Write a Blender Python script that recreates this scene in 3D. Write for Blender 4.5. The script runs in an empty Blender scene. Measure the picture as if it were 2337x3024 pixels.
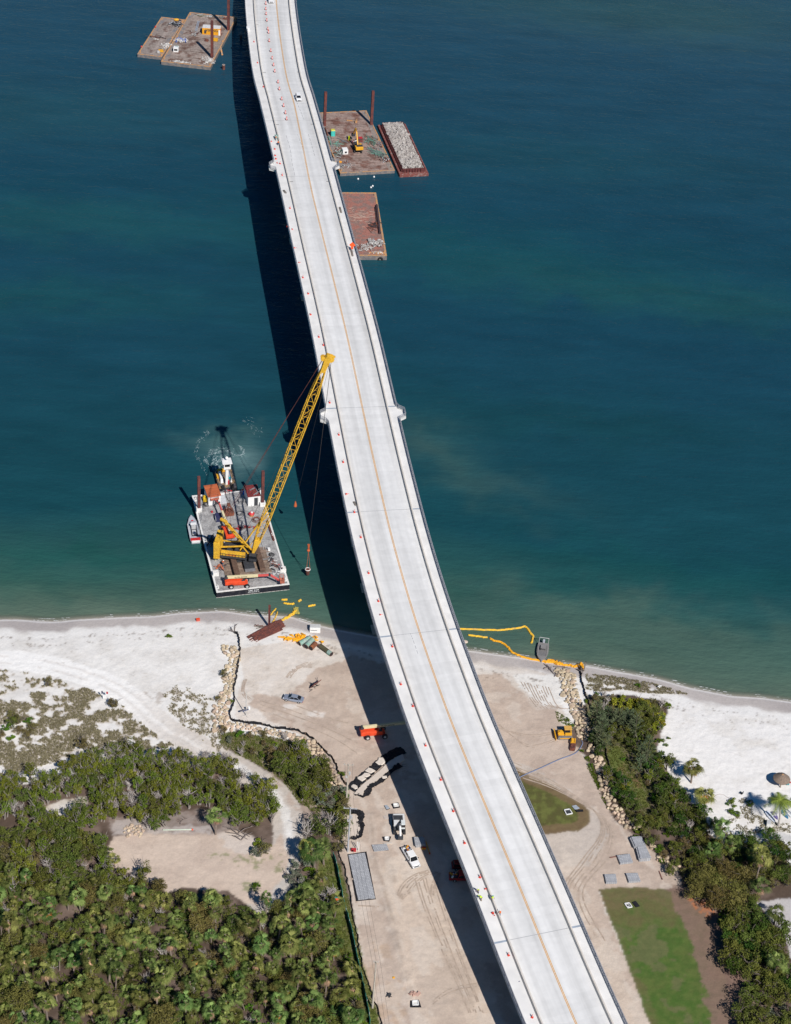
import bpy, bmesh, math, random
import numpy as np
from mathutils import Vector, Matrix
R=math.radians
scene=bpy.context.scene
COL=scene.collection
random.seed(7)

# ---------------------------------------------------------------- camera, sky, sun, exposure
CAMZ=305.0; PITCH=R(37.6); ROLL=R(4.1); FPX=5500.0
_f=Vector((0,math.cos(PITCH),-math.sin(PITCH))); _u=Vector((0,math.sin(PITCH),math.cos(PITCH))); _r=Vector((1,0,0))
CR=_r*math.cos(ROLL)+_u*math.sin(ROLL); CU=-_r*math.sin(ROLL)+_u*math.cos(ROLL); CF=_f
cam_data=bpy.data.cameras.new('camera'); cam=bpy.data.objects.new('camera',cam_data); COL.objects.link(cam)
cam.matrix_world=Matrix(((CR.x,CU.x,-CF.x,0),(CR.y,CU.y,-CF.y,0),(CR.z,CU.z,-CF.z,CAMZ),(0,0,0,1)))
cam_data.sensor_fit='HORIZONTAL'; cam_data.sensor_width=36.0; cam_data.lens=36.0*FPX/2337.0
cam_data.clip_start=1.0; cam_data.clip_end=20000.0
scene.camera=cam
SUN_EL=44.0; SUN_AZ=29.0      # shadows fall away from the camera, 29 degrees to the left
w=bpy.data.worlds.new('World'); scene.world=w; w.use_nodes=True
nt=w.node_tree; nt.nodes.clear()
sky=nt.nodes.new('ShaderNodeTexSky'); sky.sky_type='NISHITA'; sky.sun_disc=False
sky.sun_elevation=R(SUN_EL); sky.sun_rotation=R(180-SUN_AZ); sky.altitude=0; sky.air_density=1.0; sky.dust_density=0.6; sky.ozone_density=1.5
bg=nt.nodes.new('ShaderNodeBackground'); bg.inputs['Strength'].default_value=0.056
wo=nt.nodes.new('ShaderNodeOutputWorld'); hsv=nt.nodes.new('ShaderNodeHueSaturation'); hsv.inputs['Saturation'].default_value=1.7; nt.links.new(sky.outputs[0],hsv.inputs['Color']); nt.links.new(hsv.outputs[0],bg.inputs[0]); nt.links.new(bg.outputs[0],wo.inputs[0])
sd_=bpy.data.lights.new('sun','SUN'); sd_.energy=4.9; sd_.angle=R(0.53); sd_.color=(1.0,0.955,0.9)
sun=bpy.data.objects.new('sun',sd_); COL.objects.link(sun)
SD=Vector((-math.sin(R(SUN_AZ))*math.cos(R(SUN_EL)),math.cos(R(SUN_AZ))*math.cos(R(SUN_EL)),-math.sin(R(SUN_EL))))
sun.rotation_euler=SD.to_track_quat('-Z','Y').to_euler()
scene.view_settings.view_transform='Standard'; scene.view_settings.look='None'
scene.view_settings.exposure=0.0; scene.view_settings.gamma=1.0
try: scene.view_settings.use_curve_mapping=False
except Exception: pass
scene.render.engine='CYCLES'
try:
    scene.cycles.use_denoising=True; scene.cycles.max_bounces=5; scene.cycles.transparent_max_bounces=8
except Exception: pass

# ---------------------------------------------------------------- where a point seen in the photo stands in the world
def U(x,y,h=1.2):
    d=CF*FPX+CR*(x-1168.5)-CU*(y-1512.0)
    return Vector((0,0,CAMZ))+d*((CAMZ-h)/-d.z)
def zoom(ox,oy,s): return lambda x,y,h=1.2: U(ox+x/s,oy+y/s,h)
def head(a,b): return math.atan2(b.y-a.y,b.x-a.x)

# ---------------------------------------------------------------- materials
MATS={}
def mat(name,col,rough=0.7,metal=0.0,var=0.12,scale=1.5,spec=0.3,col2=None,thr=0.5,bump=0.0,objrand=0.0,emit=None,detail=6,band=None):
    if name in MATS: return MATS[name]
    m=bpy.data.materials.new(name); m.use_nodes=True; t=m.node_tree; n=t.nodes; L=t.links
    b=n['Principled BSDF']; b.inputs['Roughness'].default_value=rough; b.inputs['Metallic'].default_value=metal
    b.inputs['Specular IOR Level'].default_value=spec
    tc=n.new('ShaderNodeTexCoord'); no=n.new('ShaderNodeTexNoise'); no.inputs['Scale'].default_value=scale; no.inputs['Detail'].default_value=detail
    L.new(tc.outputs['Object'],no.inputs['Vector'])
    cr=n.new('ShaderNodeValToRGB'); L.new(no.outputs['Fac'],cr.inputs['Fac'])
    c2=col2 if col2 else tuple(c*(1-var) for c in col); c1=col if col2 else tuple(min(1,c*(1+var)) for c in col)
    e=cr.color_ramp.elements
    if col2:
        e[0].position=max(0,thr-0.07); e[1].position=min(1,thr+0.07)
    else:
        e[0].position=0.3; e[1].position=0.7
    e[0].color=(*c2,1); e[1].color=(*c1,1)
    out=cr.outputs['Color']
    if col2:
        no2=n.new('ShaderNodeTexNoise'); no2.inputs['Scale'].default_value=scale*5; no2.inputs['Detail'].default_value=4
        L.new(tc.outputs['Object'],no2.inputs['Vector'])
        hs=n.new('ShaderNodeHueSaturation'); mr=n.new('ShaderNodeMapRange'); mr.inputs['From Min'].default_value=0.3; mr.inputs['From Max'].default_value=0.7
        mr.inputs['To Min'].default_value=0.72; mr.inputs['To Max'].default_value=1.28
        L.new(no2.outputs['Fac'],mr.inputs['Value']); L.new(mr.outputs[0],hs.inputs['Value']); L.new(out,hs.inputs['Color']); out=hs.outputs['Color']
    if objrand:
        oi=n.new('ShaderNodeObjectInfo'); hs=n.new('ShaderNodeHueSaturation'); mr=n.new('ShaderNodeMapRange')
        mr.inputs['To Min'].default_value=1-objrand; mr.inputs['To Max'].default_value=1+objrand
        L.new(oi.outputs['Random'],mr.inputs['Value']); L.new(mr.outputs[0],hs.inputs['Value'])
        mr2=n.new('ShaderNodeMapRange'); mr2.inputs['To Min'].default_value=0.5-0.04*min(1,objrand*2); mr2.inputs['To Max'].default_value=0.5+0.03*min(1,objrand*2)
        ml=n.new('ShaderNodeMath'); ml.operation='MULTIPLY_ADD'; ml.inputs[1].default_value=7.13; ml.inputs[2].default_value=0.3; L.new(oi.outputs['Random'],ml.inputs[0])
        fr=n.new('ShaderNodeMath'); fr.operation='FRACT'; L.new(ml.outputs[0],fr.inputs[0]); L.new(fr.outputs[0],mr2.inputs['Value']); L.new(mr2.outputs[0],hs.inputs['Hue'])
        L.new(out,hs.inputs['Color']); out=hs.outputs['Color']
    if band:      # plank or weld lines along an object axis: (axis, period m, darkness)
        sp=n.new('ShaderNodeSeparateXYZ'); L.new(tc.outputs['Object'],sp.inputs[0])
        dv=n.new('ShaderNodeMath'); dv.operation='MULTIPLY'; dv.inputs[1].default_value=1.0/band[1]; L.new(sp.outputs[band[0]],dv.inputs[0])
        fl=n.new('ShaderNodeMath'); fl.operation='FLOOR'; L.new(dv.outputs[0],fl.inputs[0])
        wn=n.new('ShaderNodeTexWhiteNoise'); wn.noise_dimensions='1D'; L.new(fl.outputs[0],wn.inputs['W'])
        mr=n.new('ShaderNodeMapRange'); mr.inputs['To Min'].default_value=1-band[2]; mr.inputs['To Max'].default_value=1+band[2]*0.6
        L.new(wn.outputs['Value'],mr.inputs['Value']); hs=n.new('ShaderNodeHueSaturation'); L.new(mr.outputs[0],hs.inputs['Value']); L.new(out,hs.inputs['Color']); out=hs.outputs['Color']
    L.new(out,b.inputs['Base Color'])
    if bump:
        bp=n.new('ShaderNodeBump'); bp.inputs['Strength'].default_value=0.6; bp.inputs['Distance'].default_value=bump
        L.new(no.outputs['Fac'],bp.inputs['Height']); L.new(bp.outputs[0],b.inputs['Normal'])
    MATS[name]=m; return m

# ---------------------------------------------------------------- mesh builder
class MB:
    def __init__(s): s.v=[]; s.f=[]; s.m=[]; s.mi=0
    def add(s,vs,fs,M=None):
        o=len(s.v)
        for v in vs:
            v=Vector(v); s.v.append(tuple(M@v) if M is not None else tuple(v))
        for f in fs: s.f.append(tuple(i+o for i in f)); s.m.append(s.mi)
        return s
    def slot(s,i): s.mi=i; return s
    def box(s,c,d,rz=0,M=None,taper=1.0,tx=None,ty=None):
        tx=taper if tx is None else tx; ty=taper if ty is None else ty
        x,y,z=d[0]/2,d[1]/2,d[2]/2
        vs=[(-x,-y,-z),(x,-y,-z),(x,y,-z),(-x,y,-z),(-x*tx,-y*ty,z),(x*tx,-y*ty,z),(x*tx,y*ty,z),(-x*tx,y*ty,z)]
        T=Matrix.Translation(c)@Matrix.Rotation(rz,4,'Z')
        if M is not None: T=M@T
        return s.add(vs,[(0,3,2,1),(4,5,6,7),(0,1,5,4),(1,2,6,5),(2,3,7,6),(3,0,4,7)],T)
    def beam(s,a,b,w,h=None,up=(0,0,1)):
        a=Vector(a);b=Vector(b);h=h or w; d=(b-a); L=d.length
        if L<1e-6: return s
        d/=L; upv=Vector(up)
        if abs(d.dot(upv))>0.99: upv=Vector((1,0,0))
        x=d.cross(upv).normalized(); z=x.cross(d).normalized()
        vs=[a+x*(i*w/2)+z*(j*h/2) for i,j in ((-1,-1),(1,-1),(1,1),(-1,1))]+[b+x*(i*w/2)+z*(j*h/2) for i,j in ((-1,-1),(1,-1),(1,1),(-1,1))]
        return s.add(vs,[(0,1,2,3),(7,6,5,4),(0,4,5,1),(1,5,6,2),(2,6,7,3),(3,7,4,0)])
    def cyl(s,a,b,r0,r1=None,n=10,caps=True):
        a=Vector(a);b=Vector(b);r1=r0 if r1 is None else r1; d=(b-a).normalized()
        upv=Vector((0,0,1)) if abs(d.z)<0.95 else Vector((1,0,0))
        x=d.cross(upv).normalized(); y=d.cross(x).normalized(); vs=[]
        for c,r in((a,r0),(b,r1)):
            for i in range(n):
                t=2*math.pi*i/n; vs.append(c+x*(r*math.cos(t))+y*(r*math.sin(t)))
        fs=[(i,(i+1)%n,n+(i+1)%n,n+i) for i in range(n)]
        if caps: fs+= [tuple(range(n-1,-1,-1)),tuple(range(n,2*n))]
        return s.add(vs,fs)
    def tube(s,pts,r,n=6):
        pts=[Vector(p) for p in pts]; rs=r if isinstance(r,(list,tuple)) else [r]*len(pts); vs=[]
        for k,p in enumerate(pts):
            d=(pts[min(k+1,len(pts)-1)]-pts[max(k-1,0)]).normalized()
            upv=Vector((0,0,1)) if abs(d.z)<0.95 else Vector((1,0,0))
            x=d.cross(upv).normalized(); y=d.cross(x).normalized()
            for i in range(n):
                t=2*math.pi*i/n; vs.append(p+x*(rs[k]*math.cos(t))+y*(rs[k]*math.sin(t)))
        fs=[]
        for k in range(len(pts)-1):
            for i in range(n): fs.append((k*n+i,k*n+(i+1)%n,(k+1)*n+(i+1)%n,(k+1)*n+i))
        fs+=[tuple(range(n-1,-1,-1)),tuple((len(pts)-1)*n+i for i in range(n))]
        return s.add(vs,fs)
    def ring(s,c,r,rr,n=20,k=6,axis='Z',sx=1.0):
        pts=[]
        for i in range(n+1):
            t=2*math.pi*i/n; p=(r*math.cos(t)*sx,r*math.sin(t),0) if axis=='Z' else (0,r*math.cos(t),r*math.sin(t))
            pts.append(Vector(c)+Vector(p))
        return s.tube(pts,rr,k)
    def prism(s,outline,z0,z1,M=None,top=1.0):
        n=len(outline); cx=sum(p[0] for p in outline)/n; cy=sum(p[1] for p in outline)/n
        vs=[(x,y,z0) for x,y in outline]+[(cx+(x-cx)*top,cy+(y-cy)*top,z1) for x,y in outline]
        fs=[tuple(range(n-1,-1,-1)),tuple(range(n,2*n))]+[(i,(i+1)%n,n+(i+1)%n,n+i) for i in range(n)]
        return s.add(vs,fs,M)
    def loft(s,secs,closed=False,caps=True):
        n=len(secs[0]); vs=[p for sec in secs for p in sec]; fs=[]
        for k in range(len(secs)-1):
            for i in range(n if closed else n-1): fs.append((k*n+i,k*n+(i+1)%n,(k+1)*n+(i+1)%n,(k+1)*n+i))
        if caps: fs+=[tuple(range(n-1,-1,-1)),tuple((len(secs)-1)*n+i for i in range(n))]
        return s.add(vs,fs)
    def sphere(s,c,r,n=10,m=7,M=None):
        rx,ry,rz=(r,r,r) if not isinstance(r,(tuple,list)) else r; vs=[(c[0],c[1],c[2]+rz)]
        for j in range(1,m):
            p=math.pi*j/m
            for i in range(n):
                t=2*math.pi*i/n; vs.append((c[0]+rx*math.sin(p)*math.cos(t),c[1]+ry*math.sin(p)*math.sin(t),c[2]+rz*math.cos(p)))
        vs.append((c[0],c[1],c[2]-rz)); fs=[]
        for i in range(n): fs.append((0,1+i,1+(i+1)%n)); fs.append((len(vs)-1,1+(m-2)*n+(i+1)%n,1+(m-2)*n+i))
        for j in range(m-2):
            for i in range(n): fs.append((1+j*n+i,1+(j+1)*n+i,1+(j+1)*n+(i+1)%n,1+j*n+(i+1)%n))
        return s.add(vs,fs,M)
    def quad(s,a,b,c,d): return s.add([a,b,c,d],[(0,1,2,3)])
    def build(s,name,m,parent=None,smooth=False,bevel=0.0,off=None,label=None):
        me=bpy.data.meshes.new(name); vs=s.v
        if off is not None:
            vs=[(x-off[0],y-off[1],z-off[2]) for x,y,z in vs]
        me.from_pydata(vs,[],s.f); ms=m if isinstance(m,(list,tuple)) else [m]
        for k in ms: me.materials.append(k)
        me.polygons.foreach_set('material_index',[min(i,len(ms)-1) for i in s.m])
        me.validate(); me.update()
        bm=bmesh.new(); bm.from_mesh(me); bmesh.ops.recalc_face_normals(bm,faces=bm.faces); bm.to_mesh(me); bm.free()
        if smooth: me.polygons.foreach_set('use_smooth',[True]*len(me.polygons))
        o=bpy.data.objects.new(name,me); COL.objects.link(o)
        if parent is not None: o.parent=parent
        if bevel:
            b=o.modifiers.new('bevel','BEVEL'); b.width=bevel; b.segments=2; b.limit_method='ANGLE'; b.angle_limit=R(40)
        if label: o['label']=label
        return o

def tag(o,label=None,cat=None,group=None,kind=None):
    if label: o['label']=label
    if cat: o['category']=cat
    if group: o['group']=group
    if kind: o['kind']=kind
    return o
def thing(name,label,cat,loc=(0,0,0),rz=0,group=None):
    o=bpy.data.objects.new(name,None); o.empty_display_size=0.3; COL.objects.link(o)
    o.location=loc; o.rotation_euler=(0,0,rz); return tag(o,label,cat,group)
KIDS={}
def copy_tree(o,loc=None,rz=None,label=None,group=None,scale=None,parent=None):
    c=o.copy(); COL.objects.link(c)
    if parent is not None: c.parent=parent
    if loc is not None: c.location=loc
    if rz is not None: c.rotation_euler=(o.rotation_euler[0],o.rotation_euler[1],rz)
    if scale is not None: c.scale=scale if isinstance(scale,(tuple,list)) else (scale,)*3
    if label: c['label']=label
    if group: c['group']=group
    if o.name not in KIDS: KIDS[o.name]=[x for x in o.children]
    for ch in KIDS[o.name]: copy_tree(ch,parent=c)
    return c
ORD=['first','second','third','fourth','fifth','sixth','seventh','eighth','ninth','tenth','eleventh','twelfth','thirteenth','fourteenth','fifteenth','sixteenth','seventeenth','eighteenth','nineteenth','twentieth','twenty-first','twenty-second','twenty-third','twenty-fourth','twenty-fifth','twenty-sixth','twenty-seventh','twenty-eighth','twenty-ninth','thirtieth']

# ---------------------------------------------------------------- smooth value noise for the terrain masks
def _hash(ix,iy,seed):
    h=(ix.astype(np.int64)*374761393+iy.astype(np.int64)*668265263+seed*1442695041)&0x7fffffff
    h=((h^(h>>13))*1274126177)&0x7fffffff
    return ((h^(h>>16))&0xffff)/65535.0
def vnoise(x,y,sc,seed=0):
    x=x*sc; y=y*sc; ix=np.floor(x); iy=np.floor(y); fx=x-ix; fy=y-iy
    fx=fx*fx*(3-2*fx); fy=fy*fy*(3-2*fy)
    a=_hash(ix,iy,seed); b=_hash(ix+1,iy,seed); c=_hash(ix,iy+1,seed); d=_hash(ix+1,iy+1,seed)
    return (a*(1-fx)+b*fx)*(1-fy)+(c*(1-fx)+d*fx)*fy
def fbm(x,y,sc,oct=4,seed=0):
    o=0;a=1;t=0
    for k in range(oct): o=o+a*vnoise(x,y,sc*2**k,seed+k*17); t+=a; a*=0.55
    return o/t
def pip(px,py,poly):
    ins=np.zeros(px.shape,bool); n=len(poly)
    for i in range(n):
        x1,y1=poly[i]; x2,y2=poly[(i+1)%n]
        if y1==y2: continue
        c=((y1>py)!=(y2>py))&(px<(x2-x1)*(py-y1)/(y2-y1)+x1); ins^=c
    return ins
def dline(px,py,pts):
    best=np.full(px.shape,1e9)
    for (x1,y1),(x2,y2) in zip(pts[:-1],pts[1:]):
        dx,dy=x2-x1,y2-y1; L=dx*dx+dy*dy+1e-9
        t=np.clip(((px-x1)*dx+(py-y1)*dy)/L,0,1)
        best=np.minimum(best,np.hypot(px-x1-t*dx,py-y1-t*dy))
    return best
def smooth(pts,k=3):
    pts=[Vector(p) for p in pts]; out=[]
    for i in range(len(pts)-1):
        p0=pts[max(i-1,0)];p1=pts[i];p2=pts[i+1];p3=pts[min(i+2,len(pts)-1)]
        for j in range(k):
            t=j/k; out.append(0.5*((2*p1)+(p2-p0)*t+(2*p0-5*p1+4*p2-p3)*t*t+(3*p1-p0-3*p2+p3)*t**3))
    out.append(pts[-1]); return out
# ---------------------------------------------------------------- terrain, beach, water
Z5=(600,1740,2.6375); Z6=(1300,1800,1.6278); Z7=(940,2200,2.65); Z8=(0,1750,1.688)
G1=(0,1780,3.246); G2=(0,2250,3.014); G3=(500,2150,3.014); G4=(1640,1950,3.67)
def W(pts,z=None,h=1.2):
    out=[]
    for x,y in pts:
        if z: x,y=z[0]+x/z[2],z[1]+y/z[2]
        p=U(x,y,h); out.append((p.x,p.y))
    return out
SHORE=W([(0,1832),(178,1834),(355,1824),(533,1812),(652,1808),(750,1812),(865,1822),(922,1840),(998,1857),(1130,1880),(1392,1922),(1546,1947),(1730,1968),(1853,1986),(2037,2027),(2160,2052),(2337,2072)],h=0.05)
SHX=np.array([-3000]+[p[0] for p in SHORE]+[3000]); SHY=np.array([SHORE[0][1]+4]+[p[1] for p in SHORE]+[SHORE[-1][1]-25])
def shore_d(x,y):
    ys=np.interp(x,SHX,SHY)+1.2*(vnoise(x,x*0,0.12,5)-0.5)
    return (ys-y)*0.985
def gheight(x,y):
    x=np.asarray(x,float); y=np.asarray(y,float); d=shore_d(x,y)
    z=np.where(d>0,1.25*(1-np.exp(-np.maximum(d,0)/9.0)),np.maximum(0.055*d,-3.0))
    m=np.clip(d/12,0,1); m2=np.clip((d-22)/30,0,1)
    z=z+m*(0.14*(fbm(x,y,0.35,4,3)-0.5)+0.10*(fbm(x,y,1.1,2,9)-0.5))
    # berm behind the left rock line, low dune on the left
    z=z+0.5*m2*(fbm(x,y,0.06,2,21)-0.45)*(x<-25)
    return z
def GZ(p): return float(gheight(np.array([p[0]]),np.array([p[1]]))[0])
def UG(x,y,z=None):
    if z: x,y=z[0]+x/z[2],z[1]+y/z[2]
    h=1.2
    for _ in range(3):
        p=U(x,y,h); h=max(GZ(p),0.0)
    return Vector((p.x,p.y,h))

def axis(f0,f1,st,far0,far1,g=1.22):
    a=list(np.arange(f0,f1,st)); s=st; x=f0
    while x>far0: s*=g; x-=s; a.insert(0,x)
    s=st; x=a[-1]
    while x<far1: s*=g; x+=s; a.append(x)
    return np.array(a)
gx=axis(-112,112,0.34,-3500,3500); gy=axis(214,362,0.34,-1500,3500)
X,Y=np.meshgrid(gx,gy); nx,ny=len(gx),len(gy)
Xf,Yf=X.ravel(),Y.ravel(); D=shore_d(Xf,Yf); Zf=gheight(Xf,Yf)
n1=fbm(Xf,Yf,0.9,4,1); n2=fbm(Xf,Yf,0.25,4,2); n3=fbm(Xf,Yf,0.07,3,4); n4=fbm(Xf,Yf,2.6,2,8)
jx=1.6*(fbm(Xf,Yf,0.5,4,31)-0.5); jy=1.6*(fbm(Xf,Yf,0.5,4,47)-0.5)
PX,PY=Xf+jx,Yf+jy
c=lambda r,g,b: np.array([r,g,b])
col=np.empty((len(Xf),3))
def lay(mask,color,w=1.0):
    m=np.clip(mask.astype(float)*w,0,1)[:,None]
    col[:]=col*(1-m)+m*(color if color.ndim==2 else color[None,:])
def mixn(a,b,t): t=np.clip(t,0,1)[:,None]; return a[None,:]*(1-t)+b[None,:]*t
def P(pts,z=None,k=1.0): return pip(Xf+jx*k,Yf+jy*k,W(pts,z))
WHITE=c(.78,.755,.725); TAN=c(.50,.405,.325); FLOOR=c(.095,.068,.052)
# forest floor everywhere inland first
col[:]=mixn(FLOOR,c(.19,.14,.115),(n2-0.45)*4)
# beach sand in the left dune zone and on the right
beachL=P([(-400,1700),(1260,1700),(1260,2400),(975,2200),(900,2180),(820,2250),(700,2150),(640,2260),(400,2250),(250,2290),(0,2330),(-400,2360)],None,.6)
lay(beachL,mixn(c(.75,.725,.69),c(.67,.64,.60),(n2-0.42)*3))
beachR=P([(1300,1850),(1700,1930),(2700,2050),(2900,2700),(2337,2560),(2260,2505),(2150,2500),(2100,2470),(2060,2420),(2040,2370),(2010,2330),(1975,2290),(1960,2250),(1940,2210),(1965,2130),(1975,2070),(1860,2050),(1740,2050),(1690,2150),(1640,2150),(1560,2060),(1480,1990)],None,.8)
lay(beachR,mixn(WHITE,c(.68,.645,.60),(n2-0.5)*3))
# scrub ground cover stains on dune sand
dune=P([(0,600),(100,620),(300,660),(520,720),(850,820),(1000,920),(1200,1000),(1400,1200),(1688,1380),(1400,1420),(1100,1400),(700,1480),(300,1600),(0,1688),(-300,1688),(-300,600)],G1,1.2)
DM=(0.55*fbm(Xf,Yf,.30,3,71)+.45*fbm(Xf,Yf,.95,3,1)+.006*(U(300,2080).y-Yf))
lay(dune&(DM>0.475),mixn(c(.31,.255,.20),c(.44,.385,.32),(n4-0.3)*2),0.8)
dune2=P([(1500,650),(1600,800),(1688,1000)],G1)
duneb=P([(700,500),(900,470),(1080,540),(1070,640),(1120,740),(1210,770),(1100,800),(940,690),(840,590)],Z8,1.2)
lay(duneb&(n1>0.52),c(.34,.28,.23),0.6)
# weedy belt between track and rock line
weed=P([(430,60),(560,30),(700,60),(900,80),(1100,130),(1250,200),(1400,400),(1560,600),(1560,720),(1300,760),(1150,660),(1000,460),(800,330),(600,230),(450,130)],G3,1.0)
lay(weed,mixn(c(.19,.15,.10),c(.12,.13,.045),(n1-0.4)*4))
# vegetation strip on the right
vegR=P([(400,380),(650,400),(1130,450),(1180,560),(1150,700),(1060,850),(1120,1050),(1200,1250),(1400,1400),(1450,1550),(1600,1650),(1688,1835),(900,1835),(750,1650),(620,1400),(540,1100),(450,880),(380,700),(330,500)],G4,1.2)
lay(vegR,mixn(c(.15,.115,.085),c(.14,.15,.05),(n1-0.42)*5))
lay(P([(560,950),(700,950),(760,1050),(760,1200),(900,1300),(1000,1500),(960,1600),(850,1400),(640,1250),(580,1100)],G4,.6),mixn(c(.12,.145,.04),c(.20,.13,.07),(n2-0.45)*5))
lay(P([(340,120),(600,140),(1000,200),(1400,320),(1450,340),(1000,340),(700,300),(450,330),(340,300)],G4,1.4)&(n1>0.40),mixn(c(.27,.205,.15),c(.20,.20,.10),(n2-.4)*4),.9)
lay(P([(340,330),(420,400),(420,560),(380,560),(300,420)],G4)&(n1>.5),c(.25,.22,.14),.8)
wr=dline(Xf+jx*.3,Yf+jy*.3,W([(340,122),(560,135),(800,175),(1100,230),(1320,290),(1440,330)],G4)); lay(wr<0.45,c(.30,.19,.09),.8)
# construction site
SITE=[(706,1915),(720,2000),(700,2060),(694,2110),(706,2130),(771,2138),(846,2153),(922,2184),(985,2257),(1012,2351),(1021,2389),(997,2509),(1015,2558),(1034,2634),(1049,2728),(1064,2823),(1091,2917),(1121,3060),(1940,3060),(1918,3024),(1860,2867),(1821,2757),(1796,2700),(1770,2626),(1834,2620),(2013,2626),(2006,2568),(1920,2513),(1865,2463),(1810,2414),(1767,2334),(1730,2230),(1693,2199),(1660,2080),(1640,1990),(1500,1950),(1300,1915),(1100,1890),(900,1880)]
site=P(SITE,None,.5)
lay(site,mixn(c(.68,.62,.56),c(.60,.53,.46),(n2-0.35)*3))
tan=P([(743,2052),(763,2046),(800,2058),(835,2055),(880,2030),(896,2021),(926,1983),(941,1967),(1010,1950),(1040,1930),(1150,1960),(1300,1985),(1404,1990),(1484,1987),(1515,2027),(1564,2064),(1644,2095),(1668,2144),(1693,2199),(1730,2230),(1767,2334),(1810,2414),(1865,2463),(1920,2513),(2006,2568),(2013,2626),(1770,2626),(1796,2700),(1860,2867),(1940,3060),(1125,3060),(1091,2917),(1064,2823),(1040,2640),(1000,2520),(1021,2389),(1012,2351),(985,2257),(922,2184),(846,2153),(790,2120),(740,2080)],None,1.4)
lay(tan,mixn(c(.53,.43,.355),c(.46,.365,.30),(n2-0.38)*3.2))
# paler patches and gravel of the haul road
lay(P([(1400,2230),(1560,2260),(1680,2330),(1770,2420),(1800,2470),(1740,2560),(1620,2560),(1500,2470),(1600,2470),(1745,2430),(1740,2390),(1640,2320),(1518,2262)],None,1),c(.52,.475,.43),.6)
lay(P([(835,2080),(880,2080),(885,2092),(840,2092)],None,.6)|P([(905,2100),(935,2100),(938,2118),(905,2120)],None,.6)|P([(940,2103),(962,2106),(958,2120),(942,2118)],None,.6),c(.70,.65,.60),.8)
# long sand apron at the bottom, left of the bridge
lay(P([(1125,2560),(1240,2500),(1300,2560),(1450,2900),(1500,3060),(1230,3060),(1180,2850)],None,2),mixn(c(.60,.495,.405),c(.55,.45,.365),(n2-0.4)*3),.85)
lay(P([(1580,2500),(1700,2640),(1780,2760),(1850,2900),(1930,3060),(1830,3060),(1700,2700)],None,2),mixn(c(.60,.505,.42),c(.54,.445,.365),(n2-0.4)*3),.8)
lay(P([(1030,2790),(1130,2760),(1180,2860),(1200,3050),(1120,3050),(1080,2900)],None,2)&(n2>.45),c(.50,.37,.27),.7)
# lawn areas
g1=P([(1440,2200),(1518,2264),(1558,2288),(1644,2325),(1718,2365),(1742,2399),(1742,2433),(1712,2454),(1613,2465),(1500,2460)],None,.35)
lay(g1,mixn(c(.10,.095,.035),c(.085,.11,.025),(n1-0.4)*4))
lay(g1&(n1>.53),c(.15,.155,.05),.7)
e1=dline(Xf+jx*.5,Yf+jy*.5,W([(1518,2264),(1558,2288),(1644,2325),(1718,2365),(1742,2399),(1742,2433),(1712,2454),(1613,2465)])); lay((e1<2.6)&g1,c(.19,.125,.075),.75)
g2=P([(1770,2626),(1834,2620),(1950,2625),(2040,2640),(2090,2700),(2120,2800),(2150,2920),(2175,3060),(1940,3060),(1918,3024),(1860,2867),(1821,2757),(1796,2700)],None,.4)
lay(g2,mixn(c(.13,.12,.05),c(.07,.135,.028),(n2-0.36)*3))
lay(P([(1760,2600),(2060,2610),(2060,2690),(1980,2690),(1900,2650),(1800,2700),(1790,2760),(1740,2700)],None,2)&g2,c(.17,.125,.07),.6)
lay(g2&(n1>.56),c(.14,.13,.055),.4); lay(g2&(n4>.62),c(.12,.15,.05),.35); gb=P([(1840,2760),(1980,2740),(2060,2800),(2090,2900),(2110,3060),(1960,3060),(1900,2920)],None,2.5); lay(gb,mixn(c(.055,.125,.022),c(.085,.14,.03),(n1-.4)*5),.65); lay(g2&(n2>.62),c(.17,.14,.08),.5)
lit=P([(1960,2610),(2080,2640),(2140,2740),(2200,2900),(2230,3060),(2110,3060),(2070,2900),(2030,2760),(2000,2690)],None,2.4)
lay(lit,mixn(c(.24,.155,.125),c(.19,.13,.10),(n1-0.4)*3),.85)
lf=P([(2010,2632),(2060,2635),(2100,2670),(2112,2720),(2095,2720),(2050,2680)],None,1); lay(lf&(n4>.5),c(.50,.17,.06),.75)
# pavements far right
lay(P([(2275,2478),(2300,2455),(2420,2500),(2420,2640),(2330,2540)],None,.2),c(.56,.55,.54)); lay(P([(2235,2665),(2290,2655),(2450,2660),(2450,2850),(2330,2830),(2320,2760)],None,.8),c(.50,.47,.46))
# green verge inside the silt fence
vg=P([(960,2505),(1005,2560),(1040,2700),(1070,2840),(1115,2990),(1125,3060),(1060,3060),(1010,2820),(975,2700),(930,2640),(940,2560)],None,.8)
lay(vg,mixn(c(.11,.14,.035),c(.18,.16,.08),(n1-.42)*4))
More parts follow.
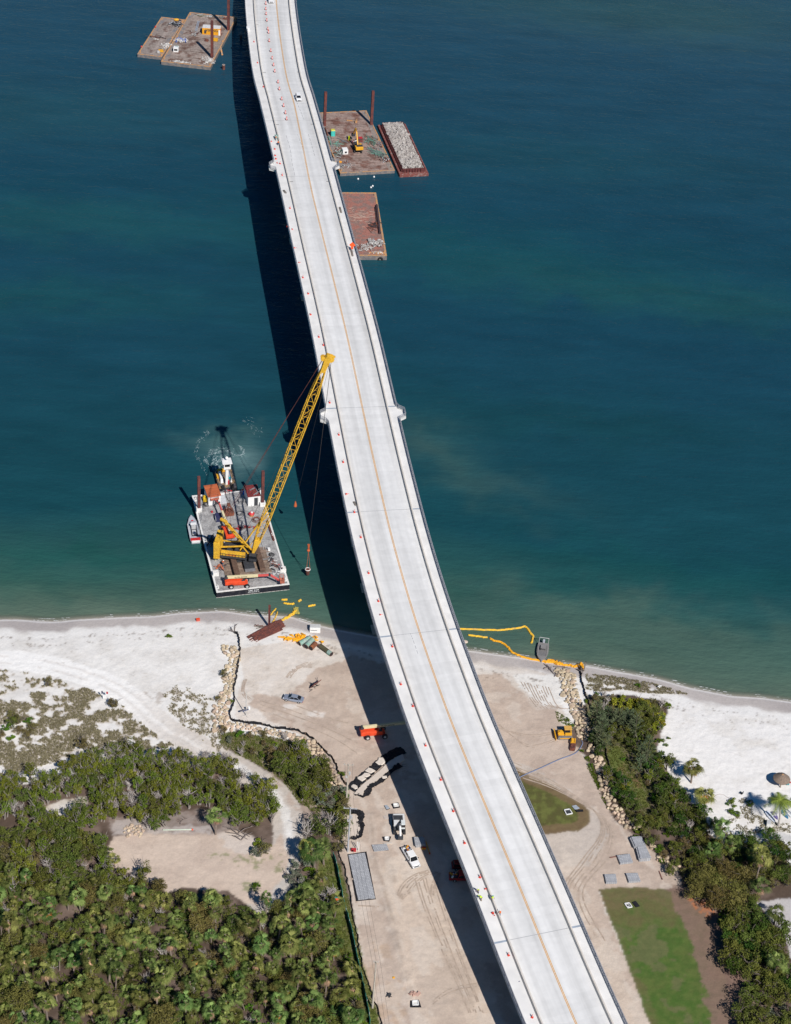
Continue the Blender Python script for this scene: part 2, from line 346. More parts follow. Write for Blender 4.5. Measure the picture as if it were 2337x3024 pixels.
# sandy track on the left
tr=smooth([(*p,0) for p in W([(-250,310),(0,330),(200,352),(400,405),(550,462),(650,525),(740,605),(830,680),(950,745),(1080,820),(1200,880),(1300,945),(1370,1000),(1425,1080),(1440,1180),(1430,1280),(1410,1380),(1370,1460),(1310,1540)],Z8)],4)
tr=[(p.x,p.y) for p in tr]; dt=dline(Xf+jx*.5,Yf+jy*.5,tr)
px8=dline(Xf,Yf,[tr[0],tr[1]])
lateX=np.clip((Xf-(-60))/15,0,1)
lay(dt<3.3,mixn(c(.84,.82,.79),c(.60,.54,.48),lateX),.85)
grav=P([(1040,800),(1200,850),(1320,940),(1400,1010),(1450,1090),(1460,1230),(1420,1230),(1400,1100),(1360,1010),(1290,940),(1150,900)],Z8,1); lay(grav,c(.70,.68,.65),.8)
for o,cc in((-1.3,c(.64,.60,.56)),(-.2,c(.86,.84,.81)),(1.1,c(.66,.62,.58))):
    d2=np.abs(dt-abs(o)*1.0) if o else dt
    lay((d2<0.28)&(dt<3.2)&(n2>.38),cc,.45)
clr=P([(560,1215),(700,1195),(870,1200),(1080,1195),(1180,1190),(1250,1215),(1330,1290),(1400,1200),(1440,1330),(1400,1440),(1330,1560),(1250,1560),(1130,1490),(900,1470),(840,1510),(760,1450),(650,1400),(570,1380),(530,1300)],Z8,.8)
lay(clr,mixn(c(.58,.47,.385),c(.52,.415,.34),(n2-0.4)*3))
lay(P([(1080,1200),(1250,1220),(1330,1260),(1300,1330),(1150,1290)],Z8,2),c(.60,.54,.49),.6)
lay(P([(1000,1290),(1150,1310),(1300,1340),(1400,1230),(1400,1400),(1250,1370),(1080,1330)],Z8,2.5)&(n1>.56),c(.19,.21,.09),.7)
lay(P([(1200,1440),(1300,1440),(1290,1500),(1220,1500)],Z8,1.5)&(n1>.42),c(.17,.20,.08),.7)
lay(P([(1400,1440),(1490,1430),(1500,1560),(1330,1560)],Z8,2)&(n1>.45),c(.48,.45,.42),.7)
lay(P([(1200,700),(1500,1070),(1600,1050),(1688,1100),(1688,1140),(1530,1130),(1480,1100)],Z8,1.5)&(n1>.4)&~site,c(.44,.35,.29),.8)
lay(P([(200,1080),(260,1050),(330,1035),(430,1020),(440,1050),(370,1090),(320,1130),(230,1110)],Z8,.8),mixn(c(.64,.60,.55),c(.40,.33,.24),(n2-.5)*5))
lay(P([(230,1105),(330,1120),(380,1090),(370,1170),(300,1190)],Z8,1),c(.10,.075,.05),.9)
lay(P([(540,1110),(700,1130),(900,1090),(1130,1070),(1200,1190),(1060,1210),(760,1215),(560,1210)],Z8,1.4),mixn(c(.42,.36,.33),c(.26,.20,.17),(n1-.4)*5),.55)
lay(P([(830,1170),(1050,1160),(1060,1200),(760,1205),(560,1200),(580,1130),(700,1140)],Z8,1.4)&(n1>.40),c(.46,.41,.38),.8)
lay(P([(0,1170),(70,1180),(70,1230),(0,1240)],Z8,1),c(.16,.12,.08))
# wheel ruts and excavation marks on the site
RUTS=[]
def rut(pts,z,wd,cc,a,nz=.34):
    RUTS.append(([(p.x,p.y) for p in smooth([(*q,0) for q in W(pts,z)],8)],wd,a))
    s=smooth([(*p,0) for p in W(pts,z)],4); d=dline(Xf+jx*.12,Yf+jy*.12,[(p.x,p.y) for p in s]); k_=np.clip((n2-nz)*6,0,1); lay(np.exp(-(d/(wd*1.8))**2)*k_,cc,min(.8,a*1.2)); return d
dk=c(.36,.29,.235); lt=c(.66,.58,.50)
for off in (0,18,40,62,78):
    rut([(620+off*.5,1180+off*.4),(640+off,1120+off*.5),(690+off,1060+off*.4),(770+off,1010+off*.3),(860+off,985+off*.2)],Z7,.17,dk,.38)
for off in (0,22,60,82,140,160):
    rut([(760+off,1060-off*.2),(820+off,1250),(900+off*.9,1450),(1000+off*.8,1680),(1100+off*.7,1900),(1180+off*.7,2100)],Z7,.16,dk,.30)
for off in (0,24):
    rut([(880+off,1180),(890+off,1100),(920+off,1040),(960,1000)],Z7,.2,dk,.35)
    rut([(1240,1870+off),(1100,1890+off),(980,1940+off),(900,2010+off)],Z7,.16,dk,.3)
for x0,y0,x1,y1 in((400,560,430,760),(440,900,560,1300),(560,1300,640,1600),(600,1500,700,1850),(700,1850,740,1990),(560,880,600,1080)):
    d=rut([(x0,y0),((x0+x1)/2+8,(y0+y1)/2),(x1,y1)],Z7,.3,dk,.4); lay((d>.3)&(d<.9)&(n2>.4),lt,.3); Zf+=0.16*np.exp(-(d/1.1)**2)
for pts in([(300,1260),(480,1270),(560,1300),(640,1600)],[(250,900),(300,1240)]): rut(pts,Z7,.3,dk,.3)
for off in range(0,120,17): rut([(640+off*.3,2360-2200+off),(700,150+off*.9)],Z7,.12,dk,.2)
for off in (0,7,14,24,34,44): rut([(1500+off,2245+off*1.2),(1620+off*.6,2300+off*.8),(1750+off*.5,2390+off*.4),(1775+off*.8,2460),(1720+off*1.6,2540),(1660+off*1.4,2640),(1700+off*2,2780)],None,.18,dk,.32)
for off in range(0,90,9): rut([(1540+off,2010+off*.2),(1566+off,2060+off*.3),(1590+off*1.1,2092)],None,.13,c(.56,.52,.48),.45)
for off in (0,6,30,36): rut([(1440+off,2140),(1560,2170+off),(1640,2160+off*.8)],None,.15,c(.46,.37,.30),.3)
for off in (0,12,26,38): rut([(640+off,690),(700+off,620),(790+off*.5,575+off*.8),(850,570+off)],Z5,.12,c(.54,.48,.42),.4)
for off in (0,10,20): rut([(320+off,700),(300+off,800),(340+off*2,860)],Z5,.12,c(.54,.49,.44),.4)
for off in (0,40,70,110): rut([(450,830+off),(700,900+off*1.2),(1000,1010+off*1.3),(1200,1060+off*2)],Z5,.14,dk,.18)
lay(P([(1190,330),(1280,280),(1340,360),(1330,470),(1200,520)],Z7,1.5)&(n2>.4),c(.50,.46,.45),.4)
lay(P([(1340,2100),(1440,2080),(1430,2160),(1350,2170)],None,2),c(.40,.34,.28),.5)
yard=tan&~g1&~g2; n5=fbm(Xf,Yf,.16,4,77); lay(yard&(n5>.60),c(.61,.53,.455),.5); lay(yard&(n5<.36),c(.40,.32,.265),.35)
n6=fbm(Xf*.5+Yf*.2,Yf*.16,.55,3,78); lay(yard&(n6>.60)&(Yf<292),c(.63,.55,.475),.5)
# churned bright sand on the right of the bridge
lay(P([(350,310),(600,300),(600,460),(520,470),(440,420),(380,370)],Z6,1.3),c(.76,.74,.70),.8)
# seaweed wrack line and wet sand
wet=np.clip(1-(D-3.6-1.6*(n2-.5)*2)/1.3,0,1)*(D>-30)
lay(wet,mixn(c(.47,.425,.40),c(.40,.36,.345),(n3-0.4)*4),.95)
edge=np.exp(-((D-0.25)/0.22)**2); lay(edge,c(.86,.85,.84),.8)
dry=np.exp(-((D-6.2-2*(n2-.5))/1.0)**2); lay(dry,c(.82,.80,.77),.35)
for dd,th in((7.2,.63),(9.5,.68)): lay((np.abs(D-dd-3*(n3-.5))<.7)&(n4>th)&(n1>.5),c(.13,.09,.065),.8)
# dark speckle of shells and debris on the sand
sp=((n4>.80)&(n2>.5)&(D>8)); lay(sp&(beachL|beachR),c(.33,.28,.23),.5)
# sea bed
sea=D<0; t=np.clip(-D/30,0,1); lay(sea,mixn(c(.42,.37,.31),c(.20,.20,.14),t))
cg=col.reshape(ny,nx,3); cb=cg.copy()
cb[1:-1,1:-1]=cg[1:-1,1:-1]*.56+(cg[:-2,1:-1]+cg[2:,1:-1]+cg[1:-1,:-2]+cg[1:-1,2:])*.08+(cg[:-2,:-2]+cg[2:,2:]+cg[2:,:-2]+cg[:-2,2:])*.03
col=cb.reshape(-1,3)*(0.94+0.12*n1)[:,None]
me=bpy.data.meshes.new('ground')
co=np.column_stack([Xf,Yf,Zf]).astype(np.float32)
ii=(np.arange(ny-1)[:,None]*nx+np.arange(nx-1)[None,:]).ravel()
fa=np.column_stack([ii,ii+1,ii+nx+1,ii+nx]).astype(np.int32)
me.vertices.add(len(co)); me.vertices.foreach_set('co',co.ravel())
me.loops.add(fa.size); me.loops.foreach_set('vertex_index',fa.ravel())
me.polygons.add(len(fa)); me.polygons.foreach_set('loop_start',np.arange(0,fa.size,4,dtype=np.int32)); me.polygons.foreach_set('loop_total',np.full(len(fa),4,np.int32))
me.update(); me.polygons.foreach_set('use_smooth',np.ones(len(fa),bool))
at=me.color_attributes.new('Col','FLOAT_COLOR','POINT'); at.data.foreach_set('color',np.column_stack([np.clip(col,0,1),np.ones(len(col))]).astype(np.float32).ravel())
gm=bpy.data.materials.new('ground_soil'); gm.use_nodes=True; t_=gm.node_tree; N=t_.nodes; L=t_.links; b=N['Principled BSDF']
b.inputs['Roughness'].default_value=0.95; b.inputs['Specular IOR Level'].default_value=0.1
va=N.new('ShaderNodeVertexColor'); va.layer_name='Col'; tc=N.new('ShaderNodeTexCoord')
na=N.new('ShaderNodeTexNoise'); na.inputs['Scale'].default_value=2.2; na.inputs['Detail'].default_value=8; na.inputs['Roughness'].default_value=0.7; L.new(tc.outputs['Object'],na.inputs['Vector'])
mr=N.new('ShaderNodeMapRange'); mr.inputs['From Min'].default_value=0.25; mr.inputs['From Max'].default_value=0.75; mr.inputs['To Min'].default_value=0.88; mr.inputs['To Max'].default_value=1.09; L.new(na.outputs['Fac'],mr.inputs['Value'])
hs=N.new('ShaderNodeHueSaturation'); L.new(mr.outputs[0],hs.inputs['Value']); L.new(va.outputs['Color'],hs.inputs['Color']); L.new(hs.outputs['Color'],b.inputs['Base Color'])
nb=N.new('ShaderNodeTexNoise'); nb.inputs['Scale'].default_value=0.9; nb.inputs['Detail'].default_value=9; nb.inputs['Roughness'].default_value=0.65; L.new(tc.outputs['Object'],nb.inputs['Vector'])
bp=N.new('ShaderNodeBump'); bp.inputs['Strength'].default_value=0.8; bp.inputs['Distance'].default_value=0.11; L.new(nb.outputs['Fac'],bp.inputs['Height']); L.new(bp.outputs[0],b.inputs['Normal'])
me.materials.append(gm)
# drop the skirt of sheet far out under deep water a little lower than the shore shelf
go=bpy.data.objects.new('ground',me); COL.objects.link(go); tag(go,kind='structure')

tv=[];tf=[]; trr=random.Random(31)
for pts_,wd_r,a_r in RUTS:
    xs_=np.array([q[0] for q in pts_]); ys_=np.array([q[1] for q in pts_]); n_s=max(6,int(np.hypot(np.diff(xs_),np.diff(ys_)).sum()/.35)); u_=np.linspace(0,len(xs_)-1,n_s); ax_=np.interp(u_,range(len(xs_)),xs_)+.12*(fbm(u_,u_*0+wd_r,.8,2,len(tv)%97)-.5); ay_=np.interp(u_,range(len(xs_)),ys_)
    az_=gheight(ax_,ay_)+.035; dxr=np.gradient(ax_); dyr=np.gradient(ay_); ln_=np.hypot(dxr,dyr)+1e-6; wr_r=(.05+.5*wd_r)*(.6+.8*fbm(u_,u_*0+3,.5,2,11)); gp_=fbm(u_*1.0,u_*0+7.7,.35,3,len(tv)%89)
    for i in range(n_s-1):
        if gp_[i]<.40: continue
        b_r=len(tv)
        for j in(i,i+1):
            nx_,ny_=-dyr[j]/ln_[j]*wr_r[j],dxr[j]/ln_[j]*wr_r[j]; tv+= [(ax_[j]-nx_,ay_[j]-ny_,az_[j]),(ax_[j]+nx_,ay_[j]+ny_,az_[j])]
        tf.append((b_r,b_r+1,b_r+3,b_r+2))
tme=bpy.data.meshes.new('tyre_tracks'); tme.from_pydata([tuple(map(float,v)) for v in tv],[],tf); tme.materials.append(mat('track_sand',(.43,.345,.28),.95,var=.18,scale=.8,spec=.05)); tob=bpy.data.objects.new('tyre_tracks',tme); COL.objects.link(tob); tag(tob,'curving tyre tracks pressed into the tan sand of the work yard','tyre tracks',kind='stuff')
# ---------------- water surface: one sheet to the horizon; its own colour follows depth, clouds of sediment and the wake
wx=axis(-130,130,0.8,-6000,6000,1.3); wy=axis(318,760,0.8,300,9000,1.3)
wy=wy[wy>300]; WX,WY=np.meshgrid(wx,wy); wxf,wyf=WX.ravel(),WY.ravel(); wd=-shore_d(wxf,wyf)
m1=fbm(wxf,wyf,0.02,4,60); m2=fbm(wxf,wyf,0.008,3,61); m3=fbm(wxf,wyf,0.10,4,62); m4=fbm(wxf*0.35,wyf,0.25,3,63)
def wmix(a,b,t): t=np.clip(t,0,1)[:,None]; return a*(1-t)+b*t
A=lambda r,g,b: np.tile(np.array([r,g,b]),(len(wxf),1))
wc=wmix(A(.105,.150,.112),A(.034,.100,.080),(wd+3*(m3-.5)*2)/15)
wc=wmix(wc,A(.009,.057,.073),(wd-10+8*(m1-.5)*2)/36)
wc=wmix(wc,A(.009,.050,.079),(wd-55+30*(m1-.5))/90)
wc=wmix(wc,A(.016,.056,.090),(wd-220)/160)
# green drifts
def blob(cx,cy,rx,ry,ang,wob=8):
    p=U(cx,cy,0); dx=wxf-p.x+wob*(m1-.5)*4; dy=wyf-p.y+wob*(m3-.5)*3; a=R(ang); u=dx*math.cos(a)+dy*math.sin(a); v=-dx*math.sin(a)+dy*math.cos(a)
    return np.exp(-(u/rx)**2-(v/ry)**2)
for bx,by,rx,ry,an,cc,a in((250,650,70,16,0,(.014,.080,.086),.55),(150,880,60,14,5,(.012,.078,.080),.5),(1500,760,90,22,-6,(.009,.070,.078),.5),(2000,880,70,12,-8,(.016,.080,.078),.5),
    (1650,470,80,20,0,(.012,.058,.072),.4),(100,330,70,24,0,(.016,.066,.082),.5),(1700,1250,60,12,0,(.008,.050,.058),.5),(2000,1700,50,9,0,(.010,.075,.072),.5),(300,1650,40,6,0,(.012,.08,.070),.6),
    (1330,1340,22,11,-40,(.032,.092,.092),.65),(1460,1420,26,7,-25,(.036,.084,.084),.5),(1250,1310,10,6,-30,(.045,.085,.080),.4),(655,1345,6,8,10,(.15,.25,.25),.7),(650,1300,12,5,0,(.06,.13,.13),.5),(665,1290,9,7,0,(.04,.10,.10),.5),(1600,1830,60,9,-4,(.050,.100,.085),.5),(2150,1930,45,13,-8,(.080,.135,.105),.6),(1750,1860,40,9,-6,(.070,.125,.100),.45),(450,1760,60,5,0,(.030,.095,.080),.3),(1200,1760,30,6,0,(.035,.095,.085),.4),(600,1560,26,10,0,(.012,.075,.070),.3),(2000,50,60,30,0,(.030,.075,.082),.7),(1800,20,90,20,0,(.022,.068,.080),.6)):
    t=(blob(bx,by,rx,ry,an)*a); wc=wc*(1-t[:,None])+np.array(cc)[None,:]*t[:,None]
m5=fbm(wxf*.12+wyf*.03,wyf*.55,.22,3,64); wc*= (0.77+0.23*m4+.23*m5)[:,None]
# shallow swash is thin enough to show the sand
al=np.clip(0.12+wd/2.6,0.0,1.0); al=np.where(wd<-1.0,0.0,al)
wm=bpy.data.meshes.new('water'); nwx,nwy=len(wx),len(wy)
co=np.column_stack([wxf,wyf,np.zeros_like(wxf)]).astype(np.float32)
ii=(np.arange(nwy-1)[:,None]*nwx+np.arange(nwx-1)[None,:]).ravel(); fa=np.column_stack([ii,ii+1,ii+nwx+1,ii+nwx]).astype(np.int32)
keep=(wd[fa].max(axis=1)>-3); fa=fa[keep]
wm.vertices.add(len(co)); wm.vertices.foreach_set('co',co.ravel()); wm.loops.add(fa.size); wm.loops.foreach_set('vertex_index',fa.ravel())
wm.polygons.add(len(fa)); wm.polygons.foreach_set('loop_start',np.arange(0,fa.size,4,dtype=np.int32)); wm.polygons.foreach_set('loop_total',np.full(len(fa),4,np.int32)); wm.update()
wm.polygons.foreach_set('use_smooth',np.ones(len(fa),bool))
at=wm.color_attributes.new('Col','FLOAT_COLOR','POINT'); at.data.foreach_set('color',np.column_stack([np.clip(wc,0,1),al]).astype(np.float32).ravel())
wmt=bpy.data.materials.new('sea_water'); wmt.use_nodes=True; t_=wmt.node_tree; N=t_.nodes; L=t_.links; b=N['Principled BSDF']
b.inputs['Roughness'].default_value=0.14; b.inputs['IOR'].default_value=1.33; b.inputs['Specular IOR Level'].default_value=0.22
va=N.new('ShaderNodeVertexColor'); va.layer_name='Col'; tc=N.new('ShaderNodeTexCoord')
mp=N.new('ShaderNodeMapping'); mp.inputs['Scale'].default_value=(0.45,1.0,1.0); mp.inputs['Rotation'].default_value=(0,0,R(12)); L.new(tc.outputs['Object'],mp.inputs['Vector'])
n_a=N.new('ShaderNodeTexNoise'); n_a.inputs['Scale'].default_value=0.75; n_a.inputs['Detail'].default_value=5; n_a.inputs['Roughness'].default_value=0.6; L.new(mp.outputs[0],n_a.inputs['Vector'])
mp2=N.new('ShaderNodeMapping'); mp2.inputs['Scale'].default_value=(0.10,0.26,1.0); mp2.inputs['Rotation'].default_value=(0,0,R(-14)); L.new(tc.outputs['Object'],mp2.inputs['Vector'])
n_b=N.new('ShaderNodeTexNoise'); n_b.inputs['Scale'].default_value=0.8; n_b.inputs['Detail'].default_value=4; L.new(mp2.outputs[0],n_b.inputs['Vector'])
ad=N.new('ShaderNodeMath'); ad.operation='MULTIPLY_ADD'; ad.inputs[1].default_value=1.6; L.new(n_b.outputs['Fac'],ad.inputs[0]); L.new(n_a.outputs['Fac'],ad.inputs[2])
bp=N.new('ShaderNodeBump'); bp.inputs['Strength'].default_value=0.55; bp.inputs['Distance'].default_value=0.52; L.new(ad.outputs[0],bp.inputs['Height']); L.new(bp.outputs[0],b.inputs['Normal'])
L.new(va.outputs['Color'],b.inputs['Base Color']); L.new(va.outputs['Alpha'],b.inputs['Alpha'])
wm.materials.append(wmt); wo_=bpy.data.objects.new('water',wm); COL.objects.link(wo_); tag(wo_,kind='structure')
# ---------------------------------------------------------------- the bridge
BC=[(-72,800,2),(-67.5,750,7.2),(-63.2,707.97,11.3),(-54.2,636.59,15.6),(-47.9,604.25,17.7),(-42.3,575.02,19.5),(-34.45,534.23,21.1),(-28.4,502.91,21.9),(-22.8,474.8,22.1),(-17.1,445.84,22.0),(-11.1,413.45,21.5),(-5.6,384.5,20.7),(-0.2,358.36,19.7),(5.5,334.66,18.6),(11.55,313.08,17.4),(17.75,293.2,16.2),(30.1,257.74,13.7),(40.4,228.27,11.2),(52.5,196,9.2),(66,162,7.6)]
BC=[Vector(p) for p in BC]
BC[2]=U(802.5,20,11.6); BC[3]=U(825.95,200,15.7); BC[1]=U(799,-110,8.0); BC[0]=U(799,-230,3.5)
BS=smooth(BC,10); _cum=[0.0]
for a_,b_ in zip(BS[:-1],BS[1:]): _cum.append(_cum[-1]+(b_-a_).length)
BL=_cum[-1]; BX=np.array([p.x for p in BS]); BY=np.array([p.y for p in BS]); BZ=np.array([p.z for p in BS]); BCUM=np.array(_cum); BW0=float(np.interp(-700,-BY,BCUM)); BW1=float(np.interp(-535,-BY,BCUM))
def bpos(s,off=0.0,dz=0.0):
    off*=float(np.interp(s,[0,BW0,BW1],[1.06,1.055,1.0]))
    x=float(np.interp(s,BCUM,BX)); y=float(np.interp(s,BCUM,BY)); z=float(np.interp(s,BCUM,BZ))
    x2=float(np.interp(s+1.5,BCUM,BX)); y2=float(np.interp(s+1.5,BCUM,BY)); x1=float(np.interp(s-1.5,BCUM,BX)); y1=float(np.interp(s-1.5,BCUM,BY))
    t=Vector((x2-x1,y2-y1,0)).normalized(); nrm=Vector((-t.y,t.x,0))     # t runs toward the camera; nrm = viewer's right
    return Vector((x,y,z+dz))+nrm*off
def bhead(s):
    a=bpos(s-1); b=bpos(s+1); return math.atan2(a.y-b.y,a.x-b.x)          # heading away from the camera
def s_at(y): # world y -> arclength
    return float(np.interp(-y,-BY,BCUM))
def UB(x,y,dz=0.0):
    h=20.0
    for _ in range(8):
        p=U(x,y,h); h=float(np.interp(-p.y,-BY,BZ))+dz
    return U(x,y,h)
def soff(p):   # world point -> (s, off)
    s=s_at(p.y)
    for _ in range(6):
        q=bpos(s); t=(bpos(s+.5)-bpos(s-.5)); t.z=0; t.normalize(); d=p-q; s+=d.x*t.x+d.y*t.y
    q=bpos(s); t=(bpos(s+.5)-bpos(s-.5)); t.z=0; t.normalize(); n=Vector((-t.y,t.x,0)); return s,(p-q).dot(n)
conc=mat('deck_concrete',(.70,.69,.675),.85,var=.08,scale=.35,spec=.15)
# roadway: pale concrete with long tyre-worn lanes and joints
rm=bpy.data.materials.new('road_concrete'); rm.use_nodes=True; t_=rm.node_tree; N=t_.nodes; L=t_.links; b=N['Principled BSDF']; b.inputs['Roughness'].default_value=.85; b.inputs['Specular IOR Level'].default_value=.15
uv=N.new('ShaderNodeUVMap'); uv.uv_map='road'; mp=N.new('ShaderNodeMapping'); mp.inputs['Scale'].default_value=(.42,.010,1); L.new(uv.outputs[0],mp.inputs[0])
na=N.new('ShaderNodeTexNoise'); na.inputs['Scale'].default_value=1.0; na.inputs['Detail'].default_value=5; L.new(mp.outputs[0],na.inputs[0])
cr=N.new('ShaderNodeValToRGB'); cr.color_ramp.elements[0].position=.30; cr.color_ramp.elements[0].color=(.545,.54,.53,1); cr.color_ramp.elements[1].position=.62; cr.color_ramp.elements[1].color=(.72,.715,.705,1); L.new(na.outputs['Fac'],cr.inputs[0])
nb=N.new('ShaderNodeTexNoise'); nb.inputs['Scale'].default_value=.6; nb.inputs['Detail'].default_value=7; L.new(uv.outputs[0],nb.inputs[0])
mr=N.new('ShaderNodeMapRange'); mr.inputs['To Min'].default_value=.86; mr.inputs['To Max'].default_value=1.10; L.new(nb.outputs['Fac'],mr.inputs['Value'])
hs=N.new('ShaderNodeHueSaturation'); L.new(cr.outputs[0],hs.inputs['Color']); L.new(mr.outputs[0],hs.inputs['Value'])
# faint pour marks across the deck every few metres
sp=N.new('ShaderNodeSeparateXYZ'); L.new(uv.outputs[0],sp.inputs[0]); m_=N.new('ShaderNodeMath'); m_.operation='MULTIPLY'; m_.inputs[1].default_value=1/1.9; L.new(sp.outputs['Y'],m_.inputs[0])
f_=N.new('ShaderNodeMath'); f_.operation='FLOOR'; L.new(m_.outputs[0],f_.inputs[0]); wn=N.new('ShaderNodeTexWhiteNoise'); wn.noise_dimensions='1D'; L.new(f_.outputs[0],wn.inputs['W'])
mr2=N.new('ShaderNodeMapRange'); mr2.inputs['To Min'].default_value=.965; mr2.inputs['To Max'].default_value=1.03; L.new(wn.outputs['Value'],mr2.inputs['Value'])
h2=N.new('ShaderNodeHueSaturation'); L.new(hs.outputs[0],h2.inputs['Color']); L.new(mr2.outputs[0],h2.inputs['Value']); L.new(h2.outputs[0],b.inputs['Base Color'])
rustc=mat('barrier_concrete',(.60,.555,.50),.9,var=.10,scale=.8,spec=.1)
dark_steel=mat('railing_metal',(.40,.41,.44),.5,.3,var=.1)
BR=thing('bridge','long curving concrete road bridge with two lanes, sidewalks and railings','bridge',bpos(BL*.45))
BO=BR.location.copy()
def strip(name,prof,m,s0=0,s1=None,step=3.0,closed=True,uvs=False,smoothf=False):
    s1=s1 if s1 is not None else BL; n=max(2,int((s1-s0)/step)); secs=[]; ss=[]
    for i in range(n+1):
        s=s0+(s1-s0)*i/n; ss.append(s); secs.append([bpos(s,o,z) for o,z in prof])
    mb=MB(); mb.loft(secs,closed=closed,caps=closed); o=mb.build(name,m,BR,off=BO)
    if uvs:
        me=o.data; ul=me.uv_layers.new(name='road'); k=len(prof)
        for lp in me.loops:
            vi=lp.vertex_index; ul.data[lp.index].uv=(prof[vi%k][0],ss[vi//k])
    return o
LO,LB0,LB1,RB0,RB1,RO=-9.95,-6.72,-6.36,6.62,6.98,9.45
strip('deck_slab',[(LO,0.0),(LB0,0.0),(RB1,0.0),(RO,0.0),(RO,-.28),(RO-.9,-.42),(8.0,-.5),(-8.4,-.5),(LO+.9,-.42),(LO,-.28)],conc)
strip('roadway',[(LB1,.004),(0,.03),(RB0,.004)],rm,closed=False,uvs=True)
girder=mat('girder_concrete',(.50,.47,.43),.9,var=.08,scale=.5)
for k in range(7):
    o=-8.1+k*2.68; strip('girder',[(o-.5,-.5),(o+.5,-.5),(o+.12,-1.0),(o+.35,-2.3),(o-.35,-2.3),(o-.12,-1.0)],girder,step=8)
for o0,o1 in((LB0,LB1),(RB0,RB1)):
    strip('traffic_barrier',[(o0,0),(o1+(.12 if o0<0 else 0),0),(o1,.28),(o1,.82),(o0+.06,.82),(o0,.3)] if o0<0 else [(o0-.12,0),(o1,0),(o1,.3),(o1-.06,.82),(o0,.82),(o0,.28)],rustc)
# overlooks: widened balconies at two piers
ov=[]
for (xl,yl),(xr,yr) in (((805,492),(992,488)),((961,1232),(1183,1222))):
    sl,_=soff(UB(xl,yl)); sr,_=soff(UB(xr,yr)); ov.append((sl,sr))
def bump(s,side):
    e=0
    for sl,sr in ov:
        c0=sl if side<0 else sr; d=s-c0
        if -2.6<d<2.6: e=max(e,min(1,(2.6-abs(d))/1.2)*1.85)
    return e
for i,(sl,sr) in enumerate(ov):
    for side,c0 in((-1,sl),(1,sr)):
        ed=LO if side<0 else RO
        pts=[(c0-2.6,ed-side*.02),(c0-1.4,ed+side*1.85),(c0+1.4,ed+side*1.85),(c0+2.6,ed-side*.02)]
        top=[bpos(s,o,.003) for s,o in pts]; bot=[bpos(s,o,-.55) for s,o in pts]; mb=MB(); mb.add(top+bot,[(0,1,2,3),(7,6,5,4),(0,4,5,1),(1,5,6,2),(2,6,7,3),(3,7,4,0)])
        mb.build('overlook_slab',conc,BR,off=BO)
# pedestrian railings on low parapets, following the overlooks
par=mat('parapet_concrete',(.55,.54,.52),.9,var=.08,scale=.6)
for side,ed in((-1,LO+.14),(1,RO-.14)):
    mb=MB(); pr=MB(); s=4.0; prev=None
    while s<BL-4:
        e=ed+side*bump(s,side); a=bpos(s,e,0)
        if prev is not None:
            up_=Vector((0,0,1)); pr.beam(prev+up_*.14,a+up_*.14,.22,.28)
            for hz,t in((1.32,.10),(1.0,.05),(.78,.05),(.56,.05)): mb.beam(prev+up_*hz,a+up_*hz,.08,t)
            for q in (.25,.5,.75):
                c_=prev.lerp(a,q); mb.beam(c_+up_*.3,c_+up_*1.3,.035,.035)
        mb.beam(a+Vector((0,0,.2)),a+Vector((0,0,1.34)),.12,.12); prev=a
        near=any(abs(s-(q[0] if side<0 else q[1]))<5 for q in ov); s+=1.2 if near else 2.4
    mb.build('railing',dark_steel,BR,off=BO); pr.build('parapet',par,BR,off=BO)
# centre line: double, worn orange-yellow, shifting right toward the far end
yel=mat('line_paint',(.60,.30,.06),.8,var=.15,scale=.7,spec=.1)
def cyoff(s):
    y=float(np.interp(s,BCUM,BY)); return float(np.interp(y,[0,530,545,600,800],[0.05,.15,.4,1.85,1.95]))
for d_ in(-.13,.13):
    mb=MB(); s=2.0; prev=None
    while s<BL-2:
        o=cyoff(s)+d_; a,b_2=bpos(s,o-.075,.036),bpos(s,o+.075,.036)
        if prev: mb.quad(prev[0],prev[1],b_2,a)
        prev=(a,b_2); s+=2.5
    mb.build('yellow_line',yel,BR,off=BO)
# reflectors, joints, drains, tar streaks
jd=mat('joint_seal',(.30,.31,.33),.8); jb=mat('joint_plate',(.36,.42,.50),.5,.2); dk=mat('drain_iron',(.06,.055,.05),.8)
jl=[((1200,1198)),((1130,1508)),((1245,1868)),((1620,2753)),((905,520)),((860,62)),((905,355))]
for (x,y) in jl:
    s,_=soff(UB(x,y)); mb=MB()
    mb.quad(bpos(s-.05,LB1,.04),bpos(s-.05,RB0,.04),bpos(s+.05,RB0,.04),bpos(s+.05,LB1,.04)); mb.build('expansion_joint',jd,BR,off=BO)
    mb=MB(); wd_=.22 if y>1000 else .06
    for o0,o1 in((LO+.3,LB0-.02),(RB1+.02,RO-.3)):
        mb=MB(); mb.quad(bpos(s-wd_,o0,.008),bpos(s-wd_,o1,.008),bpos(s+wd_,o1,.008),bpos(s+wd_,o0,.008)); mb.build('joint_cover',jb if y>1000 else jd,BR,off=BO)
for (x,y,L_) in((761,72,1.2),(783,213,1.1),(880,213,1.1),(820,367,1.1),(922,367,1.1),(861,536,1.1),(969,536,1.1)):
    p=UB(x,y); s,o=soff(p); mb=MB(); mb.add([bpos(s-.12,o-L_/2,.045),bpos(s-.12,o+L_/2,.045),bpos(s+.12,o+L_/2,.045),bpos(s+.12,o-L_/2,.045)],[(0,1,2,3)]); mb.build('drain_grate',dk,BR,off=BO)
tar=mat('tar_streak',(.30,.30,.31),.9,var=.3,scale=3)
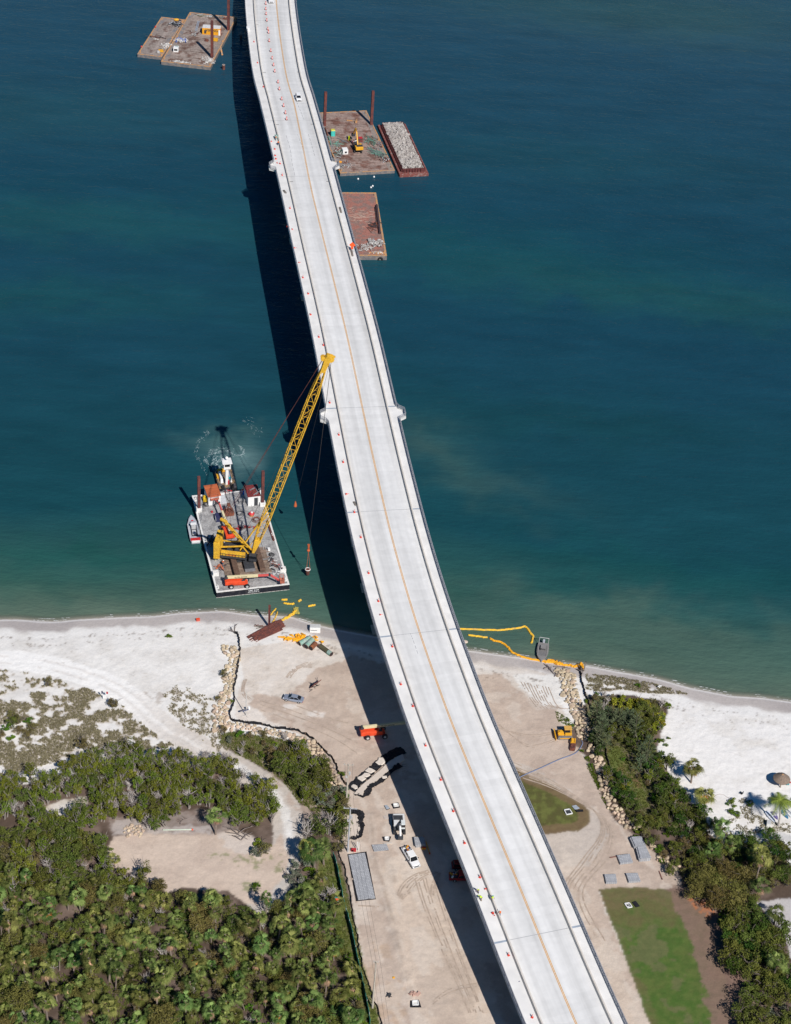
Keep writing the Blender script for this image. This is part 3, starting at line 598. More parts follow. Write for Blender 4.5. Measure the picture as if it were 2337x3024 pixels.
for pts in (((845,397),(858,440),(863,480),(872,520)),((878,395),(892,430),(898,455)),((910,395),(921,430),(930,462)),((1212,1870),(1220,1890),(1236,1935)),((876,300),(888,330),(898,355)),((1500,2780),(1530,2850),(1560,2920))):
    w_=[soff(UB(*p)) for p in pts]; mb=MB()
    for a,b_2 in zip(w_[:-1],w_[1:]):
        for k in range(3):
            t0,t1=k/3+.04,(k+.8)/3; s0,s1=a[0]+(b_2[0]-a[0])*t0,a[0]+(b_2[0]-a[0])*t1; o0,o1=a[1]+(b_2[1]-a[1])*t0,a[1]+(b_2[1]-a[1])*t1
            mb.quad(bpos(s0,o0-.05,.042),bpos(s0,o0+.05,.042),bpos(s1,o1+.05,.042),bpos(s1,o1-.05,.042))
    mb.build('tar_streak',tar,BR,off=BO)
# piers
pc=mat('pier_concrete',(.50,.42,.33),.9,var=.08,scale=.4)
pier_s=[]
for (x,y) in((1120,1885),(1272,2335),(1458,2820)): pier_s.append(soff(UB(x,y))[0])
pier_s+= [soff(UB(*q))[0] for q in((1010,1420),(1040,1560),(985,1300),(900,960),(845,700),(812,545),(770,330),(745,190),(1400,2590),(1170,2040),(1060,1690),(730,60))]
for s in sorted(pier_s):
    g=-2.5; mb=MB(); z=bpos(s).z; y=bpos(s).y; gz=-3.0 if y>332 else .6
    rz=bhead(s)-math.pi/2; M=Matrix.Translation(bpos(s))@Matrix.Rotation(rz,4,'Z')
    mb.box((0,0,-3.3),(12.0,1.9,1.9),M=M,tx=1.42,ty=1.0)
    for o in(-4.2,4.2):
        a=M@Vector((o,0,-4)); mb.cyl(a,(a.x,a.y,gz-.5),.95,n=14)
    if y>332: mb.box((0,0,-z-.1),(12,3.2,1.2),M=M)
    mb.build('pier',pc,BR,off=BO)
# ---- small things standing on the bridge
orange=mat('cone_orange',(.62,.055,.035),.6,var=.1); white=mat('white_paint',(.78,.78,.77),.5,var=.04); blk=mat('black_rubber',(.025,.025,.028),.8,var=.2)
def cone_proto():
    t=thing('traffic_cone','orange traffic cone','traffic cone'); m=MB(); m.cyl((0,0,.05),(0,0,.92),.22,.05,n=12); m.build('cone_body',orange,t)
    m=MB(); m.box((0,0,.025),(.5,.5,.05)); m.build('base',orange,t); m=MB(); m.cyl((0,0,.52),(0,0,.66),.135,.108,n=12); m.build('collar',white,t); return t
cones=[(753,120,0),(763,182,0),(782,253,0),(803,415,2),(813,438,1),(814,457,1),(816,467,1),(819,478,2),(828,480,0),(834,514,0),(857,612,0),(847,667,1),(864,675,2),(867,730,1),(882,773,2),(895,817,0),(911,866,1),(918,928,1),(942,993,0),(960,1017,0),(974,1187,0),(1001,1282,0),(1014,1363,0),(1021,1458,1),(1047,1511,0),(1066,1585,0),(1089,1691,0),(1118,1774,0),(1122,1815,2),(1159,1908,0),(1184,2020,0),(1222,2084,0),(1257,2201,0),(1302,2302,0),(1339,2395,0),(1373,2492,1),(1424,2589,0),(1437,2625,2),(1455,2697,1),(1502,2821,0),(1572,3004,0)]
cp=None; cg='orange cones along the left sidewalk of the bridge'
for i,(x,y,k) in enumerate(cones):
    p=UB(x,y+3); s,o=soff(p); p=bpos(s,min(o,LB0-.4),.004)
    st={0:'standing upright',1:'lying on its side',2:'small and tipped over'}[k]
    q=ORD[i] if i<30 else ORD[len(cones)-1-i]
    side='counted from the far end' if i<30 else 'counted from the near end'
    if q=='first': lb='orange traffic cone on the left sidewalk, %s of the row'%('farthest' if i<30 else 'nearest')
    else: lb='orange cone %s on the left sidewalk, %s %s'%(st,q,side)
    if cp is None: cp=cone_proto(); c_=cp; c_.location=p; c_['label']=lb; c_['group']=cg
    else: c_=copy_tree(cp,p,random.random()*6,lb,cg)
    if k: c_.rotation_euler=(R(88),0,random.choice((R(200),R(30),R(100)))); c_.location.z+=.2
    if k==2: c_.scale=(.75,)*3
drums=[(786,10),(786,26),(787,40.5),(789,59.5),(792,85),(794,95),(796,120),(800.5,149.5),(804.5,171.5),(808.5,191.5),(812,210),(821.5,242),(825.5,262.5),(832.5,292),(838,312),(843.5,333),(847,351)]
dp=None
for i,(x,y) in enumerate(drums):
    p=UB(x,y+2.5); s,o=soff(p); p=bpos(s,o,.03)
    lb='orange and white striped traffic drum, %s'%('farthest of the lane closure row' if i==0 else 'nearest of the lane closure row' if i==len(drums)-1 else ORD[i]+' from the far end of the lane closure row')
    if dp is None:
        dp=thing('traffic_drum',lb,'traffic drum',p,group='traffic drums closing the left lane'); red=mat('drum_orange',(.66,.10,.07),.6)
        for z0,z1,r0,r1,mm,nm in((.0,.12,.42,.42,blk,'rubber_base'),(.12,.36,.31,.30,red,'lower_band'),(.36,.54,.295,.285,white,'white_band'),(.54,.76,.275,.265,red,'middle_band'),(.76,.92,.255,.25,white,'upper_white_band'),(.92,1.15,.24,.22,red,'top_band')):
            m=MB(); m.cyl((0,0,z0),(0,0,z1),r0,r1,n=14); m.build(nm,mm,dp)
    else: copy_tree(dp,p,random.random()*6,lb)
# orange diamond sign
p=UB(1040,742); t=thing('road_sign','orange diamond work sign on a stand by the right railing of the bridge','road sign',p); og=mat('sign_orange',(.85,.10,.02),.6)
M=Matrix.Translation((0,0,2.2))@Matrix.Rotation(R(-12),4,'X')@Matrix.Rotation(R(45),4,'Y')
m=MB(); m.box((0,0,0),(1.35,.04,1.35),M=M); m.build('sign_panel',og,t)
m=MB(); m.box((0,-.06,1.12),(.75,.03,.62)); m.build('lower_panel',og,t)
m=MB(); m.beam((0,.05,0),(0,.05,1.5),.08); 
for a in(0,90,180,270): m.beam((0,.05,.35),(.8*math.cos(R(a)),.8*math.sin(R(a)),.02),.05)
m.build('stand',dark_steel,t)
# folded sign stands lying on the sidewalk
wood=mat('weathered_grey',(.20,.18,.16),.9,var=.3)
for i,(x0,y0,x1,y1,lb) in enumerate(((1004,612,1008,628,'dark board lying by the right barrier north of the orange sign'),(1038,738,1042,756,'dark board lying by the right barrier just below the orange sign'),(838,562,845,570,'brown folded board lying on the left sidewalk above the first red cone pair'),(1045,1482,1052,1494,'black box lying against the left barrier near a joint'))):
    a=UB(x0,y0,.1);b_2=UB(x1,y1,.1); t=thing('folded_board',lb,'board',(a+b_2)/2,head(a,b_2)); l=(b_2-a).length
    m=MB(); m.box((0,0,.1),(l,.55,.16)); m.box((0,.1,.2),(l*.8,.08,.08)); m.box((0,-.15,.2),(l*.9,.06,.06)); m.build('board',wood,t); m=MB(); m.cyl((l*.5,0,.1),(l*.5+.3,0,.1),.05); m.build('handle',dark_steel,t)
p=UB(733,90); t=thing('utility_cabinet','white box cabinet on the far left sidewalk edge','cabinet',p,bhead(soff(p)[0])); m=MB(); m.box((0,0,.7),(1.3,1.1,1.4)); m.build('cabinet_body',white,t,bevel=.03); m=MB(); m.box((0,0,1.43),(1.4,1.2,.06)); m.build('lid',white,t)
p=UB(1540,2912); t=thing('tool_bundle','bundle of dark tools lying on the near left sidewalk','tools',p,bhead(soff(p)[0])); m=MB()
for k in range(7): a=Vector((random.uniform(-1,1),random.uniform(-.3,.3),.06)); m.beam(a,a+Vector((random.uniform(.5,1),random.uniform(-.2,.2),.05)),.09)
m.box((1.1,.1,.14),(.5,.35,.28)); m.build('tools',mat('dark_blue_tool',(.05,.05,.12),.7,var=.4,scale=5),t)
# ---------------------------------------------------------------- barges, crane, boats
steel_rust=mat('rust_steel',(.20,.075,.05),.85,col2=(.11,.05,.045),scale=1.2,spec=.15)
spud_m=mat('spud_rust',(.17,.055,.045),.8,col2=(.11,.045,.045),scale=.7,spec=.2)
whitep=mat('deck_white',(.74,.73,.70),.6,col2=(.50,.48,.44),thr=.36,scale=2.2)
hullblk=mat('hull_black',(.018,.018,.026),.6,col2=(.05,.045,.05),thr=.40,scale=.8)
hullgrey=mat('hull_grey',(.15,.145,.155),.8,col2=(.23,.20,.18),thr=.5,scale=.8)
wdk=mat('barge_timber',(.30,.245,.215),.9,col2=(.155,.095,.075),thr=.47,scale=.35,band=(1,.55,.22))
wdk2=mat('barge_timber_b',(.33,.275,.245),.9,col2=(.19,.13,.11),thr=.45,scale=.4,band=(0,1.4,.25))
gdk=mat('deck_steel_grey',(.185,.18,.19),.85,col2=(.27,.22,.19),thr=.56,scale=.45)
cdk=mat('crane_deck_grey',(.35,.345,.34),.85,col2=(.25,.245,.245),thr=.46,scale=.5)
rdk=mat('red_deck',(.33,.145,.115),.85,col2=(.235,.15,.13),thr=.50,scale=.5)
orim=mat('orange_edge',(.52,.27,.11),.8,col2=(.30,.24,.20),thr=.46,scale=1.3)
yelc=mat('crane_yellow',(.68,.40,.035),.55,col2=(.56,.31,.04),thr=.40,scale=.8); yeld=mat('machine_yellow',(.70,.36,.025),.5,var=.1)
orgl=mat('lift_orange',(.72,.075,.025),.5,var=.1); cream=mat('boom_cream',(.66,.58,.36),.5,var=.06); pinkr=mat('jib_red',(.60,.10,.09),.55,var=.12)
dgrey=mat('dark_grey_machine',(.045,.048,.055),.6,var=.25,scale=2); mgrey=mat('mid_grey',(.20,.20,.21),.6,var=.2)
glass=mat('dark_glass',(.012,.014,.018),.12,spec=.6,var=.05); rub=blk; rimw=mat('rim_grey',(.50,.50,.50),.5)
brownt=mat('track_brown',(.12,.075,.055),.9,var=.3,scale=2,bump=.05); crust=mat('white_scale',(.55,.53,.50),.9,col2=(.30,.27,.25),thr=.48,scale=2.5)
def rectfit(q,h):   # q = far-left, far-right, near-right, near-left as seen in the photo
    p=[U(x,y,h) for x,y in q]; c_=sum(p,Vector())/4; yv=((p[0]+p[1])-(p[2]+p[3])); L_=((p[0]-p[3]).length+(p[1]-p[2]).length)/2; W_=((p[1]-p[0]).length+(p[2]-p[3]).length)/2
    rz=math.atan2(yv.y,yv.x)-math.pi/2; return Vector((c_.x,c_.y,0)),rz,L_,W_
def loc_in(c0,rz,p): d=p-c0; return Vector((d.x*math.cos(-rz)-d.y*math.sin(-rz),d.x*math.sin(-rz)+d.y*math.cos(-rz),d.z))
def make_barge(name,label,q,h,hull,deck,rim,rimw_=.35,deckrim=None,rake=.0,low=-1.2):
    c0,rz,L_,W_=rectfit(q,h); t=thing(name,label,'barge',c0,rz)
    m=MB(); m.box((0,0,(h+low)/2),(W_,L_,h-low)); o=m.build('hull',hull,t,bevel=.08)
    m=MB(); m.box((0,0,h+.008),(W_-.3,L_-.3,.016)); m.build('deck',gdk if deckrim is None else deckrim,t)
    if deck:
        m=MB(); m.box((0,0,h+.03),(W_-2*rimw_-3.2,L_-2*rimw_-.8,.05)); m.build('deck_timbers',deck,t)
    for x,y,a,b_2 in((0,L_/2-rimw_/2,W_,rimw_),(0,-L_/2+rimw_/2,W_,rimw_),(W_/2-rimw_/2,0,rimw_,L_-2*rimw_),(-W_/2+rimw_/2,0,rimw_,L_-2*rimw_)):
        m=MB(); m.box((x,y,h+.05),(a,b_2,.14)); m.build('deck_edge',rim,t)
    for sx in(-1,1):
        for sy in(-.94,0,.94):
            m=MB(); bx,by=sx*(W_/2-.7),sy*(L_/2-.8)
            for d in(-.35,.35): m.cyl((bx,by+d,h),(bx,by+d,h+.55),.14)
            m.box((bx,by,h+.08),(.5,1.2,.1)); m.build('mooring_bitt',rim,t)
    return t,c0,rz,L_,W_
def junk(name,label,cat,p,rz,dx,dy,n,mats,kind='pipes',hz=.3,seed=1,group=None,ln=(1,4)):
    rnd=random.Random(seed); t=thing(name,label,cat,p,rz,group); per=[MB() for _ in mats]
    for i in range(n):
        m=per[i%len(mats)]; x,y=rnd.gauss(0,dx*.42),rnd.gauss(0,dy*.42); z=.06+rnd.random()*hz
        if kind=='pipes': a=rnd.gauss(0,.45); l=rnd.uniform(*ln)/2; m.beam((x-l*math.cos(a),y-l*math.sin(a),z),(x+l*math.cos(a),y+l*math.sin(a),z+rnd.uniform(-.05,.2)),rnd.uniform(.06,.16))
        elif kind=='mess': a=rnd.uniform(0,math.pi); l=rnd.uniform(*ln)/2; m.beam((x-l*math.cos(a),y-l*math.sin(a),z),(x+l*math.cos(a),y+l*math.sin(a),z+rnd.uniform(-.1,.4)),rnd.uniform(.05,.25),rnd.uniform(.04,.3))
        else:
            s=rnd.uniform(.12,.42); M=Matrix.Translation((x,y,z))@Matrix.Rotation(rnd.uniform(0,6),4,Vector((rnd.random(),rnd.random(),rnd.random()+.1)).normalized()); m.box((0,0,0),(s*2*rnd.uniform(.5,1.4),s*1.4,s),M=M,taper=rnd.uniform(.5,1))
    names=['debris','loose_steel','loose_timber','rags']
    for i,(m,mm) in enumerate(zip(per,mats)):
        if m.v: o=m.build(names[i%4],mm,t); o['kind']='stuff'
    return t
def coil(name,label,p,r,n=3,seed=0,parent=None,mm=None):
    rnd=random.Random(seed); t=thing(name,label,'cable',p); m=MB()
    for k in range(n): m.ring((rnd.uniform(-.2,.2),rnd.uniform(-.2,.2),.06+.06*k),r*(1-.12*k),.05,18,5,sx=rnd.uniform(.85,1.15))
    m.build('coil',mm or dgrey,t); return t
# --- crane barge
CH=1.7
qc=[(566,1462),(770.6,1446.6),(856.3,1729.1),(639,1748.2)]
CB,cbc,cbr,CL_,CW_=make_barge('crane_barge','grey crane barge with white deck edge and black hull, carrying the yellow crane',qc,CH,hullblk,None,whitep,.45,deckrim=cdk)
def CBL(x,y,h=CH): return loc_in(cbc,cbr,U(x,y,h))
Z3=zoom(600,1540,6.029); Z4=zoom(540,1360,6.029)
m=MB(); m.box((0,-CL_/2-.012,-.1),(CW_+.02,.03,.5)); m.build('waterline_scum',crust,CB)
tm=mat('crane_mats',(.27,.20,.155),.9,col2=(.17,.125,.10),thr=.45,scale=.5,band=(1,.6,.25))
a=loc_in(cbc,cbr,Z3(330,900,CH)); b_2=loc_in(cbc,cbr,Z3(1240,900,CH)); a2=loc_in(cbc,cbr,Z3(1180,540,CH))
m=MB(); x0,x1,y0,y1=min(a.x,b_2.x)+.6,max(a.x,b_2.x)-.2,min(a.y,b_2.y)-.1,a2.y+2
m.box(((x0+x1)/2,(y0+y1)/2,CH+.1),(x1-x0,y1-y0,.2)); m.build('timber_mats',tm,CB)
MH=CH+.2
for (bx,by,tx_,ty_,wy) in((290,850,257,180,(290,900)),(1420,750,1412,118,(1425,800))):
    p=loc_in(cbc,cbr,Z4(bx,by,CH+1)); m=MB(); m.box((p.x,p.y,CH+.65),(1.5,1.2,1.3)); m.build('spud_well',whitep,CB,bevel=.04)
    for k in(-1,1):
        m=MB(); m.box((p.x+k*.001,p.y,CH+5.6),(.75,.75,11.6)); 
    m.build('spud',spud_m,CB)
for (x,y) in((225,950),(1420,880)):
    p=loc_in(cbc,cbr,Z3(x,y,CH)); m=MB(); m.box((p.x,p.y,CH+.5),(1.5,1.3,1.0)); m.build('spud_well',whitep,CB,bevel=.04)
# hull lettering
def text(s,size,M,m,parent,ext=.01,name='lettering',alx='CENTER'):
    cu=bpy.data.curves.new(name,'FONT'); cu.body=s; cu.size=size; cu.extrude=ext; cu.align_x=alx; cu.align_y='CENTER'; cu.offset=size*.012
    o=bpy.data.objects.new('tmp_text',cu); COL.objects.link(o); dg=bpy.context.evaluated_depsgraph_get(); dg.update()
    me=bpy.data.meshes.new_from_object(o.evaluated_get(dg)); bpy.data.objects.remove(o); me.materials.clear(); me.materials.append(m); me.transform(M)
    ob=bpy.data.objects.new(name,me); COL.objects.link(ob); 
    if parent: ob.parent=parent
    return ob
lw=mat('lettering_white',(.8,.8,.8),.6,var=.02)
Mt=Matrix.Translation((.1,-CL_/2-.06,CH-.50))@Matrix.Rotation(R(90),4,'X'); text('CBC 2154',.62,Mt,lw,CB)
Mt=Matrix.Translation((.1,-CL_/2-.06,CH-1.02))@Matrix.Rotation(R(90),4,'X'); text('NEW ORLEANS, LA',.34,Mt,lw,CB)
# --- crawler crane
foot=U(747.6,1628,MH+3.0); tip=U(969,1056,64.0)
bh=math.atan2(tip.y-foot.y,tip.x-foot.x); BHD=R(-4)
cc=foot-Vector((math.cos(BHD),math.sin(BHD),0))*1.6; cc.z=0
KR=thing('crawler_crane','big yellow lattice boom crawler crane standing on the crane barge','crane',Vector((cc.x,cc.y,MH)),BHD)
def kl(p): return loc_in(Vector((cc.x,cc.y,MH)),BHD,p)
ra=cbr-BHD
for (x,y,x2,y2) in((545,690,575,860),(975,500,1035,830)):
    a=kl(Z3(x,y,MH+.9)); b_2=kl(Z3(x2,y2,MH+.9)); c_=(a+b_2)/2; a_=math.atan2((b_2-a).y,(b_2-a).x); l=9.2; Lc=Matrix.Translation((c_.x,c_.y,.75))@Matrix.Rotation(cbr-BHD+math.pi/2,4,'Z')
    o=[(-l/2,-.3),(-l/2+.5,-.72),(l/2-.5,-.72),(l/2,-.3),(l/2,.25),(l/2-.5,.62),(-l/2+.5,.62),(-l/2,.25)]
    m=MB(); m.add([Lc@Vector((x_,-.65,z_)) for x_,z_ in o]+[Lc@Vector((x_,.65,z_)) for x_,z_ in o],[tuple(range(7,-1,-1)),tuple(range(8,16))]+[(i,(i+1)%8,8+(i+1)%8,8+i) for i in range(8)])
    for k in range(22): m.box(((k-10.5)*.41,0,.64),(.24,1.36,.07),M=Lc)
    m.build('crawler_track',brownt,KR)
Lc=Matrix.Rotation(ra,4,'Z'); m=MB(); m.box((0,0,.9),(5.6,2.4,.9),M=Lc); m.box((0,2.6,.8),(2.6,3,.7),M=Lc); m.box((0,-2.9,.7),(2.6,3,.7),M=Lc); m.cyl((0,0,1.3),(0,0,1.75),1.5,n=20); m.build('car_body',dgrey,KR)
m=MB(); m.box((.0,-3.9,.35),(2.6,2.4,.5),M=Lc); m.build('jack_block',mgrey,KR)
# upper works: axis +x toward the boom
m=MB(); m.box((-2.2,0,2.0),(8.6,2.6,.6)); m.build('slew_frame',dgrey,KR)
m=MB(); m.box((-3.2,-1.85,2.75),(6.2,1.1,1.3)); m.box((-3.2,-1.85,3.43),(6.2,1.0,.06)); m.build('machinery_house',yelc,KR,bevel=.05)
m=MB(); m.box((-3.2,-2.55,2.25),(7.2,.35,.5)); 
for k in range(9): m.beam((-6.6+k*.85,-2.7,2.4),(-6.6+k*.85,-2.7,3.3),.05)
m.beam((-6.6,-2.7,3.3),(.3,-2.7,3.3),.05); m.build('catwalk',dgrey,KR)
Mt=Matrix.Translation((-3.6,-2.42,2.85))@Matrix.Rotation(R(90),4,'X'); text('LIEBHERR',.6,Mt,mat('red_letter',(.6,.03,.02),.6),KR).hide_render=False
m=MB(); m.box((-3.0,1.7,2.8),(6.0,1.3,1.6)); m.build('machinery_house',dgrey,KR,bevel=.05)
for x_ in(-4.6,-2.6,-.8): m=MB(); m.cyl((x_,-.95,3.0),(x_,.95,3.0),.62,n=16); m.build('winch_drum',dgrey,KR)
m=MB(); m.box((1.9,-2.1,2.7),(2.0,1.2,1.9),taper=.9); m.build('cab',dgrey,KR,bevel=.06)
m=MB(); m.box((2.0,-2.1,3.05),(2.06,1.26,.75)); m.build('cab_window',glass,KR)
for s_ in(-1,1):
    for k in range(5): m=MB(); m.box((-7.3,s_*1.85,2.2+k*.95),(1.6,2.0,.90)); m.build('counterweight_slab',yelc,KR,bevel=.06)
m=MB(); m.box((-7.3,0,1.75),(1.6,5.9,.35)); m.build('counterweight_tray',yelc,KR)
m=MB(); m.box((-7.3,-1.9,7.1),(1.0,1.3,.5)); m.build('lifting_lug',yelc,KR)
fl=kl(foot); tl=kl(tip); tipdir=(tl-fl).normalized(); BLn=(tl-fl).length
side=tipdir.cross(Vector((0,0,1))).normalized(); upb=side.cross(tipdir).normalized()
mast=kl(U(661,1537,19.5)); 
# boom lattice
def lattice(A,B,w0,prof,chord,lace,panel,name,mm,parent,sidev,upv):
    ax=(B-A); Ln=ax.length; ax=ax/Ln; ch=MB(); lc=MB()
    def wd(s): return float(np.interp(s/Ln,[p[0] for p in prof],[p[1] for p in prof]))*w0
    def cor(s): c0=A+ax*s; h=wd(s)/2; return [c0+sidev*h+upv*h,c0-sidev*h+upv*h,c0-sidev*h-upv*h,c0+sidev*h-upv*h]
    n=int(Ln/panel); ss=[Ln*i/n for i in range(n+1)]
    for s0,s1 in zip(ss[:-1],ss[1:]):
        a,b_2=cor(s0),cor(s1)
        for i in range(4): ch.beam(a[i],b_2[i],chord)
        for i in range(4):
            j=(i+1)%4; mid=(b_2[i]+b_2[j])/2
            k=int(s0/panel)
            lc.beam(a[i] if k%2 else a[j],b_2[j] if k%2 else b_2[i],lace)
            lc.beam(b_2[i],b_2[j],lace*.9)
    ch.build(name+'_chords',mm,parent); lc.build(name+'_lacing',mm,parent)
lattice(fl+tipdir*3.6,tl-tipdir*3.6,1.95,[(0,.62),(.10,1.0),(.87,1.0),(1,.5)],.22,.075,3.2,'boom',yelc,KR,side,upb)
m=MB(); h=.9
s0=[fl+side*(i*.85)+upb*(j*.3) for i,j in((-1,-1),(1,-1),(1,1),(-1,1))]; s1=[fl+tipdir*4.2+side*(i*.85)+upb*(j*.85) for i,j in((-1,-1),(1,-1),(1,1),(-1,1))]
m.loft([s0,s1],closed=True); m.build('boom_foot',yelc,KR)
m=MB(); s0=[tl-tipdir*4.2+side*(i*.55)+upb*(j*.55) for i,j in((-1,-1),(1,-1),(1,1),(-1,1))]; s1=[tl+side*(i*.8)+upb*(j*.75) for i,j in((-1,-1),(1,-1),(1,1),(-1,1))]; s2=[tl+tipdir*.7+side*(i*.9)+upb*(j*.4) for i,j in((-1,-1),(1,-1),(1,1),(-1,1))]
m.loft([s0,s1,s2],closed=True); m.build('boom_head',yelc,KR)
for k in(-.5,.5): m=MB(); m.cyl(tl+side*(k-.12)-upb*.7,tl+side*(k+.12)-upb*.7,.85,n=18); m.build('head_sheave',yelc,KR)
for k in(-.5,.5): m=MB(); m.cyl(tl+side*(k-.12)+upb*1.1-tipdir*.4,tl+side*(k+.12)+upb*1.1-tipdir*.4,.6,n=16); m.build('guide_sheave',yelc,KR)
m=MB(); m.beam(tl,tl-upb*1.7-side*.9+tipdir*.2,.5,.4); m.build('auxiliary_tip',yelc,KR)
# derrick mast: two parallel legs from the body front, leaning back
mb0=kl(Z3(830,500,MH+2.6)); mv=(mast-mb0).normalized(); ms=mv.cross(Vector((0,0,1))).normalized()
for k in(-1,1): m=MB(); m.beam(mb0+ms*1.15*k,mast+ms*.85*k,.24,.36); m.build('mast_leg',yelc,KR)
m=MB()
for f_2 in(.06,.18,.38,.62,.82,.99): m.beam(mb0.lerp(mast,f_2)+ms*.85,mb0.lerp(mast,f_2)-ms*.85,.25)
m.cyl(mast+ms*.9,mast-ms*.9,.45,n=12); m.build('mast_crossbars',yelc,KR)
for k in(-1,1): m=MB(); m.beam((-6.9,k*1.3,4.2),(-1.0,k*.9,5.0),.3); m.beam((-1.0,k*.9,5.0),(.6,k*.8,2.6),.26); m.build('gantry_link',yelc,KR)
bs=fl+tipdir*13.5
for k in(-1,1): m=MB(); m.beam(Vector((-1.6,k*.9,3.6)),bs+side*(k*.95)-upb*0,.26); m.build('boom_backstop',yelc,KR)
m=MB(); m.beam(bs-side*1-tipdir*7,(.4,0,3.8),.12); m.build('ladder',yelc,KR)
pm=mat('pendant_rope',(.10,.035,.03),.7,var=.2)
for k in(-.3,.3): m=MB(); m.cyl(mast+ms*k,tl+upb*.9+side*k,.055,n=5); m.build('pendant_line',pm,KR)
wr_=mat('wire_rope',(.05,.045,.045),.6)
for k in(-.5,.5): m=MB(); m.cyl(mast+ms*k*.8,(-7.0,k*2.2,6.6),.045,n=5); m.build('mast_stay',wr_,KR)
m=MB(); m.cyl((-2.4,.2,3.6),tl-upb*.8,.035,n=5); m.build('hoist_rope',wr_,KR)
# hook lines and what hangs from them
hk=U(916.5,1616,8.5); bk=U(909,1690,1.2)
hk=kl(Vector((bk.x+(0),bk.y,9.5)))
m=MB(); m.cyl(tl-upb*.9-side*.3,hk,.035,n=5); m.cyl(tl-upb*.9+side*.3,hk,.035,n=5); m.build('load_line',wr_,KR)
hb=mat('hook_orange',(.50,.12,.045),.6,var=.2)
m=MB(); m.cyl(hk+Vector((0,0,.8)),hk-Vector((0,0,1.0)),.32,.18,n=10); m.sphere(hk-Vector((0,0,1.1)),.42); m.build('hook_block',hb,KR)
hk2=kl(U(872.8,1488,9.0)); m=MB(); m.cyl(tl-upb*.7,hk2+Vector((0,0,.5)),.03,n=5); m.build('load_line',wr_,KR)
m=MB(); m.cyl(hk2+Vector((0,0,.9)),hk2-Vector((0,0,.5)),.1,.4,n=10); m.sphere(hk2-Vector((0,0,.6)),.45); m.build('headache_ball',hb,KR)
# concrete bucket on the hook
t=thing('lifting_bucket','small rust red and white bucket hanging from the crane hook just above the water','bucket',Vector((bk.x,bk.y,0)))
m=MB(); m.cyl((0,0,.5),(0,0,2.2),.42,.62,n=14); m.build('bucket_shell',steel_rust,t); m=MB(); m.ring((0,0,2.2),.62,.1); m.build('rim',white,t); m=MB()
for a in(0,120,240): m.cyl((.6*math.cos(R(a)),.6*math.sin(R(a)),2.2),(0,0,8.0),.04,n=5)
m.build('sling',hb,t)
# --- boom lifts
def wheel(parent,p,r,w_,ax='Y'):
    e=MB(); d=Vector((0,w_/2,0)) if ax=='Y' else Vector((w_/2,0,0)); e.cyl(Vector(p)-d,Vector(p)+d,r,n=18); o=e.build('wheel',rub,parent,bevel=.04)
    e=MB(); e.cyl(Vector(p)-d*1.06,Vector(p)+d*1.06,r*.52,n=14); e.build('rim',rimw,o); return o
def boom_lift(label,loc,rz,boom_ang,boom,jib,stowed=True,group=None):
    t=thing('boom_lift',label,'boom lift',loc,rz,group)
    m=MB(); m.box((0,0,.75),(4.4,1.5,.45)); m.box((1.9,0,.7),(.5,2.6,.35)); m.box((-1.9,0,.7),(.5,2.6,.35)); m.build('chassis',orgl,t,bevel=.05)
    for x_ in(-2.0,2.0):
        for y_ in(-1.35,1.35): wheel(t,(x_,y_,.62),.62,.5)
    u=thing('turntable',None,None,(0,0,1.0),boom_ang); u.parent=t; 
    e=MB(); e.box((-.9,-.75,.55),(4.8,.75,1.0)); e.box((-1.3,.8,.55),(3.6,.7,1.0)); e.box((-3.1,0,.5),(1.0,2.4,1.0)); e.box((0,0,.1),(2.2,2.0,.3)); hb_=e.build('counterweight_and_covers',orgl,u,bevel=.12)
    e=MB(); e.box((1.0,-.75,1.08),(.8,.5,.2)); e.build('control_panel',dgrey,u)
    a=Vector((-3.2,0,1.75)); z=boom[1]; b0=Vector((boom[0]*.62,0,1.75+z*.6)); b1=Vector((boom[0],0,1.75+z))
    e=MB(); e.beam(a,b0,.55,.7); bm=e.build('main_boom',cream,u,bevel=.04); e=MB(); e.beam(b0-(b0-a)*.1,b1,.38,.5); e.build('inner_boom',pinkr if stowed else cream,u)
    tx=(a+b0)/2; 
    Mt=Matrix.Translation(a.lerp(b0,.45)+Vector((0,-.29,0)))@Matrix.Rotation(R(90),4,'X'); text('ULTRA BOOM',.5,Mt,dgrey,u)
    e=MB(); e.cyl(a+Vector((0,-.4,0)),a+Vector((0,.4,0)),.4,n=12); e.build('boom_pivot',dgrey,u)
    j=b1+Vector(jib); e=MB(); e.box(b1,(.5,.6,.6)); e.build('elbow',dgrey,u); e=MB(); e.beam(b1,j,.3,.35); e.beam(b1+Vector((0,.3,.15)),j+Vector((0,.2,.15)),.16); e.build('jib',pinkr,u)
    k=j+Vector((.7,0,-.1)); e=MB()
    for hz in(0,.55,1.1): 
        for s_ in((-.5,-1.1,.5,-1.1),(-.5,1.1,.5,1.1),(-.5,-1.1,-.5,1.1),(.5,-1.1,.5,1.1)): e.beam(k+Vector((s_[0],s_[1],hz)),k+Vector((s_[2],s_[3],hz)),.07)
    for x_ in(-.5,.5):
        for y_ in(-1.1,0,1.1): e.beam(k+Vector((x_,y_,0)),k+Vector((x_,y_,1.1)),.06)
    e.box(k+Vector((0,0,.02)),(1,2.2,.05)); e.build('basket',mat('basket_orange',(.50,.16,.10),.6,var=.2),u)
    return t
g_l='orange boom lifts'
a=Z3(505,1165,CH+.6); b_2=Z3(785,1155,CH+.6); f_=head(a,b_2); ctr=(a+b_2)/2; nrm=Vector((-math.sin(f_),math.cos(f_),0)); p=ctr+nrm*1.35; p.z=CH
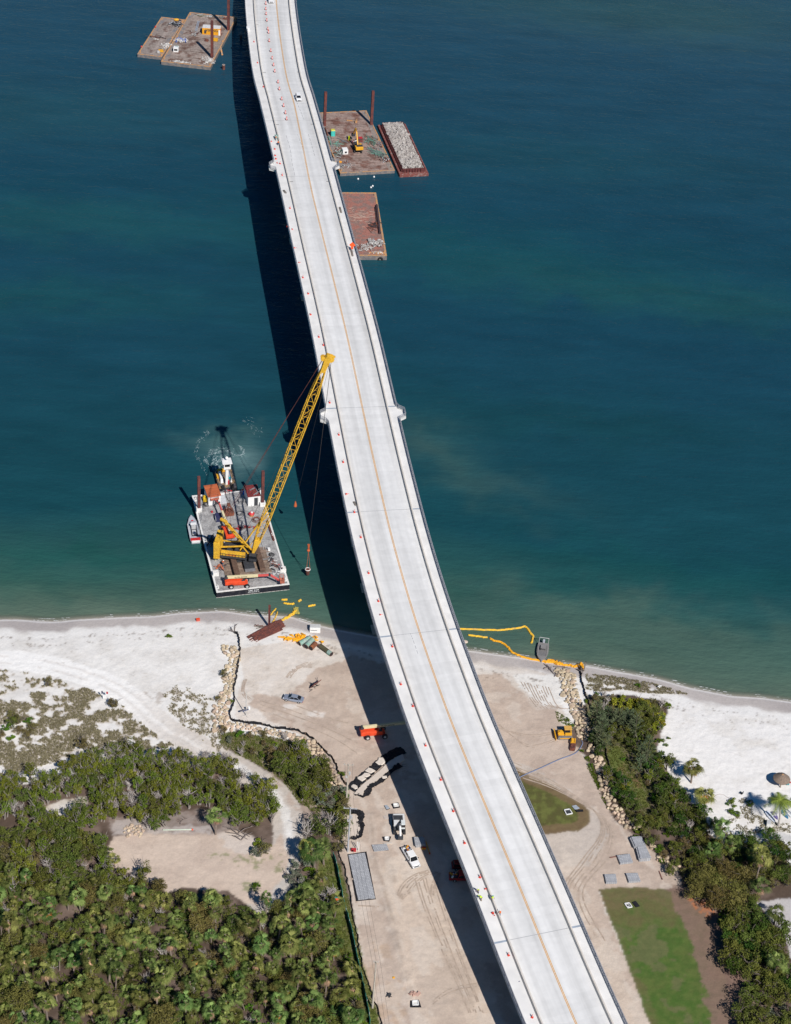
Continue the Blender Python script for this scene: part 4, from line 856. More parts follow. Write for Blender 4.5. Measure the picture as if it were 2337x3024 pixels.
boom_lift('orange boom lift with cream boom lying across the near end of the crane barge',p,f_,R(2),(7.7,.0),(2.3,-1.3,-.9),group=g_l)
a=Z3(270,300,CH+.6); b_2=Z3(545,300,CH+.6); p=(a+b_2)/2; p.z=CH; hb2=head(Z4(800,1310,CH+2.5),Z4(610,890,CH+1.5)); p=Z3(430,210,CH)
boom_lift('orange boom lift half hidden behind the crane counterweights, boom pointing away',p,hb2,0.0,(9.0,.5),(2.6,.4,-.9),group=g_l)
# lift under the bridge
Zb=zoom(600,1740,2.6375); a=Zb(1285,1160,1.8);b_2=Zb(1415,1150,1.8); f_=head(a,b_2); p=(a+b_2)/2+Vector((-math.sin(f_),math.cos(f_),0))*1.35; p.z=1.25
boom_lift('orange boom lift on tan ground reaching in under the bridge deck',p,f_,R(0),(16,1.2),(2,0,-.5),False,group=g_l)
# --- deck houses and gear on the crane barge
def shed(name,label,p,rz,w_,l,h,roofm,wallm,tilt=.25):
    t=thing(name,label,'shed',p,rz); m=MB()
    m.box((0,0,h/2),(w_,l,h)); m.build('walls',wallm,t); m=MB(); m.box((0,0,h+.05),(w_+.3,l+.3,.12),M=Matrix.Translation((0,0,0))@Matrix.Rotation(0,4,'X'))
    m.build('roof',roofm,t); m=MB(); m.box((w_*.15,-l/2-.02,h*.42),(w_*.3,.06,h*.8)); m.build('door_opening',dgrey,t); m=MB(); m.box((w_*.42,-l/2-.04,h*.42),(w_*.16,.08,h*.8)); m.build('door',wallm,t); return t
rf1=mat('orange_roof',(.50,.13,.05),.7,var=.12,scale=1,band=(1,.5,.15)); rf2=mat('dark_red_roof',(.22,.035,.035),.8,col2=(.16,.03,.03),scale=1)
a=Z4(575,790,CH); p=a+Vector((-math.sin(cbr),math.cos(cbr),0))*2.4+Vector((-.3,0,0)); p.z=CH; shed('deck_shed','white shed with bright orange roof at the far left of the crane barge',p,cbr+R(4),3.3,4.9,2.9,rf1,white)
a=Z4(1268,815,CH); p=a+Vector((-math.sin(cbr),math.cos(cbr),0))*2.6; p.z=CH; s2=shed('deck_shed','white shed with dark red roof at the far right of the crane barge',p,cbr+R(2),3.3,4.8,3.2,rf2,white)
p2=p+Vector((0,0,3.3)); t=junk('roof_scrap','steel bars lying on the dark red shed roof','scrap',p2,cbr,2,2.4,7,[mgrey,steel_rust],'mess',.1,4,ln=(1.5,3))
def blob_thing(name,label,cat,p,parts,rz=0):
    t=thing(name,label,cat,p,rz)
    for nm,fn,mm in parts: m=MB(); fn(m); m.build(nm,mm,t,bevel=.02)
    return t
yl=mat('bright_yellow',(.70,.45,.02),.6)
p=Z4(405,720,CH); blob_thing('yellow_tank','yellow tank beside the orange-roofed shed','tank',p,[('tank_body',lambda m:(m.box((0,0,.75),(1.3,1.4,1.3)),m.cyl((-.2,0,1.4),(-.2,0,1.75),.35)),yl),('skid',lambda m:m.box((0,0,.1),(1.6,1.7,.2)),dgrey)],cbr)
coil('hose_coil','tangled black hoses in front of the yellow tank',Z4(420,790,CH),.9,5,3)
# clamshell grab
p=Z4(820,960,CH); t=thing('clamshell_bucket','rusty brown clamshell grab standing on the barge deck','bucket',p,cbr)
cs=mat('grab_rust',(.22,.075,.045),.8,col2=(.13,.06,.045),scale=1.3)
for s_ in(-1,1):
    m=MB(); o=[(0,0),(s_*1.25,.15),(s_*1.35,1.0),(s_*.9,1.5),(0,1.25)]; m.add([(x_,-.9,z_) for x_,z_ in o]+[(x_,.9,z_) for x_,z_ in o],[(4,3,2,1,0),(5,6,7,8,9)]+[(i,(i+1)%5,5+(i+1)%5,5+i) for i in range(5)]); m.build('jaw',cs,t,bevel=.04)
m=MB()
for s_ in(-1,1):
    for q in(-.7,.7): m.beam((s_*1.0,q,1.4),(s_*.15,q*.5,3.2),.16)
m.box((0,0,3.2),(.8,1.2,.5)); m.cyl((0,-.5,1.7),(0,.5,1.7),.3); m.build('arms',cs,t)
p=Z4(1225,980,CH); blob_thing('mooring_buoy','round buoy with red and white top and orange base on the barge deck','buoy',p,[('base',lambda m:m.cyl((0,0,0),(0,0,.7),.62,.7,n=16),mat('buoy_orange',(.55,.22,.08),.6)),('float_top',lambda m:m.cyl((0,0,.7),(0,0,1.2),.85,.35,n=16),mat('buoy_red',(.55,.03,.04),.5)),('stripe',lambda m:m.box((.1,-.1,1.1),(.55,.55,.3)),white)])
coil('wire_coil','black wire coil lying in the boom shadow mid deck',Z4(1020,945,CH),.95,3,5); coil('wire_coil','thin rusty cable loops right of the mooring buoy',Z4(1310,1060,CH),1.2,5,6,mm=steel_rust)
p=Z4(1050,740,CH); blob_thing('tool_chest','grey tool chest on the far deck left of the red-roofed shed','chest',p,[('chest',lambda m:m.box((0,0,.4),(1.7,1.0,.8)),mgrey),('lid',lambda m:m.box((0,0,.85),(1.75,1.05,.08)),mat('lid_grey',(.32,.31,.30),.7))],cbr)
p=Z4(700,690,CH); blob_thing('flat_crate','pale flat panel lying right of the orange-roofed shed','panel',p,[('panel',lambda m:m.box((0,0,.12),(1.9,4.0,.2)),mat('pale_panel',(.52,.54,.56),.6)),('edge',lambda m:m.box((0,1.9,.25),(1.9,.3,.12)),white)],cbr)
p=Z4(1100,600,CH); blob_thing('blue_barrel','bright blue barrel at the far edge of the crane barge','barrel',p,[('drum',lambda m:m.cyl((0,0,0),(0,0,.9),.42,n=14),mat('drum_blue',(.02,.12,.55),.5)),('lid',lambda m:m.cyl((0,0,.9),(0,0,.93),.36,n=14),mat('drum_blue',(.02,.12,.55),.5))])
p=Z4(1190,800,CH); blob_thing('gas_rack','brown rack of bottles in front of the red-roofed shed','rack',p,[('bottles',lambda m:[m.cyl((x_,0,0),(x_,0,1.5),.16,n=8) for x_ in(-.35,0,.35)],steel_rust),('frame',lambda m:m.box((0,0,.3),(1.2,.6,.1)),dgrey)])
p=Z4(520,928,CH); blob_thing('red_bucket','small red bucket on the deck left of the clamshell','bucket',p,[('pail',lambda m:m.cyl((0,0,0),(0,0,.5),.22,.3),mat('buoy_red',(.55,.03,.04),.5)),('handle',lambda m:m.beam((-.25,0,.55),(.25,0,.55),.04),dgrey)])
p=Z4(640,1050,CH); blob_thing('power_pack','dark blue power pack with white panel beside the rear lift boom','machine',p,[('housing',lambda m:m.box((0,0,.7),(1.7,2.3,1.3)),mat('navy',(.03,.035,.09),.6)),('panel',lambda m:m.box((-.8,-.4,.8),(.3,1.3,.9)),rimw)],cbr)
junk('deck_clutter','red and brown tools strewn across the middle of the crane barge','tools',Z3(660,130,CH),cbr,5,.5,40,[steel_rust,mat('tool_red',(.45,.03,.04),.6),mgrey],'mess',.25,11,ln=(.4,1.8))
junk('deck_clutter','cables and small tools at the left edge of the timber mats','tools',Z3(320,820,CH),cbr,1.4,1.6,30,[dgrey,mat('tool_orange',(.50,.13,.05),.6),mgrey],'mess',.2,12,ln=(.4,1.9))
junk('deck_clutter','scattered hoses and chain right of the timber mats','tools',Z3(1230,760,CH),cbr,1.3,3,34,[steel_rust,dgrey,rimw],'mess',.2,13,ln=(.4,2))
junk('deck_clutter','grey fittings in front of the worker at the right edge','tools',Z3(1310,930,CH),cbr,1.0,.8,22,[rimw,mgrey],'chunk',.4,14)
p=Z3(1215,590,CH); coil('hose_coil','heap of black hose near the right edge of the barge',p,.8,7,9)
p=Z3(1170,515,CH); blob_thing('white_box','small white box and rails left of the black hose heap','box',p,[('box',lambda m:m.box((0,0,.35),(.6,.8,.7)),white),('rails',lambda m:(m.beam((-3.0,.1,.2),(0,.1,.2),.18),m.beam((-3.0,-.6,.2),(0,-.7,.2),.18)),mat('rail_brown',(.22,.15,.12),.8))],cbr+R(4))
p=Z3(1200,680,CH); blob_thing('steel_beam','thin steel beam lying across the timber mats','beam',p,[('web',lambda m:m.beam((-3.2,0,.25),(0,0,.25),.1,.3),mgrey),('flange',lambda m:m.beam((-3.2,0,.42),(0,0,.42),.25,.04),mgrey)],cbr)
a,b_2=Z3(1160,60,CH),Z3(1240,290,CH); t=thing('steel_beam','dark red steel beam lying along the right deck edge','beam',(a+b_2)/2,head(a,b_2)); l=(b_2-a).length; m=MB(); m.box((0,0,.35),(l*1.5,.5,.08)); m.box((0,0,.2),(l*1.5,.1,.3)); m.box((0,0,.05),(l*1.5,.5,.08)); m.build('beam_section',spud_m,t)
a,b_2=Z3(1040,370,CH+.1),Z3(1075,480,CH+.1); t=thing('steel_rod','pale steel rod lying on the deck right of the boom foot','rod',(a+b_2)/2,head(a,b_2)); m=MB(); m.cyl((-2,0,.1),(2,0,.1),.07); m.build('rod',rimw,t)
for x,y,lb in((275,655,'pale bar sticking out left of the crane counterweight'),):
    a,b_2=Z3(205,690,CH+.4),Z3(345,648,CH+1); t=thing('steel_bar',lb,'bar',a); m=MB(); m.beam((0,0,0),tuple(b_2-a),.14); m.build('bar',cream,t)
coil('rope_coil','dark shape of rope left of the crane on the deck',Z3(190,640,CH),.22,3,8)
junk('steel_ladder_scrap','thin blackened frames lying at the left edge of the barge','frame',Z3(150,330,CH),cbr,1.4,2.2,14,[dgrey],'mess',.1,15,ln=(1.5,4))
# --- push boat
def hull(mb,L_,W_,z0,z1,bow=.35,flare=1.0):
    st=[(-.5,.80),(-.47,.92),(-.2,1),(.5-bow,1),(.5-bow*.6,.86),(.5-bow*.25,.52),(.5,.06)]
    secs=[]
    for x,w_ in st:
        sec=[(x*L_,-W_/2*w_,z1),(x*L_,-W_/2*w_*.85,z0),(x*L_,W_/2*w_*.85,z0),(x*L_,W_/2*w_,z1)]; secs.append(sec)
    mb.loft(secs,closed=True)
p=Z4(760,500,0); p.z=0; tb=thing('push_boat','small push boat with tall white wheelhouse tower at the far end of the crane barge','boat',p+Vector((-.4,3.0,0)),cbr+math.pi/2)
m=MB(); m.box((0,0,.1),(8.8,5.0,2.0)); m.build('hull',hullblk,tb,bevel=.2)
m=MB(); m.box((0,0,1.13),(8.5,4.7,.06)); m.build('deck',mat('tan_deck',(.30,.20,.10),.8,col2=(.12,.11,.12),scale=.8),tb)
for s_ in(-1,1):
    m=MB(); m.box((.3,s_*1.2,1.7),(4.6,.75,1.1),taper=.8); m.build('engine_cover',white,tb,bevel=.05)
    m=MB(); m.box((-4.5,s_*1.3,1.3),(.5,.7,2.0)); m.build('push_knee',blk,tb)
m=MB(); m.box((-2.4,0,4.1),(.85,.75,6.0)); m.build('tower_column',white,tb,bevel=.03)
m=MB(); m.box((-2.4,0,7.6),(1.9,1.9,2.0)); m.build('wheelhouse',white,tb,bevel=.04)
for a in(0,90,180,270):
    M=Matrix.Translation((-2.4,0,7.9))@Matrix.Rotation(R(a),4,'Z'); m=MB(); m.box((.96,0,0),(.03,1.4,.8),M=M); m.build('window',glass,tb)
m=MB(); m.box((-2.4,0,8.7),(2.8,2.6,.15)); m.build('wheelhouse_roof',white,tb)
m=MB(); m.sphere((-2.2,0,9.7),.42); m.cyl((-2.2,0,8.8),(-2.2,0,9.4),.08); m.build('radar_dome',white,tb)
m=MB(); m.cyl((-1.6,-.9,1.1),(-1.6,-.9,2.6),.3); m.build('cyan_drum',mat('cyan',(.03,.42,.48),.5),tb)
m=MB(); m.cyl((-2.6,-.4,1.1),(-2.6,-.4,2.5),.3); m.build('red_drum',mat('tool_red',(.45,.03,.04),.6),tb)
m=MB(); m.box((3.4,0,1.5),(.8,3.2,.7)); m.box((1.2,2.0,1.4),(2,.5,.5)); m.build('stern_locker',yeld,tb,bevel=.04)
m=MB()
for s_ in(-1,1): 
    m.beam((-4,s_*2.3,1.9),(4,s_*2.3,1.9),.06)
    for k in range(6): m.beam((-4+k*1.6,s_*2.3,1.1),(-4+k*1.6,s_*2.3,1.9),.06)
m.build('handrail',dgrey,tb)
junk('deck_clutter','dark hoses and gear between tug tower and barge','tools',Z4(790,560,CH),cbr,1.6,.6,26,[dgrey,mgrey,mat('tool_red',(.45,.03,.04),.6)],'mess',.3,19,ln=(.4,1.6))
a=[Z4(760,580,CH+.1),Z4(775,640,CH+.1),Z4(800,690,CH+.1),Z4(825,725,CH+.1),Z4(845,700,CH+.1)]; t=thing('mooring_rope','dark rope snaking from the tug onto the barge deck','rope',a[0]); m=MB(); m.tube([p-a[0] for p in smooth(a,4)],.08); m.build('rope',dgrey,t)
# --- work boat at the left
g_b=mat('boat_grey',(.34,.36,.40),.6,var=.08); p=Z4(190,1230,.3); p.z=0
ar=head(Z4(215,1400,.6),Z4(150,1050,.6)); t=thing('work_boat','small grey work boat with red stern lying along the left side of the crane barge','boat',p,ar)
m=MB(); hull(m,11.2,3.0,-.3,.9,.5); m.build('hull',g_b,t,bevel=.05); m=MB(); hull(m,10.4,2.5,.88,.94,.5); m.build('deck',mat('boat_deck',(.42,.44,.48),.7,var=.1),t)
m=MB(); m.box((-1.0,0,.97),(5.2,1.7,.05)); m.build('cockpit_floor',dgrey,t)
m=MB(); m.box((1.2,0,1.3),(1.8,1.5,.8),taper=.75); m.build('cuddy',g_b,t,bevel=.05); m=MB(); m.box((.2,0,2.1),(.9,1.5,.08)); m.build('console_roof',white,t); m=MB(); m.box((-.3,0,1.3),(.7,1.1,.9)); m.build('console',rimw,t)
m=MB(); m.box((-2.4,.1,1.25),(1.5,1.0,.6)); m.build('engine_box',rimw,t)
m=MB(); m.box((-4.9,0,.98),(1.0,2.5,.2)); m.build('stern_board',mat('boat_red',(.50,.03,.03),.6),t); m=MB(); m.box((-5.5,0,.7),(.5,2.0,.5)); m.build('swim_platform',white,t)
m=MB()
for s_ in(-1,1): m.beam((-4.5,s_*1.35,1.2),(1.5,s_*1.4,1.2),.09)
m.build('gunwale_rail',white,t); m=MB(); m.cyl((2.6,0,.9),(2.6,0,1.3),.3); m.build('bow_buoy',mat('buoy_red',(.55,.03,.04),.5),t)
# --- wake foam behind the push boat
fo=mat('foam',(.42,.52,.53),.8,var=.2); rnd=random.Random(5); m=MB()
def foam_line(pts,wd,n,jit):
    P_=[U(x,y,.03) for x,y in pts]; sm=smooth(P_,10)
    for k in range(n):
        a=rnd.randrange(len(sm)-2); p=sm[a]+Vector((rnd.gauss(0,jit),rnd.gauss(0,jit),rnd.uniform(0,.02))); an=head(sm[a],sm[a+1])+rnd.gauss(0,.6); l=rnd.uniform(.15,.9); q=wd*rnd.uniform(.25,.8)
        d=Vector((math.cos(an),math.sin(an),0)); n_=Vector((-d.y,d.x,0)); m.quad(p-d*l,p-n_*q,p+d*l,p+n_*q)
zw=lambda x,y:(500+x/2.221,1020+y/2.221)
foam_line([zw(*p) for p in((330,860),(300,820),(270,790),(240,750),(260,720),(320,700),(380,690),(430,720),(480,720),(490,690),(460,660))],.08,150,.3)
foam_line([zw(*p) for p in((330,870),(320,800),(330,760),(350,720),(390,700),(370,680),(300,690),(270,700))],.07,110,.6)
foam_line([zw(*p) for p in((250,860),(215,780),(180,710),(175,660),(200,620),(240,590),(265,560))],.05,60,.4)
foam_line([zw(*p) for p in((340,860),(310,800),(300,760),(310,720))],.08,90,.55)
foam_line([zw(*p) for p in((500,480),(520,500),(560,540),(610,600))],.05,26,.8)
o=m.build('wake_foam',fo); sf=MB(); xs_=np.arange(-118,118,.35); ys_=np.interp(xs_,SHX,SHY)
for x_,y_ in zip(xs_,ys_):
    g_n=float(vnoise(np.array([x_]),np.array([0.]),.35,91)[0])
    if g_n<.42 or rnd.random()<.25: continue
    yy=y_+1.2*(float(vnoise(np.array([x_]),np.array([0.]),.12,5)[0])-.5)+rnd.choice((.15,.15,.9))+.35*g_n; w_=rnd.uniform(.03,.10)
    sf.quad(Vector((x_-.3,yy-w_,.035)),Vector((x_+.3,yy-w_*.6,.035)),Vector((x_+.3,yy+w_,.035)),Vector((x_-.3,yy+w_*.7,.035)))
tag(sf.build('surf_foam',mat('surf_white',(.68,.70,.70),.8,var=.1)),'thin broken line of surf foam along the beach edge','foam',kind='stuff'); tag(o,'white foam streaks churned up behind the push boat','foam',kind='stuff')
# --- barges further up
q=[(564,35.2),(696.7,51.3),(624.6,198.2),(473,180.2)]
B2,c2,r2,L2,W2=make_barge('deck_barge','large weathered timber deck barge with two spuds at the far left',q,1.3,hullgrey,wdk,orim,.5)
ZA=zoom(400,20,5.275)
for bx,by,hh in((1195,790,15.0),(1450,360,17)):
    p=loc_in(c2,r2,ZA(bx,by,1.3)); m=MB(); m.box((p.x,p.y,1.3+hh/2-1),(.95,.95,hh+2)); m.build('spud',spud_m,B2)
q=[(478.7,49.4),(545,58),(478,170),(405.7,157.4)]
B3,c3,r3,L3,W3=make_barge('deck_barge','smaller timber deck barge moored against the left side of the far left barge',q,1.2,hullgrey,wdk2,orim,.45)
p=ZA(1190,410,1.3); rz=r2-R(12); t=thing('container','yellow-orange container with white roof and black lettering on the far left barge','container',ZA(1185,430,1.3),head(ZA(1050,440,1.3),ZA(1290,455,1.3)))
m=MB(); m.box((0,1.2,1.35),(7.2,3.2,2.7)); m.build('container_body',mat('container_orange',(.72,.33,.02),.6,var=.05,band=(0,.4,.06)),t); m=MB(); m.box((0,1.2,2.74),(7.1,3.1,.08)); m.build('roof',mat('roof_grey',(.60,.60,.60),.7),t)
text('VIKING',1.5,Matrix.Translation((.2,-.42,1.8))@Matrix.Rotation(R(90),4,'X'),dgrey,t,ext=.02)
m=MB(); m.box((3.2,-.45,1.1),(.7,.2,2.2)); m.build('door',white,t); m=MB(); m.box((3.65,1,1.2),(.1,1.4,2.0)); m.build('end_door',mat('door_crimson',(.35,.02,.06),.6),t)
m=MB(); m.box((-2.4,-.44,1.2),(.8,.06,1.4)); m.build('dark_window',dgrey,t)
p=ZA(1240,530,1.3); blob_thing('generator','yellow generator beside the near spud of the far left barge','generator',p,[('housing',lambda m:m.box((0,0,.6),(2.2,1.1,1.1)),yeld),('base',lambda m:m.box((0,0,.06),(2.4,1.3,.12)),dgrey)],r2)
p=ZA(1110,530,1.3); blob_thing('square_opening_box','rusty square frame left of the yellow generator','frame',p,[('frame',lambda m:[m.beam((a,b_,.2),(c_,d,.2),.25,.6) for a,b_,c_,d in((-.6,-.6,.6,-.6),(.6,-.6,.6,.6),(.6,.6,-.6,.6),(-.6,.6,-.6,-.6))],steel_rust)],r2)
p=ZA(635,690,1.3); blob_thing('white_cabin','small white cabin cube at the near left of the far left barge','cabin',p,[('cabin_walls',lambda m:m.box((0,0,.9),(1.9,2.0,1.8)),white),('window',lambda m:m.box((0,-1.02,1.0),(1.3,.04,.7)),glass),('roof_vent',lambda m:m.box((.2,.6,1.9),(1.2,.6,.1)),mat('vent_green',(.25,.35,.33),.6))],head(ZA(600,720,1.3),ZA(670,725,1.3)))
a,b_2=ZA(985,225,1.4),ZA(945,380,1.4); t=thing('aluminium_ladder','pale ladder lying on the far left barge deck','ladder',(a+b_2)/2,head(a,b_2)); l=(a-b_2).length/2; m=MB()
for s_ in(-.35,.35): m.beam((-l,s_,.1),(l,s_,.1),.12)
for k in range(14): m.beam((-l+k*l/7,-.35,.1),(-l+k*l/7,.35,.1),.08)
m.build('ladder_frame',mat('ladder_blue_grey',(.35,.42,.52),.5),t)
rub_=mat('rubble_white',(.55,.54,.52),.9,col2=(.33,.31,.30),scale=1.5)
junk('rubble_heap','heap of white broken concrete on the left half of the far left barge','rubble',ZA(700,530,1.3),r2,3.4,2.2,110,[rub_,rub_,mat('blue_tarp',(.12,.18,.45),.7)],'chunk',.5,20)
junk('steel_scrap','tangle of grey fittings left of the orange container','scrap',ZA(925,430,1.3),r2,1.6,2.4,40,[mgrey,steel_rust,rub_],'mess',.4,21,ln=(.4,1.6))
junk('timber_offcuts','greenish timber offcuts along the far edge of the far left barge','timber',ZA(1110,150,1.3),r2,6,1.0,60,[mat('mossy_timber',(.17,.17,.11),.9,var=.3),rub_],'pipes',.3,22,ln=(.6,2.5))
junk('steel_scrap','scrap by the far spud of the far left barge','scrap',ZA(1400,180,1.3),r2,1.8,1.0,26,[mgrey,steel_rust],'mess',.3,23,ln=(.4,1.6))
junk('chip_spill','white chips spilled near the near spud of the far left barge','rubble',ZA(1140,830,1.3),r2,3,3,90,[rub_],'chunk',.05,24)
junk('chip_spill','white chips along the near edge of the far left barge','rubble',ZA(700,860,1.3),r2,4.5,.8,60,[rub_],'chunk',.05,25)
junk('chip_spill','pale chips near the near right corner of the smaller far left barge','rubble',ZA(480,600,1.2),r3,1.8,3.6,80,[rub_],'chunk',.05,26)
p=ZA(635,275,1.2); junk('black_tarps','heap of black sheeting and grey scraps on the smaller far left barge','sheeting',p,r3,3.2,1.8,60,[blk,blk,g_b],'mess',.5,27,ln=(.6,2.4))
p=ZA(640,215,1.2); blob_thing('yellow_float','yellow machine part at the far end of the smaller far left barge','machine part',p,[('casing',lambda m:m.sphere((0,0,.5),(1.1,.7,.5)),yeld),('shaft',lambda m:m.cyl((.8,0,.5),(1.8,-.4,.4),.16),dgrey)],.2)
p=ZA(400,700,1.2); blob_thing('yellow_pump','yellow pump with grey box at the near end of the smaller far left barge','pump',p,[('pump_body',lambda m:m.box((0,0,.5),(1.9,.9,.8)),yeld),('grey_box',lambda m:m.box((-.8,-1.0,.4),(.9,.8,.8)),rimw)],.0)
p=ZA(315,510,1.2); junk('paper_sacks','small heap of white sacks on the smaller far left barge','sacks',p,0,.9,.6,16,[rub_],'chunk',.4,28)
junk('long_cable','dark cable lying across the smaller far left barge','cable',ZA(360,480,1.2),R(-8),5,.3,26,[steel_rust,dgrey],'pipes',.1,29,ln=(1,3))
for x,y,lb in((95,635,'red light on the near left edge of the smaller far left barge'),(313,325,'red light on the far left edge of the smaller far left barge')):
    blob_thing('marker_light',lb,'marker',ZA(x,y,1.2),[('lens',lambda m:m.cyl((0,0,.3),(0,0,.8),.3,.2),mat('marker_red',(.7,.06,.03),.5)),('base',lambda m:m.cyl((0,0,0),(0,0,.3),.25),dgrey)])
a,b_2=ZA(1325,620,1.4),ZA(1355,750,.1); t=thing('gangplank','narrow tan plank leaning off the right side of the far left barge','plank',a); m=MB(); m.beam((0,0,0),tuple(b_2-a),.6,.12); m.build('plank',orim,t)
p=ZA(1375,970,0); blob_thing('old_pile_stub','short rusty pile stub rising from the water right of the far left barge','pile',p,[('pipe',lambda m:m.cyl((0,0,-1),(0,0,1.8),.55,n=12),steel_rust),('cap',lambda m:m.ring((0,0,1.8),.5,.08),crust)])
p=ZA(1645,500,0); blob_thing('old_pile_stub','dark pile stub in the bridge shadow near the far left barge','pile',p,[('pipe',lambda m:m.cyl((0,0,-1),(0,0,1.6),.5,n=12),dgrey),('cap',lambda m:m.ring((0,0,1.6),.45,.08),dgrey)])
# excavator barge
q=[(928,334),(1084,325.5),(1165.2,504.2),(1006.5,510.2)]
B4,c4,r4,L4,W4=make_barge('excavator_barge','weathered timber deck barge right of the bridge carrying a yellow excavator',q,1.1,hullgrey,mat('barge_timber_c',(.30,.22,.19),.9,col2=(.17,.085,.065),thr=.47,scale=.3,band=(1,.6,.25)),orim,.4)
ZX=zoom(940,250,4.965)
for bx,by in((92,600),(780,585)):
    p=loc_in(c4,r4,ZX(bx,by,1.1)); m=MB(); m.box((p.x,p.y,1.1+6.1),(.95,.95,14.4)); m.build('spud',spud_m,B4)
def excavator(name,label,loc,rz,ym,cabm,swing,boom,group=None,scale=1.0,hoodm=None):
    t=thing(name,label,'excavator',loc,rz,group); t.scale=(scale,)*3
    for s_ in(-1,1):
        o=[(-2.2,.25),(-1.8,0),(1.8,0),(2.2,.25),(2.2,.6),(1.8,.9),(-1.8,.9),(-2.2,.6)]; m=MB(); y0,y1=s_*.9,s_*1.5
        m.add([(x_,y0,z_) for x_,z_ in o]+[(x_,y1,z_) for x_,z_ in o],[tuple(range(7,-1,-1)),tuple(range(8,16))]+[(i,(i+1)%8,8+(i+1)%8,8+i) for i in range(8)])
        for k in range(12): m.box((-1.75+k*.32,s_*1.2,.92),(.18,.62,.06))
        m.build('crawler_track',blk,t)
    m=MB(); m.box((0,0,.6),(2.2,1.9,.5)); m.cyl((0,0,.8),(0,0,1.15),.7); m.build('undercarriage',dgrey,t)
    u=thing('upper_body',None,None,(0,0,1.15),swing); u.parent=t; u.name='upper_body'
    m=MB(); m.box((-.4,0,.15),(4.0,2.7,.3)); m.build('slew_platform',dgrey,u); m=MB(); m.box((-2.0,0,.75),(1.1,2.75,1.1)); m.build('counterweight',ym,u,bevel=.15)
    m=MB(); m.box((-.5,-.85,.8),(2.4,.95,1.0)); m.box((-1.1,.5,.8),(1.0,1.7,.95)); m.build('engine_hood',hoodm or ym,u,bevel=.06)
    m=MB(); m.box((.7,.85,1.0),(1.6,.95,1.5)); m.build('cab',cabm,u,bevel=.05); m=MB(); m.box((.72,.85,1.25),(1.66,.99,.8)); m.build('cab_windows',glass,u)
    m=MB(); m.box((-1.2,-.2,1.35),(1.4,2.2,.12)); m.build('hood_top',dgrey,u)
    pts=[Vector(q_) for q_ in boom]; w_=.42
    for i,(a,b_) in enumerate(zip(pts[:-1],pts[1:])): m=MB(); m.beam(a,b_,w_,.55-.12*i); m.build(('boom','boom','stick')[min(i,2)],ym,u,bevel=.03)
    m=MB(); m.cyl(pts[0]+Vector((.3,-.5,-.1)),pts[1].lerp(pts[0],.2)+Vector((0,-.35,-.1)),.1); m.cyl(pts[1]+Vector((0,0,.4)),pts[2]+Vector((0,0,.35)),.09); m.build('hydraulic_ram',dgrey,u)
    e=pts[-1]; m=MB(); o=[(-.5,.1),(.5,.2),(.7,-.4),(.3,-.95),(-.4,-.8)]
    m.add([e+Vector((x_,-.6,z_)) for x_,z_ in o]+[e+Vector((x_,.6,z_)) for x_,z_ in o],[(4,3,2,1,0),(5,6,7,8,9)]+[(i,(i+1)%5,5+(i+1)%5,5+i) for i in range(5)]); m.build('bucket',dgrey,u)
    return t
p=ZX(600,990,1.1); ang=head(ZX(610,960,2.5),ZX(505,690,4.0)); excavator('excavator','yellow excavator with raised boom on the barge right of the bridge',p+Vector((-.5,1.3,0)),ang-.2,yeld,dgrey,0.2,[(.6,0,.8),(3.2,0,4.6),(4.7,0,5.3),(7.6,0,1.6)])
p=ZX(213,745,1.1); blob_thing('portable_toilet','turquoise portable toilet with yellow top on the excavator barge','portable toilet',p,[('cabin_walls',lambda m:m.box((0,0,1.1),(1.5,1.5,2.2)),mat('toilet_teal',(.05,.45,.40),.5,var=.04)),('roof',lambda m:m.box((0,0,2.3),(1.6,1.6,.25),taper=.8),mat('toilet_roof',(.55,.50,.08),.5)),('door',lambda m:m.box((0,-.77,1.0),(.8,.05,1.8)),mat('toilet_door',(.07,.50,.45),.5))],r4)
p=ZX(395,1010,1.1); blob_thing('generator','white generator box left of the excavator','generator',p,[('housing',lambda m:m.box((0,.5,.85),(1.9,2.2,1.7)),white),('vent',lambda m:m.box((.1,-.62,.8),(.8,.04,.7)),dgrey)],r4+R(2))
p=ZX(610,830,1.1); blob_thing('tank','dark red steel box behind the excavator boom','tank',p,[('tank_shell',lambda m:m.box((0,0,.75),(1.9,1.6,1.5)),spud_m),('lid',lambda m:m.box((0,0,1.53),(1.7,1.4,.08)),mat('tool_red',(.45,.03,.04),.6))],r4)
p=ZX(455,810,1.1); blob_thing('hi_vis_tank','bright yellow-green drum left of the excavator boom','drum',p,[('drum',lambda m:m.cyl((0,0,0),(0,0,1.6),.4,n=12),mat('lime',(.55,.65,.02),.5)),('lid',lambda m:m.cyl((0,0,1.6),(0,0,1.65),.33),yl)])
p=ZX(530,850,1.1); junk('red_tools','red and white tools between excavator boom and cab','tools',p,r4,.8,1.4,20,[mat('tool_red',(.45,.03,.04),.6),white],'chunk',.5,30)
gp=mat('green_pipe',(.16,.30,.24),.7,var=.25,scale=2)
junk('pipe_stack','stack of long green pipes at the right of the excavator','pipes',ZX(850,1000,1.1),head(ZX(770,930,1.1),ZX(960,1050,1.1)),3.2,1.6,44,[gp,gp,mgrey],'pipes',.5,31,ln=(3,6))
junk('pipe_stack','green pipes and frames behind the excavator on the right','pipes',ZX(770,830,1.1),head(ZX(700,760,1.1),ZX(790,900,1.1)),3.4,1.6,36,[gp,gp,steel_rust],'pipes',.5,32,ln=(2,6))
junk('pipe_stack','loose green pipe lengths left of the excavator','pipes',ZX(300,860,1.1),R(50),3.0,2.2,16,[gp,mgrey],'mess',.15,33,ln=(1.5,4))
